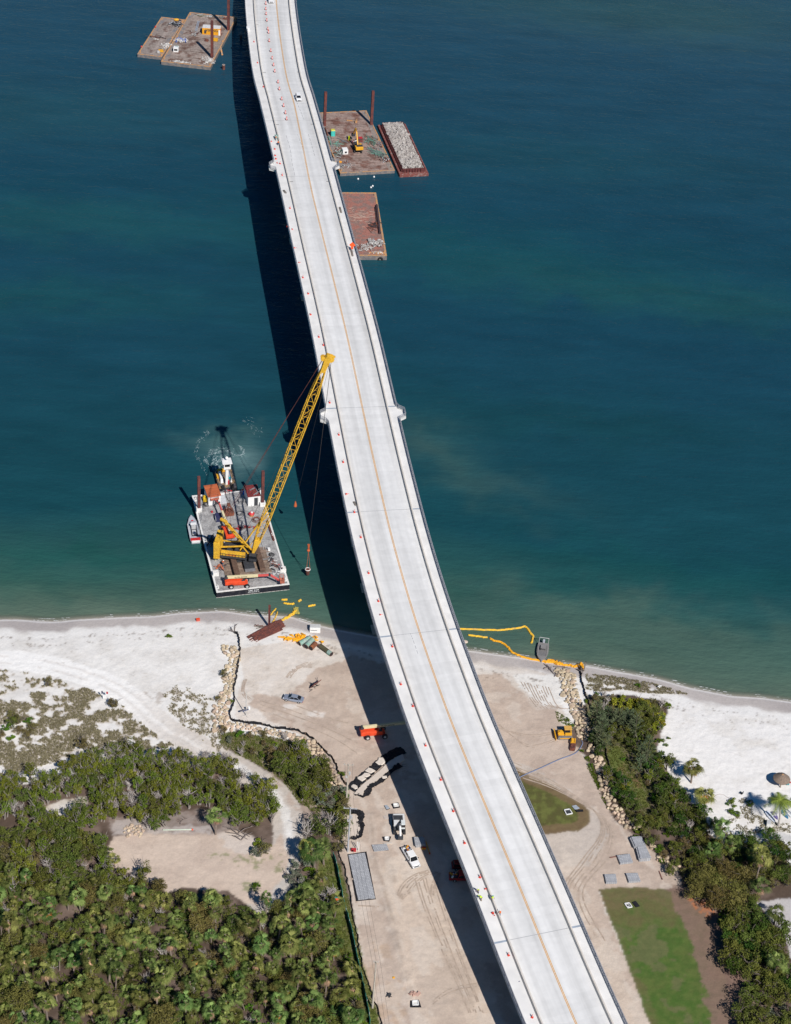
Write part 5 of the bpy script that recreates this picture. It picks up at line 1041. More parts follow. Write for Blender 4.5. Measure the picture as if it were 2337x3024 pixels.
junk('scrap_heap','brown and grey scrap heap at the left edge of the excavator barge','scrap',ZX(305,1010,1.1),r4,1.8,3.4,70,[steel_rust,mgrey,rub_,gp],'mess',.6,34,ln=(.4,2))
junk('scrap_heap','chains and scrap near the near left corner of the excavator barge','scrap',ZX(420,1180,1.1),r4,2,2,44,[mgrey,rub_],'mess',.15,35,ln=(.3,1.2))
junk('scrap_heap','black hose and scrap near the near right corner of the excavator barge','scrap',ZX(990,1110,1.1),r4,2,1.8,40,[blk,steel_rust,rimw],'mess',.35,36,ln=(.3,1.5))
junk('scrap_heap','scattered steel right of the green pipes','scrap',ZX(880,880,1.1),r4,1.6,2.4,24,[steel_rust,mgrey],'mess',.2,37,ln=(.4,1.5))
p=ZX(550,545,1.1); blob_thing('drill_bit','orange auger attachment on the far deck of the excavator barge','attachment',p,[('auger',lambda m:m.cyl((0,0,.4),(0,-1.4,.5),.4,.25),orim),('shaft',lambda m:m.beam((-3.4,.3,.3),(0,.1,.4),.3),orim),('plate',lambda m:m.box((.4,0,.5),(.3,1.6,1)),orim)],0)
p=ZX(318,1145,1.1); blob_thing('orange_float','orange float at the near left of the excavator barge','float',p,[('float',lambda m:m.sphere((0,0,.4),(.8,.55,.4)),mat('float_orange',(.65,.28,.03),.5)),('eye',lambda m:m.ring((.8,0,.4),.12,.04,8),dgrey)])
a,b_2=ZX(105,640,1.3),ZX(140,745,1.3); t=thing('rusty_pipe','rusty pipe lying along the left edge of the excavator barge','pipe',(a+b_2)/2,head(a,b_2)); m=MB(); m.cyl((-3,0,.2),(3,0,.2),.25); m.build('pipe',steel_rust,t)
a,b_2=ZX(150,760,1.3),ZX(190,885,1.3); t=thing('green_pipe','green pipe lying along the left edge of the excavator barge','pipe',(a+b_2)/2,head(a,b_2)); m=MB(); m.cyl((-3.2,0,.2),(3.2,0,.2),.22); m.build('pipe',gp,t)
# hopper barge with rubble
q=[(1115.2,366.8),(1197.8,364.8),(1266.3,510.8),(1181.7,516.9)]
c5,r5,L5,W5=rectfit(q,1.0); t=thing('hopper_barge','rusty red hopper barge filled with pale concrete rubble','barge',c5,r5)
hr=mat('hopper_rust',(.20,.065,.055),.85,col2=(.30,.22,.20),thr=.40,scale=1.2)
m=MB(); m.box((0,0,0),(W5,L5,2.0)); m.build('hull',hr,t,bevel=.1)
hw=W5-2.6; hl=L5-3.2; dkr=mat('coaming_dark',(.11,.035,.035),.85,var=.3,scale=1)
for x,y,a,b_2 in((-hw/2,0,.15,hl),(hw/2,0,.15,hl),(0,-hl/2,hw,.15),(0,hl/2,hw,.15)):
    m=MB(); m.box((x,y,1.75),(a,b_2,1.5))
    if a<1:
        for k in range(int(hl/1.1)): m.box((x+(.28 if x>0 else -.28),-hl/2+k*1.1+.5,1.65),(.5,.12,1.2),tx=.3)
    else:
        for k in range(int(hw/1.0)): m.box((-hw/2+k*1.0+.5,y-(.25 if y<0 else -.25),1.65),(.12,.45,1.2))
    m.build('coaming',dkr,t)
t=thing('rubble_load','load of pale broken concrete heaped in the hopper barge','rubble',c5+Vector((0,0,1.2)),r5)
rnd=random.Random(9); m=MB(); m2_=MB()
nxr,nyr=12,46; grid=[[(-hw/2+.15+(hw-.3)*i/nxr,-hl/2+.15+(hl-.3)*j/nyr,1.0+.5*math.sin(j*.42)*math.sin(math.pi*i/nxr)+rnd.uniform(-.2,.25)) for i in range(nxr+1)] for j in range(nyr+1)]
m.loft(grid,caps=False)
for k in range(2600):
    x=rnd.uniform(-hw/2+.3,hw/2-.3); y=rnd.uniform(-hl/2+.3,hl/2-.3); z=1.05+.5*math.sin((y+hl/2)/(hl)*nyr*.42)*math.sin(math.pi*(x+hw/2)/hw)+rnd.uniform(-.1,.3); s=rnd.choice((.10,.14,.2,.2,.3,.45))
    M=Matrix.Translation((x,y,z))@Matrix.Rotation(rnd.uniform(0,6),4,Vector((rnd.uniform(-1,1),rnd.uniform(-1,1),rnd.random()+.1)).normalized()); m.box((0,0,0),(s*2*rnd.uniform(.5,1.6),s*1.5,s),M=M,taper=rnd.uniform(.4,1))
o=m.build('rubble',mat('hopper_rubble',(.42,.39,.365),.9,col2=(.27,.24,.225),thr=.46,scale=.8),t); o['kind']='stuff'
# red barge
q=[(930,566),(1112.6,569.5),(1141.5,755),(976,755.6)]; a=U(1112.6,569.5,1.5); 
B6,c6,r6,L6,W6=make_barge('deck_barge','red-brown deck barge with orange edge lying right of the bridge, below the excavator barge',[(1000,567.5),(1112.6,569.5),(1141.5,755),(1029,755.6)],1.5,hullgrey,None,orim,.6,deckrim=rdk)
# widen under the bridge
ZR=zoom(780,240,3.126)
p=loc_in(c6,r6,ZR(1075,1640,.5)); m=MB(); m.ring((p.x,-L6/2-.25,.2),.62,.24,18,8,axis='X'); 
m=MB(); 
for k in range(16):
    t0,t1=2*math.pi*k/16,2*math.pi*(k+1)/16; m.cyl((p.x+.65*math.cos(t0),-L6/2-.2,.3+.65*math.sin(t0)),(p.x+.65*math.cos(t1),-L6/2-.2,.3+.65*math.sin(t1)),.25,n=8)
m.build('tyre_fender',blk,B6)
a,b_2=ZR(1040,1150,1.6),ZR(1070,1410,1.6); t=thing('steel_pipe','long dark pipe lying along the orange right edge of the red-brown barge','pipe',(a+b_2)/2,head(a,b_2)); l=(a-b_2).length/2; m=MB(); m.cyl((-l,0,.35),(l,0,.35),.4); m.cyl((-l*.9,-.7,.15),(l*.2,-.6,.15),.15); m.build('pipe',mat('dark_pipe',(.07,.045,.05),.8,var=.3),t)
junk('scrap_heap','bent rods and scrap in the middle of the red-brown barge','scrap',ZR(1020,1340,1.5),r6+R(60),4,1.6,34,[dgrey,steel_rust],'mess',.3,40,ln=(1,4))
junk('rubble_heap','heap of broken pale concrete at the near end of the red-brown barge','rubble',ZR(1025,1500,1.5),r6,2.8,2.4,170,[rub_,rub_,mgrey],'chunk',.7,41)
junk('rubble_heap','rusty broken scrap in the near left corner of the red-brown barge','rubble',ZR(930,1540,1.5),r6,2.6,2.0,120,[steel_rust,rub_,rub_],'mess',.35,42,ln=(.3,1.6))
junk('rubble_heap','brown chips at the near right corner of the red-brown barge','rubble',ZR(1050,1585,1.5),r6,3.0,.8,70,[orim,rub_],'chunk',.1,43)
junk('sand_smears','thin pale splinters on the far half of the red-brown barge','splinters',ZR(900,1250,1.5),r6,5,7,60,[mat('pale_splinter',(.42,.30,.25),.9)],'pipes',.02,44,ln=(.5,2.5))
for i,(x,y,lb) in enumerate(((1058,529,'left of the two white floats just below the excavator barge'),(1105,523,'right of the two white floats just below the excavator barge'),(1096,554,'left white float of the close pair above the red-brown barge'),(1101,550,'right white float of the close pair above the red-brown barge'))):
    blob_thing('float_ball',lb,'float',U(x,y,0),[('ball',lambda m:m.sphere((0,0,.15),.33),white),('eye',lambda m:m.ring((0,0,.5),.1,.03,8),white)])
# ---------------------------------------------------------------- things on the land
def on(x,y,z=None): return UG(x,y,z)
def loft_car(t,prof,mats,wz=.34):
    pass
def car(name,label,cat,loc,rz,kind,paint,group=None,sc=1.0):
    t=thing(name,label,cat,loc,rz,group); t.scale=(sc,)*3
    if kind=='sedan': Lb,Wb=4.9,1.85; st=[(-2.45,.50,.62,.86),(-2.35,.42,.88,.93),(-1.3,.32,.98,1.0),(0,.30,.95,1.0),(1.2,.32,.90,1.0),(2.1,.36,.78,.94),(2.42,.44,.62,.82)]; cab=(-1.75,-.95,.45,1.25,.96,1.42,.80,.60)
    elif kind=='suv': Lb,Wb=4.8,1.9; st=[(-2.4,.50,.8,.9),(-2.3,.42,1.1,.95),(-1.0,.34,1.1,1.0),(0,.32,1.08,1.0),(1.2,.34,1.02,1.0),(2.1,.38,.9,.94),(2.38,.46,.7,.85)]; cab=(-2.2,-1.9,.35,1.1,1.06,1.68,.84,.70)
    else: Lb,Wb=5.9,2.03; st=[(-2.95,.60,.95,.97),(-2.9,.5,1.12,1.0),(-1.0,.45,1.12,1.0),(0,.45,1.14,1.0),(1.5,.45,1.15,1.0),(2.6,.48,1.08,.96),(2.92,.55,.95,.90)]; cab=(-1.05,-.85,1.0,1.65,1.12,1.86,.86,.76)
    secs=[]
    for x,z0,z1,w_ in st:
        h=Wb/2*w_; zm=(z0+z1)/2; secs.append([(x,-h*.92,z0),(x,-h,zm),(x,-h*.97,z1-.08),(x,-h*.82,z1),(x,h*.82,z1),(x,h*.97,z1-.08),(x,h,zm),(x,h*.92,z0)])
    m=MB(); m.loft(secs,closed=True); m.build('body',paint,t,bevel=.03)
    x0,x1,x2,x3,z0,z1,wb,wt=cab; hb_,ht=Wb/2*wb,Wb/2*wt
    m=MB(); b=[(x0,-hb_,z0),(x3,-hb_,z0),(x3,hb_,z0),(x0,hb_,z0)]; tt=[(x1,-ht,z1),(x2,-ht,z1),(x2,ht,z1),(x1,ht,z1)]
    m.add(b+tt,[(0,3,2,1),(4,5,6,7),(0,1,5,4),(1,2,6,5),(2,3,7,6),(3,0,4,7)]); m.build('windows',glass,t)
    m=MB(); xm=(x1+x2)/2; m.box((xm,0,z1+.03),((x2-x1)+.12,2*ht+.06,.08),taper=.94); m.build('roof',paint,t,bevel=.02)
    for sx in(0,1,2):
        for s_ in(-1,1):
            xb=[x0,(x0+x3)/2,x3][sx]; xt=[x1,(x1+x2)/2,x2][sx]; m=MB(); m.beam((xb,s_*hb_,z0),(xt,s_*ht,z1),.08,.1); m.build('pillar',paint,t)
    wx=Lb*.30; r=.34 if kind!='pickup' else .40
    for x_ in(-wx,wx+.08):
        for s_ in(-1,1): wheel(t,(x_,s_*(Wb/2-.12),r),r,.26)
    for s_ in(-1,1):
        m=MB(); m.box((Lb/2-.12,s_*Wb*.34,st[-1][2]+.02),(.2,.4,.16)); m.build('headlight',mat('lamp_clear',(.6,.6,.62),.2),t)
        m=MB(); m.box((-Lb/2+.06,s_*Wb*.38,st[0][2]+.05),(.12,.28,.18)); m.build('tail_light',mat('lamp_red',(.4,.01,.01),.3),t)
        m=MB(); m.box((x3-.5,s_*(Wb/2+.1),z0+.12),(.14,.26,.2)); m.build('door_mirror',dgrey if kind=='pickup' else paint,t)
    m=MB(); m.box((Lb/2-.04,0,.62 if kind!='pickup' else .8),(.12,Wb*.55,.26)); m.build('grille',dgrey,t)
    if kind=='pickup':
        m=MB(); m.box((Lb/2+.03,0,.55),(.16,Wb*.94,.22)); m.build('bumper',rimw,t)
        m=MB(); m.box((-1.95,0,1.13),(1.75,Wb*.82,.03)); m.build('bed_floor',dgrey,t)
        rnd=random.Random(3); 
        for k,(cc) in enumerate((yeld,white,mat('navy',(.03,.035,.09),.6),dgrey,orgl)):
            m=MB(); 
            for q in range(3): m.box((-1.95+rnd.uniform(-.7,.7),rnd.uniform(-.6,.6),1.25),(rnd.uniform(.2,.6),rnd.uniform(.2,.5),rnd.uniform(.2,.4)),rz=rnd.random())
            m.build('bed_cargo',cc,t)
    return t
Zp=zoom(1060,2480,8.44)
silver=mat('paint_silver_blue',(.30,.34,.42),.3,.3,var=.03,spec=.5); wpaint=mat('paint_white',(.80,.80,.80),.3,var=.02,spec=.5)
a,b_2=Zp(1190,180,1.8),Zp(1440,600,1.8); p=(a+b_2)/2; p.z=1.2; p=p+Vector((-.1,-.6,0)); car('pickup_truck','white pickup truck with tools in its bed parked on the sand left of the bridge','pickup truck',p,head(a,b_2),'pickup',wpaint)
a,b_2=U(600+770/2.6375,1740+865/2.6375,1.7),U(600+640/2.6375,1740+840/2.6375,1.7); p=(a+b_2)/2; p.z=1.2; car('parked_car','silver blue sedan parked on the tan sand between the pipes and the boom lift','car',p,head(a,b_2),'sedan',silver)
def on_bridge(x,y): 
    p=UB(x,y,.04); s,o=soff(p); return bpos(s,o,.04),bhead(s)
p,hd=on_bridge(881,293); car('car','white car driving toward the viewer on the right lane of the bridge','car',p,hd+math.pi,'suv',wpaint)
p,hd=on_bridge(801,2); car('van','white pickup truck at the very top of the photo on the bridge','van',p,hd+math.pi,'pickup',wpaint,sc=1.12)
redp=mat('paint_red',(.30,.015,.02),.4,var=.1)
p=U(1358,2595,1.2); car('pickup_truck','red pickup truck in the bridge shadow, its front half under the deck','pickup truck',p+Vector((.6,0,0)),R(5),'pickup',redp)
p=U(1358,2566,1.2); car('red_utility_vehicle','dark red vehicle just beyond the red pickup in the bridge shadow','vehicle',p+Vector((.6,.5,0)),R(8),'suv',mat('paint_dark_red',(.16,.012,.015),.4))
# white excavator facing the viewer
a=U(1190,2420,2.4); p=U(1178,2447,1.2); excavator('excavator','white and grey excavator beside the pickup with its boom folded toward the viewer',p,R(-84),mat('hood_white',(.62,.63,.64),.35,var=.04),mat('cab_white',(.66,.70,.70),.4),0.0,[(.6,0,.7),(1.6,0,2.0),(2.5,0,2.2),(3.9,.1,.4)],scale=.92)
# bulldozer
zb=lambda x,y,h=1.2:U(1600+x/8.44,2120+y/8.44,h)
a,b_2=zb(390,520,1.4),zb(700,515,1.4); hd=head(b_2,a); p=zb(560,440,1.4); p.z=1.2
t=thing('bulldozer','yellow bulldozer with raised blade parked beside the right rock line','bulldozer',p,hd); t.scale=(.9,.9,.9)
for s_ in(-1,1):
    o=[(-1.9,.2),(-1.6,0),(1.5,0),(1.9,.3),(1.8,.75),(1.4,.95),(-1.5,.95),(-1.9,.7)]; m=MB(); y0,y1=s_*.85,s_*1.4
    m.add([(x_,y0,z_) for x_,z_ in o]+[(x_,y1,z_) for x_,z_ in o],[tuple(range(7,-1,-1)),tuple(range(8,16))]+[(i,(i+1)%8,8+(i+1)%8,8+i) for i in range(8)])
    for k in range(14): m.box((-1.5+k*.24,s_*1.12,.97),(.12,.58,.07))
    m.build('crawler_track',mgrey,t)
    m=MB(); m.box((0,s_*1.42,.5),(2.6,.06,.3)); m.build('track_frame',yeld,t)
m=MB(); m.box((0,0,.9),(3.4,1.6,.8)); m.box((1.0,0,1.5),(1.6,1.1,.6),taper=.9); m.build('engine_hood',yeld,t,bevel=.05)
m=MB(); m.box((-.9,0,1.45),(1.8,2.1,.7)); m.build('rear_body',yeld,t,bevel=.05)
m=MB(); m.box((-.6,0,2.2),(1.5,1.3,1.3),taper=.9); m.build('cab_windows',glass,t); m=MB(); m.box((-.75,0,2.92),(1.95,1.6,.14)); m.build('cab_roof',mat('roof_tan_yellow',(.62,.36,.09),.6),t,bevel=.04)
for sx in(-1,1):
    for sy in(-1,1): m=MB(); m.beam((-.6+sx*.75,sy*.66,1.6),(-.6+sx*.68,sy*.6,2.9),.1); m.build('cab_post',dgrey,t)
m=MB()
sec=[(2.5,.15),(2.35,.5),(2.38,.9),(2.6,1.2)]
m.loft([[(x_,-1.75,z_) for x_,z_ in sec]+[(x_-.12,-1.75,z_) for x_,z_ in sec[::-1]],[(x_,1.75,z_) for x_,z_ in sec]+[(x_-.12,1.75,z_) for x_,z_ in sec[::-1]]],closed=True); m.build('blade',yeld,t)
for s_ in(-1,1): m=MB(); m.beam((.2,s_*.75,.6),(2.3,s_*.9,.5),.18); m.beam((.9,s_*.4,1.3),(2.3,s_*.5,.9),.1); m.build('push_arm',dgrey,t)
m=MB(); m.cyl((1.4,.3,1.8),(1.4,.3,2.5),.06); m.build('exhaust',dgrey,t)
a,b_2=zb(790,560,1.5),zb(760,820,1.5); t=thing('digging_bucket','yellow and brown digging bucket lying on the ground behind the bulldozer','bucket',Vector(((a+b_2)/2)[:2]+(1.2,)),head(a,b_2)); m=MB()
sec=[(-.6,0),(.5,.05),(.75,.6),(.4,1.0),(-.5,.8)]
m.loft([[(-.9,y_,z_) for y_,z_ in sec],[(1.6,y_,z_) for y_,z_ in sec]],closed=True); m.build('bucket_shell',steel_rust,t,bevel=.04); m=MB(); m.box((-.9,0,.85),(1.5,1.1,.35)); m.beam((-1.6,.4,1.1),(-.2,.4,1.1),.2); m.beam((-1.6,-.3,1.1),(-.2,-.3,1.1),.2); m.build('coupler',yeld,t); m=MB(); m.box((.3,.7,.25),(2.4,.08,.5)); m.build('cutting_edge',white,t)
# water hose
pts=[UG(1480,2340),UG(1530,2300),UG(1600,2268),UG(1650,2245),UG(1700,2225),UG(1720,2200),UG(1718,2188)]
t=thing('hose','long blue grey hose curving from under the bridge to the right rock line','hose',pts[0]); m=MB(); m.tube([p-pts[0]+Vector((0,0,.12)) for p in smooth(pts,6)],.13); m.build('hose_line',mat('hose_blue',(.17,.20,.30),.6),t)
# ---- block mats
blkm=mat('block_mat',(.36,.37,.385),.85,var=.25,scale=1.6)
bkt=bpy.data.materials.new('block_mat_grid'); bkt.use_nodes=True; t_=bkt.node_tree; N=t_.nodes; L=t_.links; b=N['Principled BSDF']; b.inputs['Roughness'].default_value=.9
tc=N.new('ShaderNodeTexCoord'); br=N.new('ShaderNodeTexBrick'); br.inputs['Scale'].default_value=1.0; br.inputs['Brick Width'].default_value=.42; br.inputs['Row Height'].default_value=.42; br.inputs['Mortar Size'].default_value=.035; br.inputs['Mortar Smooth'].default_value=.3
br.inputs['Color1'].default_value=(.44,.45,.47,1); br.inputs['Color2'].default_value=(.34,.35,.37,1); br.inputs['Mortar'].default_value=(.17,.17,.19,1); L.new(tc.outputs['Object'],br.inputs['Vector']); L.new(br.outputs[0],b.inputs['Base Color'])
matedge=mat('geotextile_black',(.014,.014,.018),.85,var=.5,scale=3)
def blockmat(label,q,layers,edge=False,group='grey concrete block mats'):
    p=[UG(x,y) for x,y in q]; z=max(v.z for v in p)
    c_=sum(p,Vector())/4; t=thing('block_mat',label,'block mat',Vector((c_.x,c_.y,z)),head(p[0],p[1]),group)
    lp=[loc_in(Vector((c_.x,c_.y,z)),t.rotation_euler.z,v) for v in p]
    if edge:
        m=MB(); rnd=random.Random(2); m.prism([(v.x*1.16+rnd.uniform(-.15,.15),v.y*1.05+.15) for v in lp],.0,.06); m.build('fabric_sheet',matedge,t)
    for k in range(layers): 
        m=MB(); m.prism([(v.x+k*.06*(1 if k%2 else -1),v.y) for v in lp],.08+k*.26,.08+k*.26+.22); m.build('mat_layer',bkt,t)
    return t
def zq(z,pts): return [(z[0]+x/z[2],z[1]+y/z[2]) for x,y in pts]
ZM=(1760,2480,6.492)
blockmat('long block mat laid on black fabric beside the green fence',zq(Z7,[(236,870),(365,852),(446,1205),(312,1218)]),1,True)
blockmat('flat block mat just left of the white pickup',zq(Z7,[(418,790),(535,782),(553,830),(437,840)]),1)
blockmat('block mat stack at the bridge shadow edge right of the white pickup',zq(Z7,[(752,742),(825,735),(842,800),(762,808)]),3)
blockmat('upper of the two tall block mat stacks beside the right rocks',zq(ZM,[(655,10),(850,0),(935,180),(735,195)]),4)
blockmat('lower of the two tall block mat stacks beside the right rocks',zq(ZM,[(770,200),(930,185),(1040,415),(830,430)]),4)
blockmat('block mat left of the tall stacks with a plank along its far edge',zq(ZM,[(400,335),(640,305),(705,460),(460,490)]),2)
blockmat('leftmost block mat near the edge of the lower lawn',zq(ZM,[(155,700),(370,690),(400,855),(190,860)]),2)
blockmat('block mat right of the leftmost one near the lower lawn',zq(ZM,[(570,680),(790,670),(850,825),(625,840)]),2)
# ---- storm drain boxes
lin=mat('fabric_pale',(.70,.68,.64),.9,var=.05); lingrey=mat('mat_blue_grey',(.33,.37,.42),.8,var=.15)
def inlet(label,q,collar,pipe=False):
    p=[UG(x,y) for x,y in q]; c_=sum(p,Vector())/4; c_.z=max(v.z for v in p); t=thing('drain_inlet',label,'drain inlet',c_,0,'white square drain inlets'); lp=[v-c_ for v in p]
    if collar: 
        rnd=random.Random(int(q[0][0])); m=MB(); pp=[(v.x*1.85+rnd.uniform(-.2,.2),v.y*1.8+rnd.uniform(-.2,.2)) for v in lp]; m.prism(pp,.0,.14); m.build('black_collar',matedge,t)
    m=MB(); z0,z1=.15,.32; n=4
    for i in range(4):
        a,b_=lp[i],lp[(i+1)%4]; m.beam((a.x,a.y,.24),(b_.x,b_.y,.24),.18,.2)
    m.build('concrete_rim',white,t); m=MB(); m.prism([(v.x*.9,v.y*.9) for v in lp],.141,.16); m.build('lid_sheet' if collar else 'dark_opening',lin if collar else dgrey,t)
    if pipe: m=MB(); m.ring((-.2,0,.22),.35,.1,14); m.build('pipe_ring',rimw,t)
Zi=(1000,2240,6.492)
inlet('inlet with wide black collar, uppermost in the excavated sand',zq(Zi,[(1052,885),(1135,880),(1150,925),(1068,935)]),True)
inlet('inlet with wide black collar left of the white excavator boom',zq(Zi,[(888,1525),(965,1522),(960,1570),(898,1572)]),True)
inlet('inlet with wide black collar near the bottom edge of the photo',zq(Z7,[(738,2010),(780,2008),(785,2040),(740,2042)]),True)
inlet('open square inlet in the upper triangular lawn',zq(Z6,[(597,968),(622,964),(636,985),(608,990)]),False)
inlet('open square inlet with a pipe ring in the lower lawn',zq(ZM,[(552,1240),(640,1228),(695,1305),(610,1322)]),False,True)
def sheet(name,label,cat,q,m_,th=.12,edge=None):
    p=[UG(x,y) for x,y in q]; c_=sum(p,Vector())/len(p); c_.z=max(v.z for v in p); t=thing(name,label,cat,c_)
    if edge: m=MB(); m.prism([((v-c_).x*1.2,(v-c_).y*1.2) for v in p],.02,.06); m.build('edge_sheet',edge,t)
    m=MB(); m.prism([((v-c_).x,(v-c_).y) for v in p],.07,.07+th); m.build('panel',m_,t)
    return t
sheet('cover_panel','grey blue panel with black edge left of the uppermost collared inlet','panel',zq(Zi,[(880,915),(930,905),(980,965),(920,985)]),lingrey,.1,matedge)
sheet('cover_panel','grey panel lying by the open inlet in the upper lawn','panel',zq(G4,[(180,1585),(225,1575),(265,1610),(215,1628)]),lingrey)
sheet('black_fabric','crumpled black fabric beside the grey panel in the upper lawn','fabric',zq(G4,[(215,1632),(300,1630),(305,1645),(230,1650)]),matedge,.3)
sheet('cover_panel','black panel lying right of the open inlet in the lower lawn','panel',zq(ZM,[(695,1215),(765,1185),(845,1285),(770,1305)]),matedge)
sheet('concrete_slab','pale slab with sand spill beside the collared inlet near the flat block mat','slab',zq(Zi,[(850,1630),(1010,1610),(1040,1640),(880,1660)]),mat('pale_slab',(.56,.50,.44),.9,var=.1),.1)
sheet('flat_slab','pale ground slab below the blue-grey panel','slab',zq(Zi,[(855,1110),(920,1090),(990,1155),(950,1180),(880,1175)]),mat('pale_slab_b',(.50,.43,.38),.9,var=.06),.03)
for i,(x0,y0,x1,y1,lb,mm) in enumerate(((270,350,520,312,'reddish plank along the far edge of a block mat','plank'),(1215,610,1275,770,'dark rusty bar on the tan ground near the lower right rocks','bar'))):
    a,b_2=UG(*zq(ZM,[(x0,y0)])[0]),UG(*zq(ZM,[(x1,y1)])[0]); t=thing('timber_'+mm,lb,mm,(a+b_2)/2,head(a,b_2)); l=(a-b_2).length; m=MB(); m.box((0,0,.1),(l,.18,.15)); m.build('timber',mat('red_timber',(.20,.09,.07),.9),t); m=MB(); m.box((l/2-.1,0,.2),(.12,.3,.08)); m.build('end_cleat',dgrey,t)
# orange beam + small orange box near the right mat stack
a,b_2=UG(*zq(Z7,[(842,765)])[0]),UG(*zq(Z7,[(872,858)])[0]); t=thing('orange_beam','thin orange beam standing out beside the block mat stack in the bridge shadow','beam',a,head(a,b_2)); m=MB(); m.box(((a-b_2).length/2,0,.3),((a-b_2).length,.18,.2)); m.build('beam',yeld,t); m=MB(); m.box(((a-b_2).length,0,.3),(.3,.3,.3)); m.build('end_block',orgl,t)
p=UG(*zq(Z7,[(828,815)])[0]); blob_thing('orange_box','small orange box at the near corner of the block mat stack','box',p,[('box',lambda m:m.box((0,0,.25),(.9,.5,.4)),yeld),('lid',lambda m:m.box((0,0,.47),(.8,.4,.05)),orgl)])
p=UG(*zq(Z7,[(795,728)])[0]); blob_thing('orange_bar','short orange bar behind the block mat stack','bar',p,[('bar',lambda m:m.beam((-.8,0,.2),(.9,.2,.3),.2),yeld),('pin',lambda m:m.beam((.9,.1,.1),(.9,.1,.6),.1),orgl)])
# ---- fabric lined pits
def poly_strip(pts,wds,z0,amp,seed,n=6):
    rnd=random.Random(seed); s=smooth(pts,n); m=MB(); L_=[];
    for i,p in enumerate(s):
        d=(s[min(i+1,len(s)-1)]-s[max(i-1,0)]); d.z=0; d.normalize(); nn=Vector((-d.y,d.x,0)); w_=float(np.interp(i/(len(s)-1),[0,.25,.5,.75,1],wds))
        row=[]
        for k in range(6): row.append(p+nn*((k/5-.5)*w_+rnd.uniform(-.16,.16))+d*rnd.uniform(-.2,.2)+Vector((0,0,z0+rnd.uniform(0,amp))))
        L_.append(row)
    m.loft(L_,caps=False); return m
t=thing('drainage_pit','long drainage pit lined with pale sand and ragged black fabric beside the bridge shadow','drainage pit',UG(*zq(Zi,[(500,500)])[0])); o0=t.location.copy()
def build_off(m,nm,mt,par): return m.build(nm,mt,par,off=o0)
P1=[UG(*q) for q in zq(Zi,[(235,620),(370,460),(520,340),(670,205),(790,100),(920,5),(1060,-80),(1250,-150)])]
build_off(poly_strip(P1,[2.6,2.3,2.0,2.4,2.6],.05,.35,1),'black_fabric',matedge,t)
P2=[UG(*q) for q in zq(Zi,[(310,700),(480,725),(560,660),(620,550),(760,475),(900,365),(1020,240),(1180,130)])]
build_off(poly_strip(P2,[.5,1.5,1.2,1.2,1.6],.05,.35,2),'black_fabric',matedge,t)
m=MB(); ua=[UG(*v)-o0 for v in zq(Zi,[(300,690),(340,640),(420,548),(510,475),(600,405),(700,318),(800,235),(940,100),(1080,0),(1230,-70)])]; lb_=[UG(*v)-o0 for v in zq(Zi,[(470,718),(485,640),(550,570),(600,500),(690,470),(790,395),(880,310),(1005,215),(1130,120),(1270,40)])]
m.loft([[(a.x,a.y,.34),(b.x,b.y,.34),(b.x,b.y,.1),(a.x,a.y,.1)] for a,b in zip(ua,lb_)],closed=True); m.build('sand_floor',mat('pit_sand',(.60,.52,.45),.95,var=.05,scale=.8),t)
rnd=random.Random(4)
for cx_,cy_,r_ in((310,560,.9),(440,400,1.1),(525,335,1.0),(605,250,1.2),(820,75,1.4),(880,380,.8)):
    p=UG(*zq(Zi,[(cx_,cy_)])[0])-o0; m=MB(); m.prism([(p.x+r_*math.cos(k)*rnd.uniform(.6,1.1)*1.0,p.y+r_*math.sin(k)*rnd.uniform(.5,1)) for k in np.linspace(0,5.6,9)],.36,.48,top=.8); m.build('sand_heap',mat('sand_heap',(.64,.57,.50),.95,var=.1),t)
t=thing('drainage_pit','small square drainage pit with pale floor and black fabric beside the utility pole','drainage pit',UG(*zq(Zi,[(280,1300)])[0])); o0=t.location.copy()
P3=[UG(*q) for q in zq(Zi,[(170,1045),(280,1030),(400,1050),(440,1130),(400,1210),(440,1300),(410,1420),(390,1510),(290,1540),(200,1540)])]
build_off(poly_strip(P3,[1.6,1.5,1.5,1.2,.6],.05,.5,3),'black_fabric',matedge,t)
m=MB(); q=[UG(*v)-o0 for v in zq(Zi,[(165,1100),(230,1085),(370,1110),(385,1200),(395,1290),(420,1370),(385,1440),(390,1505),(290,1530),(160,1515)])]
m.prism([(v.x,v.y) for v in q],.12,.30); m.build('sand_floor',MATS['pit_sand'],t)
# ---- silt fences and green fence
def ribbon(name,label,cat,pts,h,mt,postm,wob=.25,step=2.5,seed=1,post_h=None,th=.05,post_n=.08):
    rnd=random.Random(seed); s=smooth([UG(*q) for q in pts],6); o0=s[0].copy(); t=thing(name,label,cat,o0)
    m=MB(); rows=[]
    for i,p in enumerate(s):
        q=p+Vector((rnd.uniform(-wob,wob),rnd.uniform(-wob,wob),0))*.6; top=q+Vector((rnd.uniform(-wob,wob)*.6,rnd.uniform(-wob,wob)*.6,h*rnd.uniform(.75,1.05)))
        n_=Vector((th,0,0)); rows.append([q-o0-n_,top-o0-n_,top-o0+n_,q-o0+n_])
    m.loft(rows,closed=True); m.build('fabric',mt,t)
    d=0; k=0; ph=post_h or h*1.2; pm_=0; posts=[]
    for a,b_ in zip(s[:-1],s[1:]):
        d+=(b_-a).length
        if d>step: d=0; m=MB(); m.beam(b_-o0,b_-o0+Vector((rnd.uniform(-.1,.1),rnd.uniform(-.1,.1),ph)),post_n); posts.append(m)
    for m in posts[:60]: m.build('post',postm,t)
    return t
stake=mat('stake_wood',(.22,.15,.10),.9)
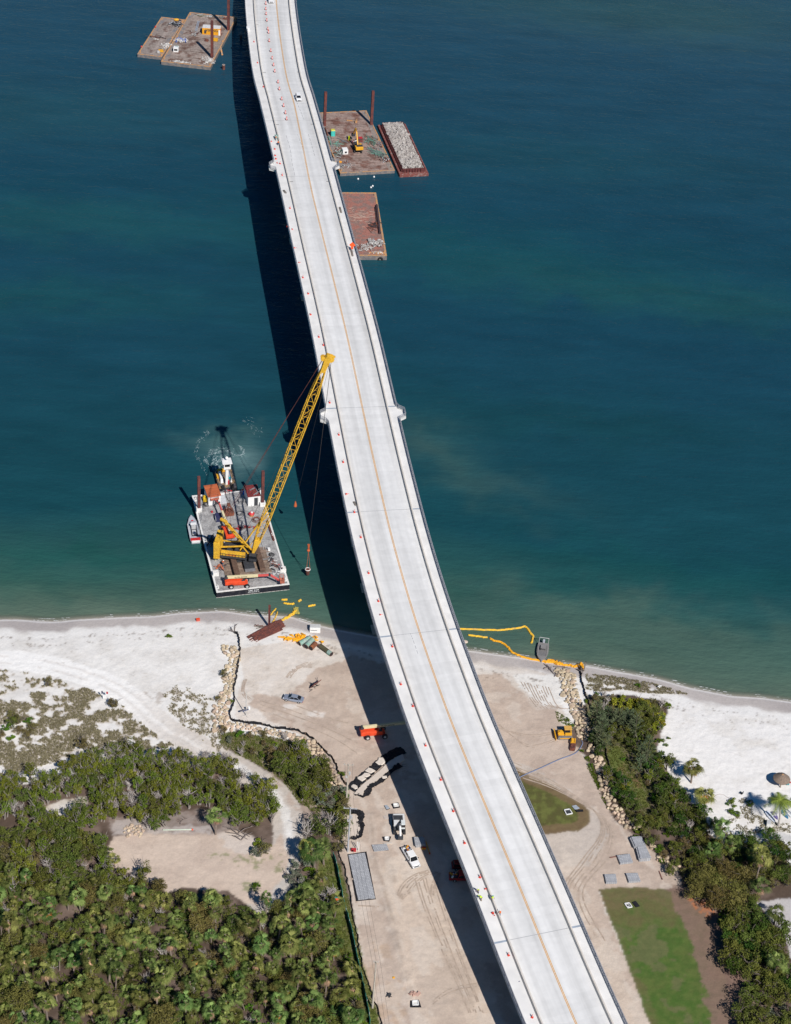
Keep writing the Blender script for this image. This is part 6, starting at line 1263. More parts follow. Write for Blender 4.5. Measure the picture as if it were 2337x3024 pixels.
ribbon('silt_fence','black silt fence running from the beach down beside the left rock line','silt fence',zq(Z5,[(240,345),(262,350),(275,380),(285,430),(288,500),(275,600),(262,680),(245,760),(245,850),(240,900),(215,950),(210,1010),(240,1030),(290,1035),(360,1050),(480,1065),(560,1085),(650,1095),(740,1110),(850,1170),(900,1220),(960,1280),(1020,1340),(1050,1420),(1085,1480),(1110,1530)]),.85,matedge,stake,step=3.4,seed=2,wob=.3)
ribbon('silt_fence','low black silt fence between the green verge and the sandy site at lower left','silt fence',zq(Z7,[(150,820),(175,900),(210,980),(235,1100),(255,1200),(275,1350),(300,1480),(320,1600),(345,1720),(385,1850),(430,1980),(480,2120),(500,2200)]),.55,matedge,stake,step=3.5,seed=3,wob=.25)
ribbon('silt_fence','black silt fence running from the beach to the right rock line','silt fence',zq(G4,[(262,95),(275,160),(290,240),(310,310),(325,380),(355,450),(385,530),(415,610)]),.8,matedge,stake,step=3.2,seed=5,wob=.25)
ribbon('silt_fence','dark silt fence through the bushes right of the rock line','silt fence',zq(G4,[(515,905),(545,980),(560,1060),(580,1130),(600,1190),(612,1250)]),.8,matedge,stake,step=3.2,seed=6,wob=.15)
gf=mat('fence_green',(.015,.15,.115),.7,var=.15,scale=1)
ribbon('green_fence','tall green fabric fence running down the lower left beside the silt fence','fence',zq(Z7,[(115,880),(135,930),(150,1000),(170,1100),(190,1200),(210,1290),(240,1400),(265,1500),(290,1620),(310,1720),(335,1830),(360,1940),(380,2040),(395,2130),(405,2200)]),1.9,gf,rimw,step=3.0,seed=7,wob=.06,post_h=2.0)
# ---- utility poles and wires
pw=mat('pole_concrete',(.50,.45,.38),.8,var=.1); pg=mat('pole_grey',(.42,.43,.45),.7,var=.1)
def pole(label,base,top,arm,mt,trans=False):
    b=UG(*base); hs_=np.arange(4,16,.1); 
    best=min(hs_,key=lambda h:(lambda q:(q[0]-top[0])**2+(q[1]-top[1])**2)(projp(b+Vector((0,0,h)))))
    h=float(best); t=thing('utility_pole',label,'utility pole',b,0,'utility poles with crossarms'); m=MB(); m.cyl((0,0,-.2),(0,0,h),.22,.14,n=10); m.build('pole',mt,t)
    if arm>0:
        m=MB(); m.box((0,.18,h-.5),(arm,.14,.16)); m.build('crossarm',mt,t)
        for x_ in(-arm*.46,0,arm*.46): m=MB(); m.cyl((x_,.18,h-.42),(x_,.18,h-.05),.09,.05,n=8); m.build('insulator',rimw,t)
    if trans: m=MB(); m.cyl((.35,0,h-3.3),(.35,0,h-2.5),.22,n=12); m.box((-.3,0,h-4),(.4,.3,.5)); m.build('transformer',rimw,t)
    return b,h
def projp(P_):
    v=P_-Vector((0,0,CAMZ)); d=v.dot(CF); return (1168.5+FPX*v.dot(CR)/d,1512-FPX*v.dot(CU)/d)
def zp(z,x,y): return (z[0]+x/z[2],z[1]+y/z[2])
b1,h1=pole('tan utility pole beside the black lined pit, upper of the three',zp(Zi,150,865),zp(Zi,130,105),2.1,pw,True)
b2,h2=pole('grey utility pole with long crossarm beside the small square pit',zp(Z7,232,835),zp(Z7,242,490),2.9,pg,True)
b3,h3=pole('lowest utility pole near the bottom edge of the photo',zp(Z7,425,2060),zp(Z7,443,1695),.9,pw)
t=thing('overhead_wires','thin overhead wires running between the utility poles','wires',b1+Vector((0,0,h1))); o0=t.location.copy(); m=MB()
for (ba,ha),(bb,hb_2) in(((b1,h1),(b2,h2)),((b2,h2),(b3,h3)),((b3,h3),(b3+Vector((8,-45,0)),h3))):
    for x_ in(-.8,0,.8):
        a=ba+Vector((x_,.18,ha-.05)); b_=bb+Vector((x_,.18,hb_2-.05)); pp=[a.lerp(b_,k/10)-Vector((0,0,1.2*4*(k/10)*(1-k/10)))-o0 for k in range(11)]; m.tube(pp,.018,4)
m.build('wire',dgrey,t)
# ---- beach pile, sheet piles, pipes, curtain
p=UG(*zp(Z5,515,295)); t=thing('steel_pile','upright brown steel pile standing at the water edge of the beach','pile',p); m=MB(); m.box((0,0,3.2),(.5,.08,7.4)); m.box((.22,0,3.2),(.06,.5,7.4)); m.box((-.22,0,3.2),(.06,.5,7.4)); m.build('h_pile',spud_m,t); m=MB(); m.box((0,0,6.95),(.56,.56,.1)); m.build('pile_cap',spud_m,t)
shp=mat('sheet_pile_rust',(.19,.065,.05),.85,col2=(.12,.05,.045),scale=1.5)
def lay_beams(name,label,cat,z,a,b,k,dz,mt,wd=.75,off=.6,seed=0,extra=None):
    rnd=random.Random(seed); A_,B_=UG(*zp(z,*a)),UG(*zp(z,*b)); c_=(A_+B_)/2; t=thing(name,label,cat,c_,head(A_,B_)); l=(B_-A_).length
    for i in range(k):
        m=MB(); rz=rnd.uniform(-.05,.05); T=Matrix.Translation((rnd.uniform(-.8,.8),(i-(k-1)/2)*off,.15+dz*(i%2)))@Matrix.Rotation(rz,4,'Z'); m.box((0,0,0),(l,wd*.5,.06),M=T); m.box((0,wd*.3,.12),(l,.06,.28),M=T); m.box((0,-wd*.3,.12),(l,.06,.28),M=T); m.box((0,wd*.45,.26),(l,wd*.35,.05),M=T); m.build('sheet_section',mt,t)
    return t
lay_beams('sheet_piles','stack of long rusty sheet piles lying at the foot of the beach pile','sheet piles',Z5,(385,395),(610,275),5,.3,shp,.8,.55,3)
lay_beams('sheet_piles','thinner rusty sheet piles lying under the near side of the stack','sheet piles',Z5,(440,385),(625,305),3,.2,shp,.5,.45,4)
junk('broken_timber','splintered brown timber left of the sheet piles','timber',UG(*zp(Z5,450,300)),R(-10),2.2,.8,12,[steel_rust,wood],'pipes',.2,60,ln=(1,3))
yb=mat('boom_yellow',(.78,.47,.04),.6,col2=(.55,.36,.10),thr=.42,scale=1.2); obm=mat('boom_orange',(.80,.38,.02),.6,var=.15,scale=2)
def floatline(name,label,cat,pts,r,mt,g=None,z=.12,seg=1.6,wob=.1,seed=0,land=True):
    rnd=random.Random(seed); P_=[(UG(*q) if land else U(*q,.05)) for q in pts]; s=smooth(P_,8); o0=s[0].copy(); t=thing(name,label,cat,o0,0,g); m=MB()
    dist=0; pp=[]; rr=[]
    for i,p in enumerate(s):
        if i: dist+=(s[i]-s[i-1]).length
        pp.append(p-o0+Vector((rnd.uniform(-wob,wob),rnd.uniform(-wob,wob),z))); rr.append(r*(.88+.2*abs(math.sin(dist/seg*math.pi))))
    m.tube(pp,rr,7); m.build('float_sections',mt,t); return t
g_='floating yellow turbidity boom pieces left of the bridge'
Zs=Z5
floatline('floating_boom','short yellow boom piece floating below the crane barge, farthest left','boom',[zp(Zs,*q) for q in((615,84),(635,86),(655,84))],.27,yb,g_,land=False)
floatline('floating_boom','longer yellow boom piece floating below the crane barge','boom',[zp(Zs,*q) for q in((630,110),(660,117),(690,118),(708,115))],.25,yb,g_,land=False)
floatline('floating_boom','small bent yellow boom piece floating below the crane barge','boom',[zp(Zs,*q) for q in((742,98),(750,94),(760,88))],.3,yb,g_,land=False)
floatline('floating_boom','yellow boom piece floating nearest the bridge shadow','boom',[zp(Zs,*q) for q in((820,135),(845,131),(875,126))],.27,yb,g_,land=False)
floatline('turbidity_boom','long yellow boom reaching from the steel pile over the wet sand into the water','boom',[zp(Zs,*q) for q in((550,275),(590,252),(640,232),(680,208),(705,190),(722,172))],.36,yb,wob=.22,seed=3)
floatline('turbidity_boom','thin yellow rope from the steel pile toward the water, left one','rope',[zp(Zs,*q) for q in((525,205),(545,180),(565,155))],.16,yb,wob=.1,seed=4)
floatline('turbidity_boom','thin yellow rope from the steel pile toward the water, middle one','rope',[zp(Zs,*q) for q in((525,280),(545,255),(565,220),(582,180))],.14,yb,wob=.1,seed=5)
floatline('submerged_curtain','tangled yellow curtain in the shallow water at the end of the long boom','curtain',[zp(Zs,*q) for q in((722,172),(710,155),(735,150),(715,180),(745,185),(725,160))],.25,mat('curtain_murky',(.38,.33,.08),.7),wob=.25,seed=6,land=False)
# curtain pile
p=UG(*zp(Zs,760,395)); t=thing('curtain_heap','crumpled heap of yellow turbidity curtain beside the pipes on the beach','curtain',p); rnd=random.Random(8); m=MB()
for k in range(46):
    a=Vector((rnd.gauss(0,1.8),rnd.gauss(.2,.6),rnd.uniform(.1,.5))); m.tube([a,a+Vector((rnd.uniform(-.9,.9),rnd.uniform(-.5,.5),.2)),a+Vector((rnd.uniform(-1.4,1.4),rnd.uniform(-.7,.7),-.05))],[.22,.28,.15],6)
m.build('curtain_folds',obm,t)
def pipe_thing(label,a,b,r,mt,mt2=None,frac=.5):
    A_,B_=UG(*zp(Zs,*a)),UG(*zp(Zs,*b)); t=thing('steel_pipe',label,'pipe',(A_+B_)/2,head(A_,B_),'steel pipe sections lying on the beach'); l=(B_-A_).length/2
    m=MB(); m.cyl((-l,0,r),(l*(2*frac-1) if mt2 else l,0,r),r,n=18,caps=False); m.cyl((-l,0,r),(l,0,r),r*.9,n=18,caps=False); m.build('pipe_wall',mt,t)
    if mt2: m=MB(); m.cyl((l*(2*frac-1),0,r),(l,0,r),r,n=18,caps=False); m.build('painted_end',mt2,t)
    for e in(-l,l): m=MB(); m.ring((e,0,r),r*.95,.06,18,5,axis='X'); m.build('pipe_rim',steel_rust,t)
    m=MB(); m.cyl((-l*.97,0,r),(l*.97,0,r),r*.86,n=14); m.build('dark_inside',blk,t)
gpt=mat('pipe_green',(.20,.36,.30),.6,col2=(.30,.38,.34),scale=1); rpt=mat('pipe_rust',(.28,.10,.04),.8,col2=(.18,.07,.04),scale=1.2)
pipe_thing('green pipe section half covered by the yellow curtain heap',(748,438),(835,395),.62,gpt)
pipe_thing('green pipe section between the curtain heap and the rusty pipe',(800,463),(853,410),.68,gpt)
pipe_thing('rusty orange pipe section in the middle of the beach',(838,475),(875,440),.64,rpt)
pipe_thing('long dark pipe with one green painted end, rightmost on the beach',(910,455),(1000,520),.58,mat('pipe_dark',(.085,.075,.045),.8,var=.3,scale=1.5),gpt,.72)
# white box on the beach
p=UG(*zp(Zs,872,325)); t=thing('white_cabin_box','small white trailer box on the wet sand right of the sheet piles','box',p,R(4)); m=MB(); m.box((0,0,.75),(2.6,1.5,1.5)); m.build('box_body',white,t,bevel=.04); m=MB(); m.box((0,.1,1.54),(2.5,1.3,.08)); m.build('lid',rimw,t); m=MB(); m.box((-.3,-.77,.8),(1.6,.04,.12)); m.build('trim_line',dgrey,t)
# solar light tower
p=UG(*zp(Z5,335,985)); t=thing('solar_tower','blue solar panel on a pale mast beside the silt fence corner','solar panel',p,R(30)); m=MB(); T=Matrix.Translation((-.4,0,1.9))@Matrix.Rotation(R(-35),4,'X'); m.box((0,0,0),(1.6,1.9,.08),M=T); m.build('solar_panel',mat('panel_blue',(.03,.07,.19),.3,spec=.5),t); m=MB(); m.box((.8,.2,1.9),(.5,.4,.8)); m.build('battery_box',white,t)
m=MB(); m.cyl((0,0,0),(0,0,7.5),.09,n=8); 
for a in(0,90,180,270): m.beam((0,0,.25),(1.1*math.cos(R(a)),1.1*math.sin(R(a)),.05),.08)
m.build('mast',mat('mast_pale',(.55,.54,.52),.6),t)
# plate heap
p=UG(*zp(Z5,880,765)); t=thing('steel_plate','rusty bent steel plate standing among twisted bars on the sand','scrap',p,R(50)); m=MB(); T=Matrix.Translation((0,.2,1.0))@Matrix.Rotation(R(-58),4,'X')@Matrix.Rotation(R(10),4,'Z'); m.box((0,0,0),(2.8,2.0,.14),M=T); m.build('plate',shp,t); m=MB(); rnd=random.Random(12)
for k in range(16): a=Vector((rnd.gauss(-.3,.9),rnd.gauss(.4,.8),.1)); m.beam(a,a+Vector((rnd.uniform(-1,1),rnd.uniform(-1,1),rnd.uniform(0,1.1))),.09)
m.build('bars',dgrey,t)
# small signs and markers
def signpost(label,p,flag=True):
    t=thing('sign',label,'sign',p); m=MB(); m.box((0,0,.9),(.9,.06,1.1)); m.build('sign_board',white,t); m=MB(); m.beam((-.4,.06,0),(-.4,.06,1.9),.08); m.beam((.4,.06,0),(.4,.06,2.2),.06); m.build('posts',white,t)
    if flag: m=MB(); m.box((.62,.06,2.2),(.4,.03,.7)); m.build('red_flag',mat('tool_red',(.45,.03,.04),.6),t); m=MB(); m.box((-.55,.06,2.2),(.35,.04,.8)); m.build('dark_flag',mat('navy',(.03,.035,.09),.6),t)
signpost('white sign with red and dark flags on the left dune edge',UG(*zp(G1,1005,930)))
p=UG(585,1833); blob_thing('red_cooler','small red box on the beach left of the silt fence','box',p,[('box',lambda m:m.box((0,0,.3),(.9,.6,.6)),mat('tool_red2',(.55,.10,.07),.6)),('lid',lambda m:m.box((0,0,.62),(.95,.65,.06)),orgl)],.3)
p=UG(*zp(Z7,132,1212)); blob_thing('orange_debris','orange and teal bundle on the grass beside the green fence','bundle',p,[('orange_bag',lambda m:[m.sphere((-.6+.4*k,(.1 if k%2 else -.1),.3),(.4,.35,.28)) for k in range(4)],mat('bag_orange',(.72,.10,.03),.6)),('teal_bag',lambda m:m.box((.2,.1,.5),(.7,.35,.3)),mat('bag_teal',(.05,.25,.25),.6))])
p=UG(*zp(G3,1088,1565)); blob_thing('yellow_marker','tiny yellow post in the brush below the clearing','post',p,[('post',lambda m:m.cyl((0,0,0),(0,0,1.3),.12),yb),('cap',lambda m:m.sphere((0,0,1.3),.13),yb)])
p=UG(*zp(Z7,290,825)); blob_thing('white_posts','pair of white posts beside a small red machine near the long block mat','posts',p,[('post_pair',lambda m:(m.beam((.3,0,0),(.35,.1,2.6),.14),m.beam((.7,0,0),(.75,.1,2.4),.14)),white),('red_machine',lambda m:(m.box((-.3,-.2,.3),(1.0,.6,.6)),m.cyl((-.6,-.5,.3),(-.6,.1,.3),.3)),mat('tool_red',(.45,.03,.04),.6))])
p=UG(*zp(G3,0,912)); a,b_2=UG(*zp(G3,-5,912)),UG(*zp(G3,200,908)); t=thing('white_pipe','long pale pipe lying along the far edge of the sandy clearing','pipe',(a+b_2)/2,head(a,b_2)); l=(a-b_2).length; m=MB(); m.cyl((-l*.75,0,.15),(l/2,0,.15),.14); m.build('pipe',mat('pipe_pale_green',(.50,.56,.46),.6),t); m=MB(); m.cyl((l/2,0,.15),(l/2+.3,0,.15),.2); m.build('pipe_cap',orgl,t)
p=UG(*zp(G4,1130,300)); blob_thing('white_cross_marker','small white cross shaped marker in the dune scrub on the right','marker',p,[('upright',lambda m:m.box((0,0,.4),(.35,.2,.9)),white),('arms',lambda m:m.box((0,0,.6),(1.0,.2,.25)),white)],R(20))
p=UG(*zp(Z7,590,1822)); blob_thing('yellow_marker','tiny orange cap on the sand near the lowest pole','marker',p,[('cap',lambda m:m.cyl((0,0,0),(0,0,.3),.22,.05),yeld),('base',lambda m:m.box((0,0,.03),(.5,.5,.06)),yeld)])
junk('rag_heap','dark rag lying on the sand near the bottom collared inlet','rag',UG(*zp(Z7,555,1965)),0,.5,.4,9,[dgrey],'mess',.2,61,ln=(.4,1))
junk('brick_heap','reddish brick rubble near the bottom collared inlet','bricks',UG(*zp(Z7,740,1950)),0,1.0,.7,26,[mat('brick_pale',(.42,.27,.22),.9)],'chunk',.1,62)
# driftwood and old timbers
dw=mat('driftwood',(.19,.155,.14),.9,var=.3,scale=3)
def drift(label,z,pairs,r=.16,cat='driftwood',nm='driftwood',up=.5,seed=0):
    rnd=random.Random(seed); A_=[(UG(*zp(z,*a)),UG(*zp(z,*b))) for a,b in pairs]; o0=A_[0][0].copy(); t=thing(nm,label,cat,o0); m=MB()
    for a,b_ in A_:
        mid=a.lerp(b_,.5)+Vector((rnd.uniform(-.3,.3),rnd.uniform(-.3,.3),up)); m.tube([a-o0+Vector((0,0,.1)),mid-o0,b_-o0+Vector((0,0,up*.4))],[r,r*.8,r*.4],6)
        for k in range(3): s_=a.lerp(b_,rnd.uniform(.3,.9))-o0+Vector((0,0,up*.6)); m.tube([s_,s_+Vector((rnd.uniform(-1,1),rnd.uniform(-1,1),rnd.uniform(.1,.8)))],[r*.4,r*.15],5)
    m.build('branches',dw,t); return t
ZD=(1500,1850,6.029)
drift('dark driftwood branches at the top of the right rock line near the skiff',ZD,[((820,850),(690,690)),((820,850),(640,670)),((830,900),(910,830)),((640,760),(740,745))],.14,seed=1)
drift('long grey driftwood log lying above the right rock line',ZD,[((820,720),(1120,755))],.17,up=.15,seed=2)
drift('dark stakes at the end of the right silt fence',ZD,[((1220,680),(1330,800)),((1215,765),(1330,850)),((1260,720),(1340,860))],.12,up=.7,seed=3)
p=UG(*zp(ZD,1350,800)); t=thing('timber_post','dark upright timber post at the waterline end of the right silt fence','post',p); m=MB(); m.beam((0,0,0),(.25,.1,3.0),.25,.25); m.build('post',wood,t); m=MB(); m.box((.25,.1,3.02),(.28,.28,.06)); m.build('post_top',dgrey,t)
drift('dead branches on the beach at the end of the left silt fence',Z5,[((245,345),(215,300)),((245,345),(262,275)),((250,340),(195,330))],.1,up=.6,seed=4)
p=UG(*zp(Z5,242,345)); t=thing('timber_post','thin dark post at the beach end of the left silt fence','post',p); m=MB(); m.beam((0,0,0),(.05,.1,2.6),.1); m.build('post',wood,t); m=MB(); m.sphere((.05,.1,2.6),.09); m.build('post_top',dgrey,t)
drift('bleached brush pile between the clearing and the mangroves',G3,[((480,880),(720,980)),((500,930),(700,1000)),((600,950),(760,880)),((640,1000),(740,940)),((560,960),(640,1010)),((520,900),(620,960))],.12,up=.8,seed=5)
drift('dark dead log beside the bare mound right of the track',G3,[((1335,735),(1435,738))],.14,up=.2,seed=6)
drift('bare fallen branch arching at the far edge of the clearing',G3,[((95,860),(120,820)),((120,820),(150,815))],.1,up=.3,seed=7)
# yellow booms on the right
g2_='yellow and orange booms right of the bridge'
z6=Z6
floatline('turbidity_boom','long yellow boom floating right of the bridge and bending toward the skiff','boom',[zp(z6,*q) for q in((60,94),(150,97),(265,101),(330,97),(380,90),(408,84),(425,100),(438,118),(448,130),(441,162))],.26,yb,g2_,land=False,wob=.08)
floatline('turbidity_boom','short yellow boom floating beside the bridge, below the long one','boom',[zp(z6,*q) for q in((136,124),(180,131),(230,137))],.26,yb,g2_,land=False)
floatline('turbidity_boom','orange boom lying from the shallows along the beach under the skiff bow','boom',[zp(z6,*q) for q in((243,141),(262,152),(295,160),(325,182),(350,208),(400,230),(470,246),(530,255),(590,262))],.27,obm,g2_,wob=.12,seed=8)
floatline('turbidity_boom','orange boom heap along the beach up to the timber post','boom',[zp(z6,*q) for q in((585,266),(620,270),(655,276),(680,262),(688,285),(665,268),(690,290))],.30,obm,g2_,wob=.3,seed=9)
t=floatline('curtain_heap','ragged orange curtain beneath the skiff bow','curtain',[zp(z6,*q) for q in((485,248),(510,252),(545,250),(580,262),(560,262))],.36,obm,None,wob=.4,seed=10)
# skiff
a,b_2=U(1500+640/6.029,1850+310/6.029,.8),U(1500+600/6.029,1850+590/6.029,.8); hd=head(a,b_2); p=(a+b_2)/2; p.z=0
sk=mat('skiff_grey',(.22,.21,.205),.75,var=.08); t=thing('skiff','grey open work skiff nosed onto the right beach','boat',p,hd); Ls=(b_2-a).length+.6
m=MB(); hull(m,Ls,2.9,-.2,.9,.45); m.build('hull',sk,t,bevel=.05)
m=MB(); m.box((-.4,0,.915),(Ls*.62,2.0,.03)); m.build('inner_floor',mat('skiff_floor',(.17,.165,.165),.8),t)
for s_ in(-1,1): m=MB(); m.box((-.2,s_*1.1,.96),(Ls*.55,.25,.14)); m.build('side_deck',sk,t)
m=MB(); m.box((-.8,0,1.2),(1.4,1.2,.6)); m.build('console',sk,t); 
for k in range(3): m=MB(); m.box((-1.7+k*.75,0,1.1+.1*k),(.2,1.2,.4)); m.build('seat',mat('skiff_seat',(.33,.33,.34),.7),t)
m=MB(); m.box((-Ls/2-.3,0,1.0),(.6,.5,1.0)); m.build('outboard_motor',mat('motor_silver',(.42,.44,.50),.4),t)
m=MB(); x0_=-Ls/2
for s_ in(-1,1): m.beam((x0_,s_*1.15,.9),(x0_,s_*1.15,2.5),.09); m.beam((x0_,s_*1.15,2.5),(x0_-.8,s_*1.15,.9),.07)
m.beam((x0_,-1.15,2.5),(x0_,1.15,2.5),.1); m.build('tow_frame',rimw,t)
p=U(*zp(z6,118,158),.1); blob_thing('float_bag','pale float bag in the water right beside the bridge','float',p,[('bag',lambda m:m.sphere((0,0,.2),(.9,.6,.35)),mat('bag_pale',(.52,.43,.35),.8)),('tie',lambda m:m.ring((.8,0,.3),.12,.03,8),dgrey)])
# ---- beach furniture on the right
ZT=(1980,2200,4.728)
p=UG(*zp(ZT,1535,555)); t=thing('tiki_umbrella','round thatched umbrella with orange centre standing on the white sand','umbrella',p)
th=mat('thatch',(.26,.195,.15),.95,col2=(.17,.13,.105),scale=6); m=MB(); rings=[]
rnd=random.Random(3)
for k,(r_,z_) in enumerate(((1.95,1.9),(1.9,2.05),(1.3,2.55),(.6,3.05),(.15,3.3))): rings.append([(r_*math.cos(a)*(1+rnd.uniform(-.05,.05)),r_*math.sin(a)*(1+rnd.uniform(-.05,.05)),z_+rnd.uniform(-.04,.04)) for a in np.linspace(0,2*math.pi,23)[:-1]])
m.loft(rings,closed=True); m.build('thatch_canopy',th,t); m=MB(); m.cyl((0,0,0),(0,0,2.4),.09); m.build('pole',wood,t); m=MB(); m.cyl((0,0,3.25),(0,0,3.45),.22,.08); m.build('cap',orim,t)
rc=[('beach_chair','red and white beach chair right of the thatched umbrella',(1665,535),mat('chair_red',(.40,.06,.05),.6)),('beach_chair','teal striped beach chair right of the thatched umbrella, lower one',(1635,555),mat('chair_teal',(.05,.25,.27),.6)),('beach_chair','dark chair on the open sand left of the coconut palm shadow',(990,685),dgrey)]
for nm,lb,(x,y),mt in rc:
    blob_thing(nm,lb,'beach chair',UG(*zp(ZT,x,y)),[('seat',lambda m:m.box((0,0,.3),(.6,.6,.08)),mt),('backrest',lambda m:m.box((-.35,0,.6),(.1,.6,.7)),mt),('frame',lambda m:[m.beam((a,b,0),(a,b,.3),.04) for a in(-.28,.28) for b in(-.28,.28)],rimw)],random.random()*6)
def kayak(label,a,b,mt,w_=.9,mast=False):
    A_,B_=UG(*zp(ZT,*a)),UG(*zp(ZT,*b)); t=thing('sailing_dinghy' if mast else 'kayak',label,'boat',(A_+B_)/2,head(A_,B_)); l=(B_-A_).length; m=MB(); hull(m,l,w_,.05,.45,.6); m.build('hull',mt,t,bevel=.05); m=MB(); m.box((-.1,0,.48),(l*.3,w_*.5,.06)); m.build('seat',rimw,t)
    if mast: m=MB(); m.beam((-l*.4,0,.55),(l*.45,.1,.6),.08); m.beam((0,-.8,.6),(0,.8,.6),.07); m.build('spar',white,t)
kayak('white sailing dinghy on the sand left of the coconut palm trunk',(1345,945),(1460,1095),mat('hull_pale_blue',(.62,.66,.76),.5),1.2,True)
kayak('purple kayak between the white dinghy and the palm trunk',(1425,950),(1500,1050),mat('hull_purple',(.16,.13,.30),.5))
kayak('blue dinghy right of the coconut palm trunk',(1560,920),(1645,1040),mat('hull_blue',(.05,.20,.36),.5),1.1,True)
kayak('white dinghy with crossed spars right of the blue dinghy',(1625,920),(1700,1030),white,1.0,True)
p=UG(*zp(ZT,1370,1125)); blob_thing('picnic_cooler','white box table on the sand below the white dinghy','box',p,[('box',lambda m:m.box((0,0,.55),(.9,1.2,1.1)),white),('lid',lambda m:m.box((0,0,1.12),(.95,1.25,.06)),rimw)],R(-8))
p=UG(*zp(ZT,505,1090)); t=thing('swing_frame','white A-shaped metal frame at the edge of the bushes','frame',p); m=MB()
for x_ in(-1,1): m.beam((x_-.3,-.5,0),(x_,0,2.0),.13); m.beam((x_+.3,.5,0),(x_,0,2.0),.13)
m.beam((-1,0,2),(1,0,2),.08); m.build('frame',mat('frame_pale',(.58,.62,.60),.5),t)
p=UG(*zp(ZT,172,1290)); blob_thing('white_bag','white bag in the brush left of the fan palms','bag',p,[('bag',lambda m:m.sphere((0,0,.25),(.55,.45,.3)),white),('knot',lambda m:m.cyl((0,0,.5),(0,0,.65),.08,.14),white)])
pts=[UG(*zp(ZT,*q)) for q in((510,700),(560,735),(600,735),(650,700),(700,692),(750,700),(790,730),(830,755))]; t=thing('ground_cable','thin line snaking over the white sand between the fan palm and the shrubs','rope',pts[0]); m=MB(); m.tube([p-pts[0]+Vector((0,0,.04)) for p in smooth(pts,5)],.035,4); m.build('line',dw,t)
a,b_2=UG(2305,2472),UG(2345,2512); t=thing('painted_line','white painted stripe on the grey pavement at the right edge','road marking',(a+b_2)/2,head(a,b_2)); m=MB(); m.box((0,0,.03),((a-b_2).length,.15,.02)); m.build('stripe',white,t); m=MB(); m.box((1.5,-.8,.03),(.1,1.4,.02)); m.build('cross_stripe',white,t)
# ---------------------------------------------------------------- people
skin=mat('skin',(.42,.22,.15),.6,var=.05); denim=mat('denim',(.06,.08,.14),.8); hiv=mat('hi_vis_yellow',(.55,.75,.04),.6,var=.05); hvo=mat('hi_vis_orange',(.80,.17,.03),.6); tanc=mat('tan_trousers',(.30,.22,.15),.8); hatw=mat('hat_white',(.8,.8,.78),.5)
def person(label,loc,rz,top,bot,hat,pose='stand',group=None):
    t=thing('person',label,'person',loc,rz,group)
    lean={'stand':0.05,'bend':.9,'work':.35,'lie':.0}[pose]; hip=Vector((0,0,.92)); c_,s_=math.cos(lean),math.sin(lean)
    def tp(x,y,z): return hip+Vector((x*c_+z*s_,y,-x*s_+z*c_))
    m=MB(); 
    m.tube([tp(0,0,-.04),tp(0,0,.15),tp(.02,0,.38),tp(0,0,.52),tp(.01,0,.60)],[.155,.145,.185,.13,.06],10)
    m.tube([tp(.01,0,.56),tp(.03,0,.66)],[.055,.055],8); m.sphere(tp(.04,0,.76),(.095,.08,.12),10,8); m.sphere(tp(.14,0,.75),(.02,.014,.025),6,4)
    for q in(-1,1):
        m.sphere(tp(.125,q*.035,.78),.012,5,4); m.sphere(tp(.03,q*.085,.75),(.02,.012,.03),5,4)
        sh=tp(0,q*.20,.50); el=tp(.12,q*.27,.24) if pose=='stand' else tp(.25,q*.24,.30); wr=el+Vector((.20,-q*.03,-.14)) if pose!='bend' else el+Vector((.12,0,-.26))
        m.tube([sh,el,wr],[.055,.045,.032],7); d=(wr-el).normalized()
        m.tube([wr,wr+d*.09],[.034,.04],6)
        for f in range(4): b=wr+d*.09+Vector((0,(f-1.5)*.02,0)); m.tube([b,b+d*.045,b+d*.07+Vector((0,0,-.025))],[.0095,.009,.007],4)
        b=wr+d*.03; m.tube([b+Vector((0,-q*.03,0)),b+d*.04+Vector((0,-q*.06,0))],[.011,.009],4)
    m.build('body',skin,t,smooth=True)
    m=MB(); m.tube([tp(0,0,.02),tp(0,0,.15),tp(.02,0,.38),tp(0,0,.53)],[.175,.17,.21,.15],10)
    for q in(-1,1): m.tube([tp(0,q*.17,.50),tp(.06,q*.235,.36)],[.085,.07],7)
    m.build('vest',top,t); m=MB()
    for q in(-1,1):
        kn=Vector((.10 if pose!='stand' else .03,q*.12,.48)); m.tube([hip+Vector((0,q*.09,.05)),kn,Vector((-.02,q*.13,.09))],[.115,.085,.065],8)
    m.tube([hip+Vector((0,0,-.06)),hip+Vector((0,0,.08))],[.15,.16],9); m.build('trousers',bot,t)
    for q in(-1,1): m=MB(); m.box((.04,q*.13,.05),(.28,.10,.10)); m.build('boot',blk,t,bevel=.02)
    m=MB(); c0=tp(.035,0,.80); m.sphere(c0,(.13,.115,.10),10,6); m.cyl(c0+Vector((.02,0,-.02)),c0+Vector((.02,0,0)),.16,n=12); m.build('hard_hat' if hat is not skin else 'hair',hat,t)
    return t
def bperson(label,x,y,rz,*a): p=UB(x,y,0); s,o=soff(p); person(label,bpos(s,o,.004),rz,*a,group='workers on the left sidewalk of the bridge')
ZBp=(1380,2580,9.378)
bperson('worker in yellow vest and white hat bending at the railing, upper of the pair',*zp(ZBp,300,560),R(-120),hiv,denim,hatw,'work')
bperson('worker in yellow vest leaning over the railing, lower of the pair',*zp(ZBp,395,770),R(170),hiv,tanc,hiv,'bend')
bperson('worker in yellow vest and teal hat standing beside the barrier',*zp(ZBp,690,780),R(-60),hiv,denim,mat('hat_teal',(.15,.45,.42),.5),'stand')
bperson('person in red and white at the barrier beside a red cone',*zp(ZBp,905,1190),R(160),hvo,denim,hatw,'stand')
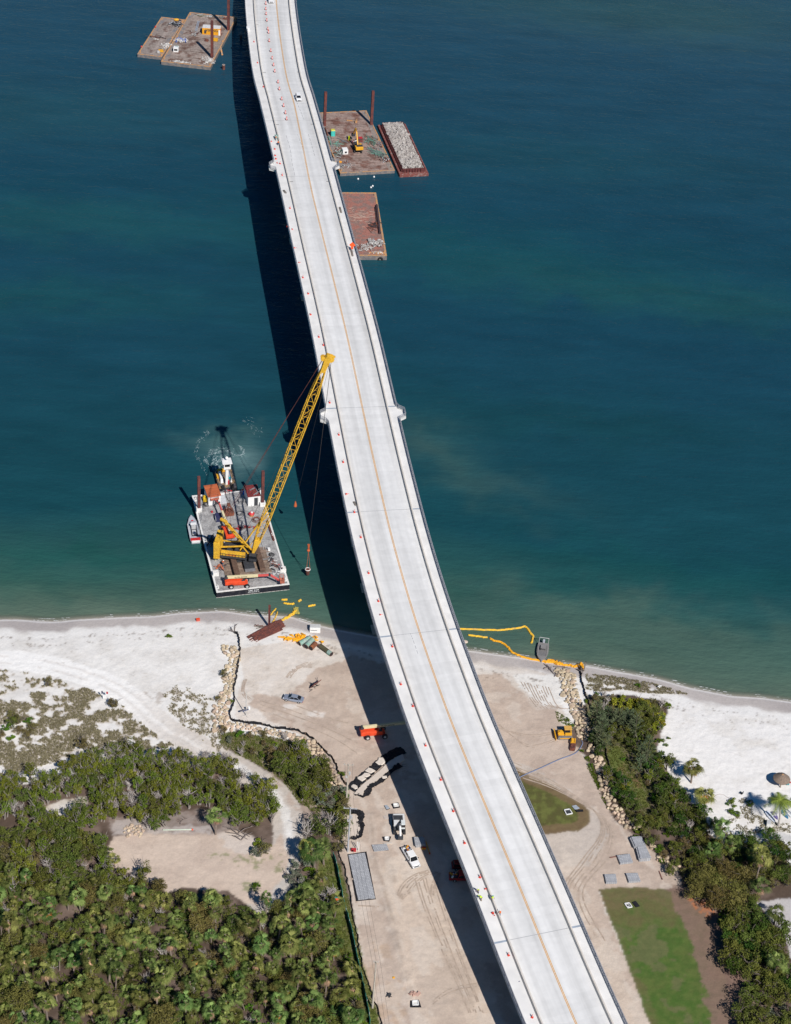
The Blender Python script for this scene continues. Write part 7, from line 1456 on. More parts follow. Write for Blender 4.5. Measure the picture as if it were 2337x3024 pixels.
bperson('person in orange beside a green box near the upper overlook',*zp((380,0,2.723),1185,1125),R(0),hvo,denim,hatw,'work')
bperson('person in orange leaning on the barrier above the upper overlook',*zp((380,0,2.723),1200,1165),R(40),hvo,denim,hatw,'bend')
p=UB(*zp((380,0,2.723),1190,1112)); blob_thing('green_box','pale green box on the sidewalk above the upper overlook','box',p,[('box',lambda m:m.box((.3,0,.5),(1.0,1.2,1.0)),mat('box_green',(.30,.42,.36),.6)),('lid',lambda m:m.box((.3,0,1.02),(1.05,1.25,.06)),mat('box_green_b',(.22,.33,.28),.6))],bhead(soff(p)[0]))
p=UB(*zp(ZBp,810,1105)); blob_thing('tool_bag','small dark and white tool bag between red cone and barrier','bag',p,[('bag',lambda m:m.box((0,0,.2),(.6,.4,.4)),dgrey),('flap',lambda m:m.box((.1,.1,.42),(.3,.25,.05)),white)],.5)
wg='workers on the crane barge'
p=Z3(1370,850,CH); p.z=CH; person('worker in dark blue with red hat at the right edge of the crane barge',p,R(200),denim,denim,mat('hat_red',(.5,.03,.03),.5),'work',wg)
p=Z3(1400,900,CH); p.z=CH; person('second worker in dark clothes at the right edge of the crane barge',p,R(90),mat('shirt_dark',(.04,.045,.09),.8),denim,hatw,'stand',wg)
p=Z3(345,775,MH); p.z=MH; person('worker in orange vest at the left edge of the timber mats',p,R(-30),hvo,denim,hatw,'work',wg)
p=UG(*zp(ZT,1650,510)); person('person in red resting beside the beach chairs at the thatched umbrella',p,R(200),mat('swim_red',(.45,.05,.08),.7),mat('swim_blue',(.08,.15,.35),.7),mat('hair_dark',(.05,.035,.025),.8),'work')
p=UG(*zp(ZT,1535,590)); person('dark haired person below the thatched umbrella',p,R(0),dgrey,tanc,mat('hair_dark',(.05,.035,.025),.8),'stand')
# ---------------------------------------------------------------- boulders
rockm=mat('boulder_rock',(.52,.415,.30),.9,col2=(.40,.31,.22),thr=.44,scale=1.4,bump=.1,objrand=.22)
def rock_mesh(seed):
    rnd=random.Random(seed); bm=bmesh.new(); bmesh.ops.create_icosphere(bm,subdivisions=2,radius=1.0)
    ax=(rnd.uniform(.75,1.15),rnd.uniform(.7,1.1),rnd.uniform(.55,.85)); pl=[(Vector((rnd.gauss(0,1),rnd.gauss(0,1),rnd.gauss(0,1))).normalized(),rnd.uniform(.55,.85)) for _ in range(9)]
    for v in bm.verts:
        p=v.co
        for n_,d_ in pl:
            e=p.dot(n_)-d_
            if e>0: p=p-n_*e
        v.co=Vector((p.x*ax[0],p.y*ax[1],p.z*ax[2]))
    me=bpy.data.meshes.new('boulder'); bm.to_mesh(me); bm.free(); me.materials.append(rockm); return me
RM=[rock_mesh(s) for s in range(8)]
rr=random.Random(44); spots=[]
def rocks(z,pts,wpx,n,where,smin=.42,smax=.82):
    s=smooth([(*zp(z,*q),0) for q in pts],8); w=wpx/z[2]; placed=0; tries=0
    while placed<n and tries<n*30:
        tries+=1; i=rr.randrange(len(s)); q=s[i]; p=U(q.x+rr.uniform(-w,w),q.y+rr.uniform(-w,w)*.7,1.2); r=rr.uniform(smin,smax)
        if all((p.x-a.x)**2+(p.y-a.y)**2>(.72*(r+b))**2 for a,b,_ in spots): spots.append((p,r,where)); placed+=1
rocks(Z5,[(185,455),(215,480),(240,530),(235,590),(205,650),(200,720),(200,780),(175,830),(160,880)],38,80,'upper part of the left rock line')
rocks(Z5,[(125,925),(150,960),(150,1020),(120,1070),(200,1075)],44,60,'outer corner of the left rock line')
rocks(Z5,[(200,1070),(300,1072),(380,1085),(450,1105),(520,1115),(600,1130),(680,1150),(740,1180)],30,90,'straight middle of the left rock line')
rocks(Z5,[(740,1180),(800,1200),(860,1240),(900,1290),(940,1350),(980,1410),(1010,1480),(1050,1540)],34,75,'lower curve of the left rock line')
rocks(G4,[(60,110),(120,140),(160,200),(150,260),(150,340),(200,440),(250,540),(270,640),(290,740),(330,830)],66,170,'upper part of the right rock line')
rocks(G4,[(390,770),(410,820)],40,8,'pile beside the feathery trees')
rocks(G4,[(400,960),(430,1040),(480,1130),(500,1220),(520,1320),(540,1400),(580,1480),(610,1570),(670,1650),(730,1720),(790,1790),(870,1800)],44,130,'lower part of the right rock line')
rocks(ZM,[(900,20),(1000,60),(1090,140)],60,12,'rocks by the tall block mat stacks'); rocks(ZM,[(1230,370),(1320,390),(1400,470),(1490,510),(1560,530)],50,18,'rocks between block mats and oak')
rocks(G2,[(1110,610),(1200,590),(1250,640),(1150,640)],40,22,'rocks at the far left edge of the clearing',.3,.55); rocks(G2,[(780,700),(830,715),(870,700)],22,12,'small rock heap among the mangroves',.3,.55)
spots.sort(key=lambda s:(s[0]-Vector((0,0,CAMZ))).length-60*s[1])
rest=MB()
for i,(p,r,where) in enumerate(spots):
    p.z=GZ(p); me_=RM[i%8]; rot=Matrix.Rotation(rr.uniform(0,6.3),4,'Z')@Matrix.Rotation(rr.uniform(-.5,.5),4,'X')
    if i<300:
        o=bpy.data.objects.new('boulder',me_); COL.objects.link(o); o.matrix_world=Matrix.Translation(p+Vector((0,0,r*.32)))@rot@Matrix.Diagonal((r,r,r*1.05,1))
        tag(o,'tan boulder in the '+where if 'line' in where else 'tan boulder in the '+where.replace('rocks ','group '),'boulder','boulders: '+where)
    else:
        T=Matrix.Translation(p+Vector((0,0,r*.32)))@rot@Matrix.Diagonal((r,r,r*1.05,1)); rest.add([v.co for v in me_.vertices],[tuple(f.vertices) for f in me_.polygons],T)
if rest.v: tag(rest.build('boulders',rockm),'remaining tan boulders packed along the rock lines','boulders',kind='stuff')
# ---------------------------------------------------------------- leaves
def leafmat(name,c1,c2,hr=.12,rough=.6):
    if name in MATS: return MATS[name]
    m=bpy.data.materials.new(name); m.use_nodes=True; t=m.node_tree; n=t.nodes; L=t.links; b=n['Principled BSDF']; b.inputs['Roughness'].default_value=.85; b.inputs['Specular IOR Level'].default_value=.08
    at=n.new('ShaderNodeAttribute'); at.attribute_name='tone'; mx=n.new('ShaderNodeMix'); mx.data_type='RGBA'; L.new(at.outputs['Fac'],mx.inputs['Factor']); mx.inputs['A'].default_value=(*c1,1); mx.inputs['B'].default_value=(*c2,1)
    oi=n.new('ShaderNodeObjectInfo'); hs=n.new('ShaderNodeHueSaturation'); mr=n.new('ShaderNodeMapRange'); mr.inputs['To Min'].default_value=1-hr*2; mr.inputs['To Max'].default_value=1+hr*2; L.new(oi.outputs['Random'],mr.inputs['Value']); L.new(mr.outputs[0],hs.inputs['Value'])
    ml=n.new('ShaderNodeMath'); ml.operation='MULTIPLY'; ml.inputs[1].default_value=13.7; L.new(oi.outputs['Random'],ml.inputs[0]); fr=n.new('ShaderNodeMath'); fr.operation='FRACT'; L.new(ml.outputs[0],fr.inputs[0])
    m2=n.new('ShaderNodeMapRange'); m2.inputs['To Min'].default_value=.5-hr*.3; m2.inputs['To Max'].default_value=.5+hr*.18; L.new(fr.outputs[0],m2.inputs['Value']); L.new(m2.outputs[0],hs.inputs['Hue'])
    L.new(mx.outputs['Result'],hs.inputs['Color']); L.new(hs.outputs[0],b.inputs['Base Color'])
    MATS[name]=m; return m
def leaf_obj(name,V,F,T,m,parent):
    me=bpy.data.meshes.new(name); me.from_pydata(V,[],F); me.materials.append(m); a=me.attributes.new('tone','FLOAT','FACE'); a.data.foreach_set('value',T); me.update()
    o=bpy.data.objects.new(name,me); COL.objects.link(o); o.parent=parent; return o
def rvec(r): return Vector((r.gauss(0,1),r.gauss(0,1),r.gauss(0,1))).normalized()
def crown(rnd,R_,H,z0,n,ls,lobes=10,flat=1.0,upright=False):
    V=[];F=[];T=[]; L_=[]
    for k in range(lobes):
        a=rnd.uniform(0,6.28); q=rnd.random()**.5*R_*.72; z=z0+H*rnd.uniform(.12,.95)*(1-.35*(q/R_)); L_.append((Vector((q*math.cos(a),q*math.sin(a),z)),R_*rnd.uniform(.18,.40),rnd.random()))
    for i in range(n):
        c_,lr,tn=L_[rnd.randrange(lobes)]; d=rvec(rnd); d.z=abs(d.z)*.9+(-.25 if rnd.random()<.25 else 0); d.normalize()
        p=c_+Vector((d.x*lr,d.y*lr,d.z*lr*(1.5 if upright else flat)))*rnd.uniform(.55,1.08)
        nn=(d*.8+rvec(rnd)*1.0).normalized(); u=nn.cross(rvec(rnd)).normalized(); v=nn.cross(u)
        s=ls*rnd.uniform(.6,1.3); w_=s*rnd.uniform(.45,.7); b=len(V); V+= [tuple(p-u*s),tuple(p+v*w_),tuple(p+u*s),tuple(p-v*w_)]; F.append((b,b+1,b+2,b+3)); T.append(min(1,max(0,tn*.5+rnd.random()*.5)))
    return V,F,T
bark=mat('bark_grey',(.13,.11,.09),.9,var=.25,scale=3); barkp=mat('bark_palm',(.23,.185,.155),.9,var=.25,scale=4); barkm=mat('bark_mangrove',(.27,.24,.215),.9,var=.2,scale=3); barkw=mat('bark_pale',(.42,.385,.36),.9,var=.15,scale=3)
def trunk_mb(rnd,H,R_,r,k=5,stems=1):
    m=MB()
    for s in range(stems):
        o=Vector((rnd.uniform(-.5,.5),rnd.uniform(-.5,.5),0))*(.9 if stems>1 else 0); top=o+Vector((rnd.uniform(-.6,.6),rnd.uniform(-.6,.6),H*.75)); m.tube([o-Vector((0,0,.2)),o.lerp(top,.5)+Vector((rnd.uniform(-.2,.2),rnd.uniform(-.2,.2),0)),top],[r,r*.7,r*.35],6)
        for q in range(k):
            b=o.lerp(top,rnd.uniform(.35,.95)); a=rnd.uniform(0,6.28); m.tube([b,b+Vector((math.cos(a)*R_*.4,math.sin(a)*R_*.4,H*.26)),b+Vector((math.cos(a)*R_*.75,math.sin(a)*R_*.75,H*(rnd.uniform(.38,.60) if stems>3 else .3)))],[r*.45,r*.3,r*.12],4)
    return m
PROTO={}
def tree_kind(kind,k,spec):
    rnd=random.Random(hash((kind,k))%9999 if False else sum(map(ord,kind))*31+k); t=thing(kind,'x','tree'); R_,H,z0,n,ls,lobes,lm,stems,up=spec
    R_*=rnd.uniform(.85,1.15); H*=rnd.uniform(.85,1.15)
    leaf_obj('crown',*crown(rnd,R_,H,z0,n,ls,lobes,upright=up),lm,t); trunk_mb(rnd,z0+H*.8,R_,.10+.03*R_,5,stems).build('trunk',barkw if kind=='bare_bush' else barkm if kind=='mangrove_tree' else bark,t)
    return t
mg=leafmat('leaf_mangrove',(.055,.080,.008),(.175,.215,.030)); bl=leafmat('leaf_broad',(.045,.066,.012),(.15,.175,.040)); sg=leafmat('leaf_seagrape',(.12,.15,.012),(.30,.29,.035)); br_=leafmat('leaf_bright',(.06,.12,.010),(.12,.20,.02))
oak=leafmat('leaf_oak',(.09,.085,.022),(.22,.20,.06)); gg=leafmat('leaf_greygreen',(.10,.12,.085),(.20,.22,.16)); dl=leafmat('twig_grey',(.17,.14,.125),(.33,.29,.26),.08); rl=leafmat('leaf_dark',(.020,.050,.008),(.07,.125,.022)); ol=leafmat('leaf_olive',(.10,.085,.035),(.19,.17,.06))
SPEC={'mangrove_tree':(1.6,3.1,.8,1150,.125,16,mg,4,True),'broadleaf_tree':(2.3,2.9,1.1,1500,.14,20,bl,2,False),'sea_grape_bush':(1.9,1.5,.3,520,.24,9,sg,2,False),'green_bush':(1.5,1.3,.1,420,.17,8,br_,2,False),'oak_tree':(3.5,3.8,1.8,3200,.145,34,oak,2,False),
 'silver_bush':(1.5,1.5,.2,460,.17,8,gg,2,False),'bare_bush':(1.5,2.3,.4,300,.08,10,dl,6,True),'dark_leaf_tree':(2.0,2.6,.8,1300,.14,16,rl,2,False),'olive_bush':(1.6,1.8,.4,800,.12,12,ol,3,True)}
NV={'mangrove_tree':6,'broadleaf_tree':5,'oak_tree':3}
def palm_fan(k):
    rnd=random.Random(500+k); t=thing('cabbage_palm','x','palm tree'); H=(4.6,3.2,6.2,3.8,2.0,3.4,1.6,5.4)[k]; V=[];F=[];T=[]
    c0=Vector((rnd.uniform(-.3,.3),rnd.uniform(-.3,.3),H))
    def frond(el,az,L_,sp,tone,droop,VV,FF,TT):
        d=Vector((math.cos(az)*math.cos(el),math.sin(az)*math.cos(el),math.sin(el))); base=c0+d*.2; hub=c0+d*L_*.5; side=d.cross(Vector((0,0,1))).normalized(); upv=side.cross(d).normalized()
        b=len(VV); VV+= [tuple(base-side*.03),tuple(base+side*.03),tuple(hub+side*.02),tuple(hub-side*.02)]; FF.append((b,b+1,b+2,b+3)); TT.append(tone)
        for q in range(11):
            a=(q/10-.5)*sp; dd=(d*math.cos(a)+side*math.sin(a)).normalized(); ll=L_*.66*(1-.3*abs(q/10-.5))*rnd.uniform(.8,1.1); mid=hub+dd*ll*.6+upv*(-.02); tip=hub+dd*ll-Vector((0,0,droop*ll))
            n_=dd.cross(upv).normalized()*.05; b=len(VV); VV+= [tuple(hub),tuple(mid+n_),tuple(tip),tuple(mid-n_)]; FF.append((b,b+1,b+2,b+3)); TT.append(min(1,max(0,tone+rnd.uniform(-.15,.15))))
    for i in range(44 if k==5 else 30): frond(math.asin(rnd.uniform(-.45,.97)),rnd.uniform(0,6.28),rnd.uniform(1.1,2.25),rnd.uniform(1.5,2.5),rnd.random(),rnd.uniform(.15,.7),V,F,T)
    leaf_obj('fronds',V,F,T,leafmat('leaf_palm',(.036,.066,.012),(.20,.255,.075),.2),t)
    V=[];F=[];T=[]
    for i in range(26 if k==5 else 12+5*(k%3)): frond(rnd.uniform(-1.35,-.75) if k!=5 else rnd.uniform(-1.1,-.5),rnd.uniform(0,6.28),rnd.uniform(1.1,1.6),2.0,rnd.random(),.3,V,F,T)
    leaf_obj('dead_fronds',V,F,T,leafmat('leaf_dead',(.26,.17,.11),(.50,.33,.19),.08) if k!=5 else leafmat('leaf_dead_orange',(.40,.16,.04),(.62,.26,.07),.05),t)
    m=MB(); m.tube([(0,0,-.2),(c0.x*.4,c0.y*.4,H*.5),tuple(c0)],[.2,.16,.19],8); m.build('trunk',barkp,t); return t
def pine(k):
    rnd=random.Random(800+k); t=thing('feathery_pine','x','tree'); H=rnd.uniform(5.0,7.0); V=[];F=[];T=[]
    for i in range(40):
        z=H*rnd.uniform(.12,.97); a=rnd.uniform(0,6.28); L_=(1-z/H)*2.2+.8; b0=Vector((0,0,z)); d=Vector((math.cos(a),math.sin(a),rnd.uniform(.25,.8))).normalized()
        for q in range(34):
            p=b0+d*L_*rnd.random()**.6; nd=(d*.8+rvec(rnd)*.6+Vector((0,0,.25))).normalized(); s=rnd.uniform(.35,.65); w_=nd.cross(rvec(rnd)).normalized()*.045; b=len(V); V+= [tuple(p-w_),tuple(p+w_),tuple(p+nd*s)]; F.append((b,b+1,b+2)); T.append(rnd.random())
    leaf_obj('crown',V,F,T,leafmat('leaf_pine',(.065,.095,.045),(.19,.23,.13),.1),t); m=MB(); m.tube([(0,0,-.2),(0,.1,H*.5),(0,0,H)],[.16,.1,.03],7); m.build('trunk',bark,t); return t
def coco(k):
    rnd=random.Random(900+k); t=thing('coconut_palm','x','palm tree'); H=7.4; V=[];F=[];T=[]; c0=Vector((-.7,.2,H))
    for i in range(15):
        az=i*2.4+rnd.uniform(-.2,.2); el=rnd.uniform(-.1,.75); L_=rnd.uniform(2.4,3.0); d=Vector((math.cos(az)*math.cos(el),math.sin(az)*math.cos(el),math.sin(el))); prev=c0
        pts=[c0+d*L_*u-Vector((0,0,1.5*u*u*math.cos(el)**.5)) for u in np.linspace(0,1,12)]
        for j in range(1,12):
            a,b_=pts[j-1],pts[j]; dd=(b_-a).normalized(); side=dd.cross(Vector((0,0,1))).normalized()
            for q in(-1,1):
                for h_ in(0,.5):
                    p=a.lerp(b_,h_); ll=.85*math.sin(math.pi*(j+h_+1)/14)+.15; tip=p+side*q*ll+dd*ll*.4-Vector((0,0,ll*.35)); w_=dd*.055; b=len(V); V+= [tuple(p-w_),tuple(p+w_),tuple(tip)]; F.append((b,b+1,b+2)); T.append(rnd.random())
            b=len(V); V+= [tuple(a-side*.04),tuple(a+side*.04),tuple(b_+side*.04),tuple(b_-side*.04)]; F.append((b,b+1,b+2,b+3)); T.append(1)
    leaf_obj('fronds',V,F,T,leafmat('leaf_coco',(.075,.115,.018),(.20,.25,.045),.05),t); m=MB(); m.tube([(0,0,-.2),(-.1,0,2.4),(-.35,.1,4.8),tuple(c0)],[.25,.17,.15,.15],9); m.build('trunk',barkw,t); return t
USED={}
def proto(kind,k):
    key=(kind,k)
    if key not in PROTO:
        PROTO[key]=palm_fan(k) if kind=='cabbage_palm' else pine(k) if kind=='feathery_pine' else coco(k) if kind=='coconut_palm' else tree_kind(kind,k,SPEC[kind]); USED[key]=False
    return PROTO[key]
CNT={}; tp=random.Random(77)
def plant(kind,p,label,group,cat=None,sc=None,k=None):
    nv={'cabbage_palm':8,'feathery_pine':3,'coconut_palm':1}.get(kind,NV.get(kind,4)); k=tp.randrange(nv) if k is None else k; o=proto(kind,k); s=sc or tp.uniform(.8,1.2); s3=(s*tp.uniform(.85,1.15),s*tp.uniform(.85,1.15),s*tp.uniform(.85,1.2))
    cat=cat or ('palm tree' if 'palm' in kind else 'bush' if 'bush' in kind else 'tree')
    if USED[(kind,k)]: o=copy_tree(o,p,tp.uniform(0,6.28),label,group,s3)
    else:
        USED[(kind,k)]=True; o.location=p; o.rotation_euler=(0,0,tp.uniform(0,6.28)); o.scale=s3; o['label']=label
        if group: o['group']=group
    if not group and 'group' in o: del o['group']
    o.rotation_euler=(tp.gauss(0,.09),tp.gauss(0,.09),o.rotation_euler[2]) if kind!='coconut_palm' else (0,0,.1*CNT.get(kind,0))
    o['category']=cat; CNT[kind]=CNT.get(kind,0)+1; return o
taken=[]
def scatter(z,poly,kinds,dmin,n,label,hc=2.0,excl=(),sc=None,grp=None):
    pg=[zp(z,*q) for q in poly]; ex=[[zp(zz,*q) for q in pp] for zz,pp in excl]; xs=[p[0] for p in pg]; ys=[p[1] for p in pg]; tot=sum(w for _,w in kinds); c_=0; tr=0; loc=[]
    rs=np.random.RandomState(len(label)+n); N_=n*30; cx_=rs.uniform(min(xs),max(xs),N_); cy_=rs.uniform(min(ys),max(ys),N_); ok=pip(cx_,cy_,pg)
    for e in ex: ok&=~pip(cx_,cy_,e)
    cell={}
    for x,y in zip(cx_[ok],cy_[ok]):
        if c_>=n: break
        p=U(float(x),float(y),hc); ci,cj=int(p.x//dmin),int(p.y//dmin)
        if any((p.x-q[0])**2+(p.y-q[1])**2<dmin*dmin for i in(-1,0,1) for j in(-1,0,1) for q in cell.get((ci+i,cj+j),())): continue
        cell.setdefault((ci,cj),[]).append((p.x,p.y)); p=Vector((p.x,p.y,1.25)); r=tp.random()*tot
        for kd,w in kinds:
            r-=w
            if r<=0: break
        nm=kd.replace('_',' '); o=plant(kd,p,(LBL.get(kd,nm)+' '+label),(nm+'s ' if not nm.endswith('bush') else nm+'es ')+label,sc=tp.uniform(*sc) if sc else None); c_+=1
        SCAT.append((o,kd,label,float(x),float(y)))
SCAT=[]
LBL={'mangrove_tree':'upright green mangrove tree','broadleaf_tree':'spreading broadleaf tree','sea_grape_bush':'yellow-green sea grape bush','green_bush':'bright green bush','oak_tree':'wide olive-leaved oak tree','silver_bush':'grey-green bush','bare_bush':'bare grey twiggy bush','dark_leaf_tree':'dark green leafy tree','olive_bush':'dull olive bush','cabbage_palm':'fan-leaved cabbage palm','feathery_pine':'feathery grey-green pine'}
sandp=(Z8,[(195,1090),(260,1030),(330,1010),(440,1000),(450,1060),(380,1110),(330,1150),(240,1140)]); marsh=(Z8,[(-30,1150),(60,1130),(120,1180),(90,1240),(-30,1240)])
scatter(Z8,[(-30,945),(150,915),(300,885),(420,810),(450,795),(620,780),(750,815),(850,830),(1040,845),(1130,855),(1200,905),(1290,945),(1365,1005),(1375,1080),(1350,1140),(1240,1160),(1120,1130),(1090,1075),(1010,1050),(900,1080),(800,1170),(730,1190),(690,1140),(620,1110),(540,1120),(450,1160),(380,1200),(200,1180),(-30,1160)],[('mangrove_tree',7),('bare_bush',1.0),('broadleaf_tree',1.2)],1.72,300,'in the dense band below the white dune',2.2,[sandp,marsh])
scatter(Z8,[(430,800),(620,770),(800,810),(1100,830),(1180,880),(1000,880),(800,870),(600,860),(450,860)],[('bare_bush',3),('mangrove_tree',1)],2.2,34,'along the upper fringe of the mangrove band',1.8)
scatter(Z8,[(-30,1240),(100,1220),(220,1190),(400,1210),(430,1250),(520,1250),(550,1310),(565,1390),(640,1410),(700,1390),(720,1420),(700,1480),(-30,1480)],[('broadleaf_tree',4),('mangrove_tree',2),('olive_bush',1.5),('bare_bush',1.2)],1.9,130,'between the marsh pool and the palm forest',2.4,[marsh])
gap1=(G2,[(370,1300),(560,1230),(620,1350),(700,1420),(750,1480),(600,1450),(450,1370)]); gap2=(G2,[(60,1400),(200,1340),(300,1380),(200,1440),(60,1460)]); gap3=(G2,[(1080,1460),(1200,1470),(1260,1560),(1180,1620)]); gap4=(Z8,[(1290,1440),(1500,1420),(1480,1540),(1330,1570)])
BOT=[(-30,2610),(150,2600),(300,2590),(420,2620),(500,2640),(560,2650),(680,2668),(720,2680),(790,2675),(840,2665),(900,2640),(940,2640),(980,2700),(1010,2770),(1035,2830),(1055,2900),(1085,3070),(-30,3070)]
ZF=(0,0,1)
scatter(ZF,BOT,[('cabbage_palm',10)],2.0,245,'in the palm forest at the lower left',3.6,[gap1,gap2,gap3],sc=(.65,1.1))
scatter(ZF,BOT,[('broadleaf_tree',3),('green_bush',2.2),('olive_bush',2.5),('bare_bush',1.4),('oak_tree',.8)],2.0,260,'among the palms at the lower left',1.8,[gap1,gap2,gap3],sc=(.6,1.05))
scatter(ZF,[(1880,2440),(1960,2450),(2040,2560),(2060,2620),(1990,2590),(1930,2520),(1870,2475)],[('green_bush',2),('olive_bush',1),('broadleaf_tree',2)],1.8,22,'behind the tall block mat stacks',1.2,sc=(.6,.9))
# single trees
def one(kind,z,x,y,label,sc,k=None,h=None,cat=None): p=UG(*zp(z,x,y)) if h is None else U(*zp(z,x,y),h); p=Vector((p.x,p.y,GZ(p))); return plant(kind,p,label,None,cat,sc,k)
one('cabbage_palm',G3,412,950,'lone cabbage palm at the far edge of the sandy clearing',1.05,0)
one('cabbage_palm',G2,1022,935,'thin cabbage palm at the left edge of the sandy clearing',.85,1)
one('cabbage_palm',G2,162,1120,'lone cabbage palm at the left photo edge with a visible trunk',.85,2)
one('cabbage_palm',G3,1295,1245,'large cabbage palm in the clump beside the sandy track',1.45,3); one('cabbage_palm',G3,1375,1215,'second cabbage palm behind the large one by the sandy track',1.25,1); one('cabbage_palm',G3,1230,1190,'leftmost cabbage palm of the clump by the sandy track',1.2,0)
one('broadleaf_tree',G3,1330,960,'grey-leaved tree behind the palm clump by the track',1.25); one('bare_bush',G3,1420,930,'twiggy grey tree between palm clump and small pit',1.8); one('broadleaf_tree',G3,1500,960,'broadleaf tree touching the small square pit',1.1); one('bare_bush',G3,1200,960,'bare twiggy tree left of the palm clump',1.5)
one('silver_bush',G3,800,1120,'lone round bush in the upper right of the clearing',1.35); one('olive_bush',G3,860,1110,'half bare bush beside the lone round bush in the clearing',1.0); one('green_bush',G3,800,1040,'small green bush behind the lone round bush',1.0)
one('green_bush',G3,770,1430,'low green weed clump at the near end of the clearing',.8); 
scatter(G3,[(1010,1230),(1200,1230),(1340,1300),(1350,1430),(1250,1450),(1120,1400),(1050,1300)],[('broadleaf_tree',2),('green_bush',1),('silver_bush',1)],2.2,14,'below the palm clump by the track',1.6)
scatter(G3,[(1180,1420),(1440,1380),(1500,1600),(1540,1700),(1200,1700)],[('cabbage_palm',2),('bare_bush',1.4),('olive_bush',1)],2.3,16,'left of the green fence',2.2)
scatter(G3,[(980,300),(1120,200),(1260,290),(1380,330),(1420,470),(1440,560),(1320,680),(1180,680),(1130,560),(1040,450),(950,400)],[('mangrove_tree',4),('broadleaf_tree',3),('olive_bush',1)],2.0,42,'between the sandy track and the left rock line',1.8)
scatter(G3,[(1320,600),(1560,560),(1560,760),(1460,790),(1340,700)],[('silver_bush',4),('green_bush',1)],1.7,16,'beside the upper utility pole',1.0)
scatter(G3,[(480,60),(640,20),(900,90),(1200,140),(1240,200),(1000,260),(900,300),(780,300),(640,260),(520,160)],[('olive_bush',3),('green_bush',1.3),('bare_bush',1.4),('silver_bush',.5)],2.3,34,'in the weeds below the left rock line',.8,sc=(.45,.8))
scatter(G3,[(860,270),(980,220),(1000,330),(900,380)],[('olive_bush',1)],1.8,6,'at the left end of the bushes below the rock line',1.2)
scatter(G3,[(1480,620),(1570,640),(1580,760),(1540,900),(1570,1000),(1530,1120),(1470,1000),(1500,800)],[('olive_bush',2),('broadleaf_tree',1)],1.9,10,'left of the small square pit',1.2)
scatter(G1,[(50,1100),(200,1100),(350,1200),(300,1350),(100,1350),(0,1300)],[('olive_bush',2),('green_bush',1),('bare_bush',1)],2.3,10,'on the left dune',.8,sc=(.7,1.0))
one('olive_bush',G1,785,1390,'round olive bush on the dune above the mangrove band',1.25); one('olive_bush',G1,1090,990,'olive bush beside the white sign on the dune',1.05); one('broadleaf_tree',G1,120,1190,'dark bush at the left edge of the dune',.75); one('green_bush',G1,1615,335,'small grass bush high on the left beach',.65); one('olive_bush',G1,470,790,'dull bush near the upper edge of the dune scrub',.75)
one('olive_bush',Z5,165,680,'dull bush left of the left rock line',.75); one('green_bush',Z5,215,880,'bright bush between the left rock line and the silt fence',.6); one('olive_bush',Z5,110,870,'low bush left of the rock line corner',.6); one('green_bush',Z5,1085,1445,'small green bush behind the upper utility pole',.6); one('green_bush',Z5,775,1215,'bright bush against the middle of the left rock line',.7)
# right side
for i,(x,y) in enumerate(((430,640),(470,700),(480,780),(450,860),(690,640),(740,690),(810,720),(860,760),(580,620),(930,1000),(990,1080),(930,1140),(1010,980),(640,660),(780,640),(500,900))): one('feathery_pine',G4,x,y+70,'feathery pine %s, %s from the top of the right grove'%(('leaning tall','slender','dense')[i%3],ORD[i]),tp.uniform(.8,1.1))
scatter(G4,[(640,420),(760,410),(830,450),(960,470),(1020,540),(1040,620),(1150,640),(1170,720),(1060,760),(960,660),(840,580),(700,560),(640,480)],[('sea_grape_bush',5),('broadleaf_tree',1)],1.7,30,'at the upper end of the right grove',1.4,sc=(.7,1.0))
scatter(G4,[(560,720),(760,700),(950,640),(1150,640),(1170,720),(1060,800),(1040,900),(900,930),(760,930),(620,880),(550,800)],[('mangrove_tree',3),('dark_leaf_tree',1),('broadleaf_tree',2)],1.9,48,'in the middle of the right grove',1.8,sc=(.55,.85))
scatter(G4,[(1000,1080),(1100,1080),(1240,1090),(1250,1200),(1200,1290),(1330,1330),(1400,1480),(1430,1600),(1330,1700),(1150,1680),(1060,1500),(1180,1450),(1010,1350),(1000,1200)],[('broadleaf_tree',3),('dark_leaf_tree',1.5),('mangrove_tree',2),('green_bush',1.5)],2.0,56,'in the lower right grove beside the white sand',1.7,sc=(.7,1.0))
scatter(G4,[(560,1240),(680,1250),(780,1370),(850,1480),(830,1590),(740,1600),(650,1480),(560,1320)],[('dark_leaf_tree',4),('mangrove_tree',1)],1.9,22,'hugging the lower right rock line',1.3,sc=(.7,.95))
scatter(G4,[(420,950),(540,950),(560,1060),(480,1070)],[('dark_leaf_tree',2),('green_bush',1)],1.6,8,'beside the gap in the right rock line',1.0,sc=(.6,.8))
scatter(G4,[(380,830),(470,850),(440,940),(390,920)],[('dark_leaf_tree',2)],1.6,5,'behind the bulldozer',1.0,sc=(.6,.8))
scatter(G4,[(750,1600),(900,1650),(960,1750),(1060,1640),(1200,1720),(1240,1835),(880,1835),(780,1700)],[('broadleaf_tree',2),('olive_bush',1.5),('green_bush',1)],2.1,26,'at the lower end of the right weed strip',1.2,sc=(.6,.9))
scatter(G4,[(420,380),(620,410),(650,560),(560,600),(440,560)],[('olive_bush',3),('bare_bush',2)],1.9,16,'at the upper left of the right grove',.8,sc=(.5,.8))
scatter(G4,[(1030,450),(1160,480),(1170,600),(1060,620)],[('olive_bush',2),('bare_bush',2)],1.8,10,'at the sandy upper edge of the right grove',.8,sc=(.5,.8))
scatter(G4,[(560,930),(760,960),(800,1160),(960,1260),(1000,1400),(860,1300),(700,1150),(600,1050)],[('olive_bush',3),('green_bush',.6)],2.4,16,'in the weed strip of the right grove',.5,sc=(.35,.6))
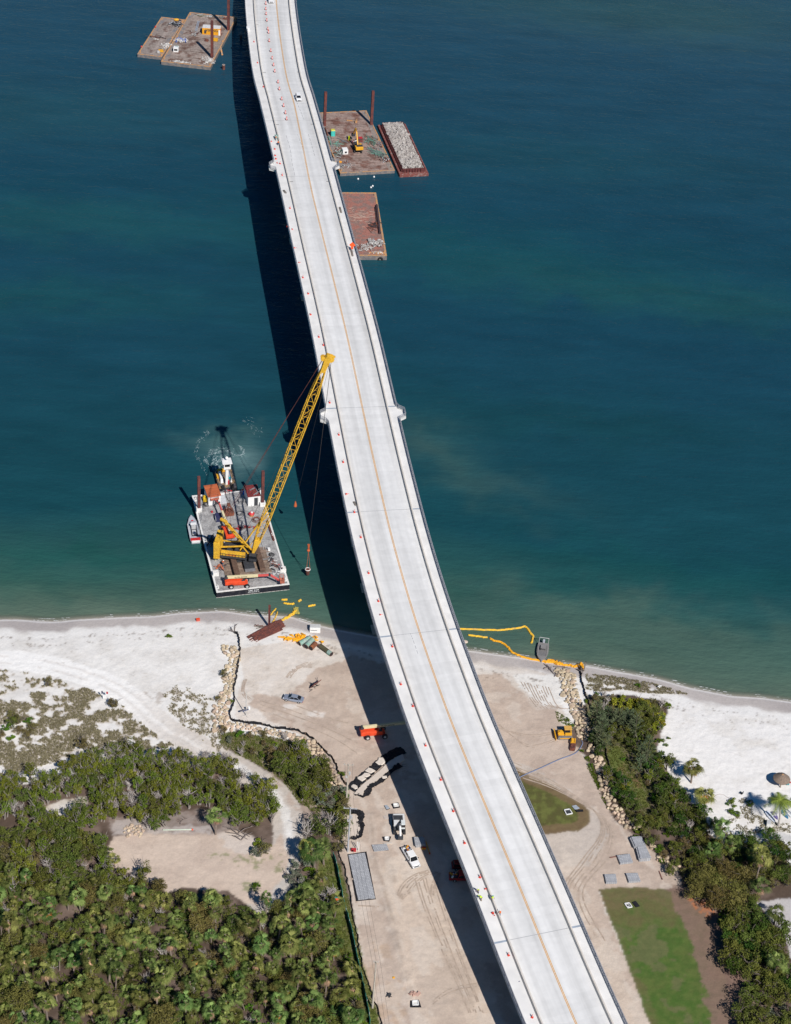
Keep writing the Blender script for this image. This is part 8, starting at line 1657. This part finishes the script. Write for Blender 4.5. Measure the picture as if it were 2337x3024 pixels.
for i,(z,x,y,s,lb) in enumerate(((G4,1210,500,.95,'round bush at the upper tip of the white sand'),(G4,1120,885,.55,'left bush of a close pair at the sand edge'),(G4,1170,875,.5,'right bush of a close pair at the sand edge'),(G4,1228,845,.4,'small pale bush just above the close pair'),(G4,1200,925,.45,'small bush just below the close pair'),(G4,1160,1005,.5,'small bush between the close pair and the big round one'),(G4,1190,1090,.8,'big round bush at the sand edge left of the first fan palm'),(G4,1535,1600,.8,'bush at the foot of the second fan palm'),
    (ZT,870,800,.65,'topmost of the five low bushes in open sand'),(ZT,805,828,.42,'leftmost small one of the five low bushes in open sand'),(ZT,892,860,.45,'middle one of the five low bushes in open sand'),(ZT,845,955,.85,'largest of the five low bushes in open sand'),(ZT,940,975,.6,'lowest right of the five low bushes in open sand'),(ZT,1420,1200,.6,'low green bush below the white box table'),(ZT,1110,830,.65,'low bush in the shadow of the coconut palm'),(G4,900,275,.7,'lone green bush in the dune scrub near the right shore'),(G4,445,365,.55,'green bush beside the right silt fence'),(G4,340,440,.6,'yellow-green bush on the right silt fence'),(G4,130,650,.5,'green weed clump above the bulldozer'),(G4,290,980,.5,'green weed clump behind the digging bucket'),(G4,350,1060,.5,'green weed clump left of the lower right rocks'),(G4,380,1140,.5,'second green weed clump left of the lower right rocks'),(G4,190,720,.5,'green clump right of the bulldozer'),(ZM,1230,230,.8,'green bush between the rocks and the tall block mat stacks'))):
    one('green_bush',z,x,y+10,lb,s)
one('cabbage_palm',ZT,290,530,'upper fan palm with orange dead fronds on the white sand',1.4,5); one('cabbage_palm',ZT,415,860,'lower fan palm with orange dead fronds on the white sand',1.35,5)
one('coconut_palm',ZT,1510,1130,'tall green coconut palm beside the dinghies on the sand',1.15,0); one('coconut_palm',ZT,1790,1090,'second coconut palm cut by the right photo edge',.95,0)
DR=[(250,1000),(480,980),(560,1110),(740,1180),(760,1270),(930,1320),(1090,1400),(1200,1330),(1300,1290),(1450,1350),(1580,1480),(1620,1600),(1600,1900),(560,1900),(300,1700),(160,1420),(60,1250),(130,1000)]
scatter(ZT,DR,[('broadleaf_tree',3),('dark_leaf_tree',2),('olive_bush',1.6),('bare_bush',1)],2.0,130,'in the thicket below the right beach',1.8,sc=(.8,1.1))
for i,(x,y,s,k) in enumerate(((600,1290,1.2,0),(840,1420,1.1,1),(1140,1600,1.25,3),(1180,1820,1.2,2),(560,1480,1.0,1))): one('cabbage_palm',ZT,x,y+120,'cabbage palm rising from the thicket below the right beach, %s from the top'%ORD[i],s,k)
ZB=(1980,2600,4.728)
scatter(ZB,[(260,20),(600,-120),(1050,-60),(1100,100),(1000,330),(850,390),(500,380),(350,220)],[('oak_tree',1)],3.2,14,'beside the leaf-strewn edge of the lower lawn',3.2,sc=(.8,1.0))
scatter(ZB,[(760,560),(1100,440),(1350,660),(1620,800),(1620,1040),(1400,1130),(1250,1300),(1000,1350),(850,1200),(780,900)],[('broadleaf_tree',3),('dark_leaf_tree',2)],2.1,60,'in the big dark clump right of the lower lawn',3.0,sc=(1.1,1.4))
scatter(ZB,[(1080,1500),(1350,1200),(1700,1150),(1760,2100),(930,2100),(980,1800)],[('broadleaf_tree',3),('silver_bush',1.3),('dark_leaf_tree',1)],2.3,48,'in the lower right corner of the photo',2.4,sc=(.9,1.3))
scatter(ZB,[(1250,-120),(1700,-160),(1700,80),(1500,140),(1330,60)],[('broadleaf_tree',2),('olive_bush',1)],2.4,16,'at the right edge above the grey pavement',2.0,sc=(.9,1.1))
scatter(ZB,[(560,380),(760,400),(740,540),(650,520)],[('dark_leaf_tree',2),('green_bush',1)],2,6,'between the oaks and the dark clump',1.2,sc=(.8,1))
one('cabbage_palm',ZB,1450,640,'cabbage palm beside the grey pavement at the right edge',1.2,3); one('cabbage_palm',ZB,1190,330,'cabbage palm behind the oaks near the pavement',1.1,0); one('cabbage_palm',ZB,1420,1400,'grey-green cabbage palm in the lower right corner',1.2,2)
# ---------------------------------------------------------------- low ground cover (nobody could count it)
def cover(name,label,polys,n,tone,hgt,lm,mask=None,seed=1,blades=7,spread=.28,zz=0):
    rnd=random.Random(seed); V=[];F=[];T=[]
    for z,poly,frac in polys:
        pg=W(poly,z); xs=[p[0] for p in pg]; ys=[p[1] for p in pg]; m=int(n*frac); xx=np.random.RandomState(seed).uniform(min(xs),max(xs),m*4); yy=np.random.RandomState(seed+1).uniform(min(ys),max(ys),m*4)
        ok=pip(xx,yy,pg)
        if mask is not None: ok&=mask(xx,yy)
        xx,yy=xx[ok][:m],yy[ok][:m]; zz_=gheight(xx,yy)
        for x,y,z_ in zip(xx,yy,zz_):
            tn=rnd.random(); s=rnd.uniform(.5,1.3)
            for b in range(blades):
                a=rnd.uniform(0,6.28); q=spread*s*rnd.random(); p=Vector((x+q*math.cos(a),y+q*math.sin(a),z_)); h=hgt*s*rnd.uniform(.5,1.2); lx,ly=rnd.uniform(-.6,.6)*h,rnd.uniform(-.6,.6)*h; w_=.05+.05*rnd.random(); b0=len(V)
                V+= [(p.x-w_*math.sin(a),p.y+w_*math.cos(a),p.z),(p.x+w_*math.sin(a),p.y-w_*math.cos(a),p.z),(p.x+lx,p.y+ly,p.z+h)]; F.append((b0,b0+1,b0+2)); T.append(min(1,tn*.6+rnd.random()*.4))
    o=leaf_obj(name,V,F,T,lm,None); return tag(o,label,'ground cover',kind='stuff')
nm=lambda th,sc_,sd: (lambda x,y: fbm(x+1.6*(fbm(x,y,.5,4,31)-.5),y,sc_,4,sd)>th)
dmask=lambda x,y:(0.55*fbm(x,y,.30,3,71)+.45*fbm(x,y,.95,3,1)+.006*(U(300,2080).y-y)>.512)
sc1=leafmat('dune_scrub',(.17,.145,.085),(.33,.30,.19),.0); gw=leafmat('weed_green',(.075,.105,.02),(.18,.19,.05),.0)
cover('dune_grass','brown and olive dune grass tufts over the white sand of the left dune',[(G1,[(-60,600),(100,620),(300,660),(520,720),(850,820),(1000,920),(1200,1000),(1400,1200),(1688,1380),(1400,1420),(1100,1400),(700,1480),(300,1600),(0,1688),(-60,1688)],1)],9000,0,.40,sc1,mask=dmask,seed=3)
cover('dune_grass','sparse brown tufts between the sandy track and the left rock line',[(Z8,[(800,470),(900,460),(1080,540),(1070,640),(1120,740),(1210,770),(1100,800),(940,690),(840,590)],1)],1300,0,.32,sc1,mask=lambda x,y:fbm(x,y,.9,4,1)>.5,seed=5)
cover('beach_scrub','brown scrub tufts along the right shore dune',[(G4,[(340,120),(600,140),(1000,200),(1400,320),(1450,340),(1000,340),(700,300),(450,330),(340,300)],1)],1500,0,.32,sc1,mask=lambda x,y:fbm(x,y,.9,4,1)>.42,seed=7)
cover('weeds','green and brown weeds between the sandy track and the left rock line',[(G3,[(430,60),(560,30),(700,60),(900,80),(1100,130),(1250,200),(1400,400),(1560,600),(1560,720),(1300,760),(1150,660),(1000,460),(800,330),(600,230),(450,130)],1)],3600,0,.35,gw,seed=9)
cover('weeds','green weeds on the floor of the right grove',[(G4,[(400,380),(650,400),(1130,450),(1180,560),(1150,700),(1060,850),(1120,1050),(1200,1250),(1400,1400),(1450,1550),(1600,1650),(1688,1835),(900,1835),(750,1650),(620,1400),(540,1100),(450,880),(380,700)],1)],5200,0,.30,gw,seed=11)
cover('weeds','green verge weeds along the green fence',[(ZF,[(960,2505),(1005,2560),(1040,2700),(1070,2840),(1115,2990),(1125,3060),(1060,3060),(1010,2820),(975,2700),(930,2640),(940,2560)],1)],2600,0,.22,gw,seed=13)
cover('undergrowth','undergrowth on the palm forest floor',[(ZF,BOT,1)],9000,0,.45,gw,mask=lambda x,y:fbm(x,y,.3,3,91)>.45,seed=15)
cover('weeds','green weeds between the right haul road and the rocks',[(G4,[(0,550),(60,570),(160,640),(200,700),(230,760),(170,740),(100,690),(30,680)],.15),(G4,[(310,1030),(370,1040),(420,1180),(480,1330),(520,1450),(560,1560),(620,1650),(560,1600),(500,1480),(420,1300),(350,1160)],.85)],1100,0,.22,br_,mask=lambda x,y:fbm(x,y,.9,4,1)>.42,seed=17)
cover('weeds','sparse weeds around the low bushes and dinghies',[(ZT,[(930,720),(1150,780),(1150,950),(1500,1100),(1688,1100),(1688,1230),(1350,1250),(1250,1250),(900,1200),(780,1080),(1000,960)],1)],800,0,.2,sc1,mask=lambda x,y:fbm(x,y,.9,4,1)>.48,seed=19)
# drop any prototype that was never placed
for key,o in PROTO.items():
    if not USED[key]:
        for ch in list(o.children): bpy.data.objects.remove(ch)
        bpy.data.objects.remove(o)
def ordw(n):
    if n<30: return ORD[n]
    t_=['','','twenty','thirty','forty','fifty','sixty','seventy','eighty','ninety']; n+=1
    if n<100: return t_[n//10]+('-'+ORD[n%10-1] if n%10 else 'x').replace('tyx','tieth') if n%10 else {30:'thirtieth',40:'fortieth',50:'fiftieth',60:'sixtieth',70:'seventieth',80:'eightieth',90:'ninetieth'}[n]
    return 'number %d'%n
from collections import defaultdict
gz=defaultdict(list)
for o,kd,label,x,y in SCAT: gz[(kd,label)].append((o,x,y))
for (kd,label),L_ in gz.items():
    nm=LBL.get(kd,kd.replace('_',' '))
    if len(L_)==1: L_[0][0]['label']=nm+' '+label; continue
    if len(L_)<=14:
        L_.sort(key=lambda q:q[1])
        for i,(o,x,y) in enumerate(L_): o['label']='%s %s, %s from the left'%(nm,label,ordw(i))
        continue
    L_.sort(key=lambda q:q[2]); nr=max(2,int(round((len(L_)/3.0)**.5))); per=-(-len(L_)//nr)
    for r_ in range(nr):
        row=sorted(L_[r_*per:(r_+1)*per],key=lambda q:q[1])
        for i,(o,x,y) in enumerate(row): o['label']='%s %s, row %s, %s from left'%(nm.replace('spreading ','').replace('upright ','').replace('fan-leaved ',''),label,ordw(r_),ordw(i))
for o in COL.objects:
    l_=o.get('label')
    if l_ and o.get('category') and len(l_.split())>16:
        for a,b in((' the ',' '),(' a ',' '),(' tree ',' '),('from left','along'),(' tree, ',', ')):
            if len(l_.split())>16: l_=l_.replace(a,b)
        o['label']=l_
def trim16():
  for o in COL.objects:
    l_=o.get('label')
    if l_ and o.get('category') and len(l_.split())>16:
        for a,b in((' the ',' '),(' a ',' '),(' tree ',' '),(' in group ',' '),('from left','along')):
            if len(l_.split())>16: l_=l_.replace(a,b)
        o['label']=l_
bg_=defaultdict(list)
for o in list(COL.objects):
    if o.get('category')=='boulder': bg_[o['label']].append(o)
for lb,L_ in bg_.items():
    L_.sort(key=lambda o:-o.location.y)
    for i,o in enumerate(L_): o['label']='%s, %s from the far end'%(lb,ordw(i))
trim16()
print('counts',CNT,'rocks',len(spots))
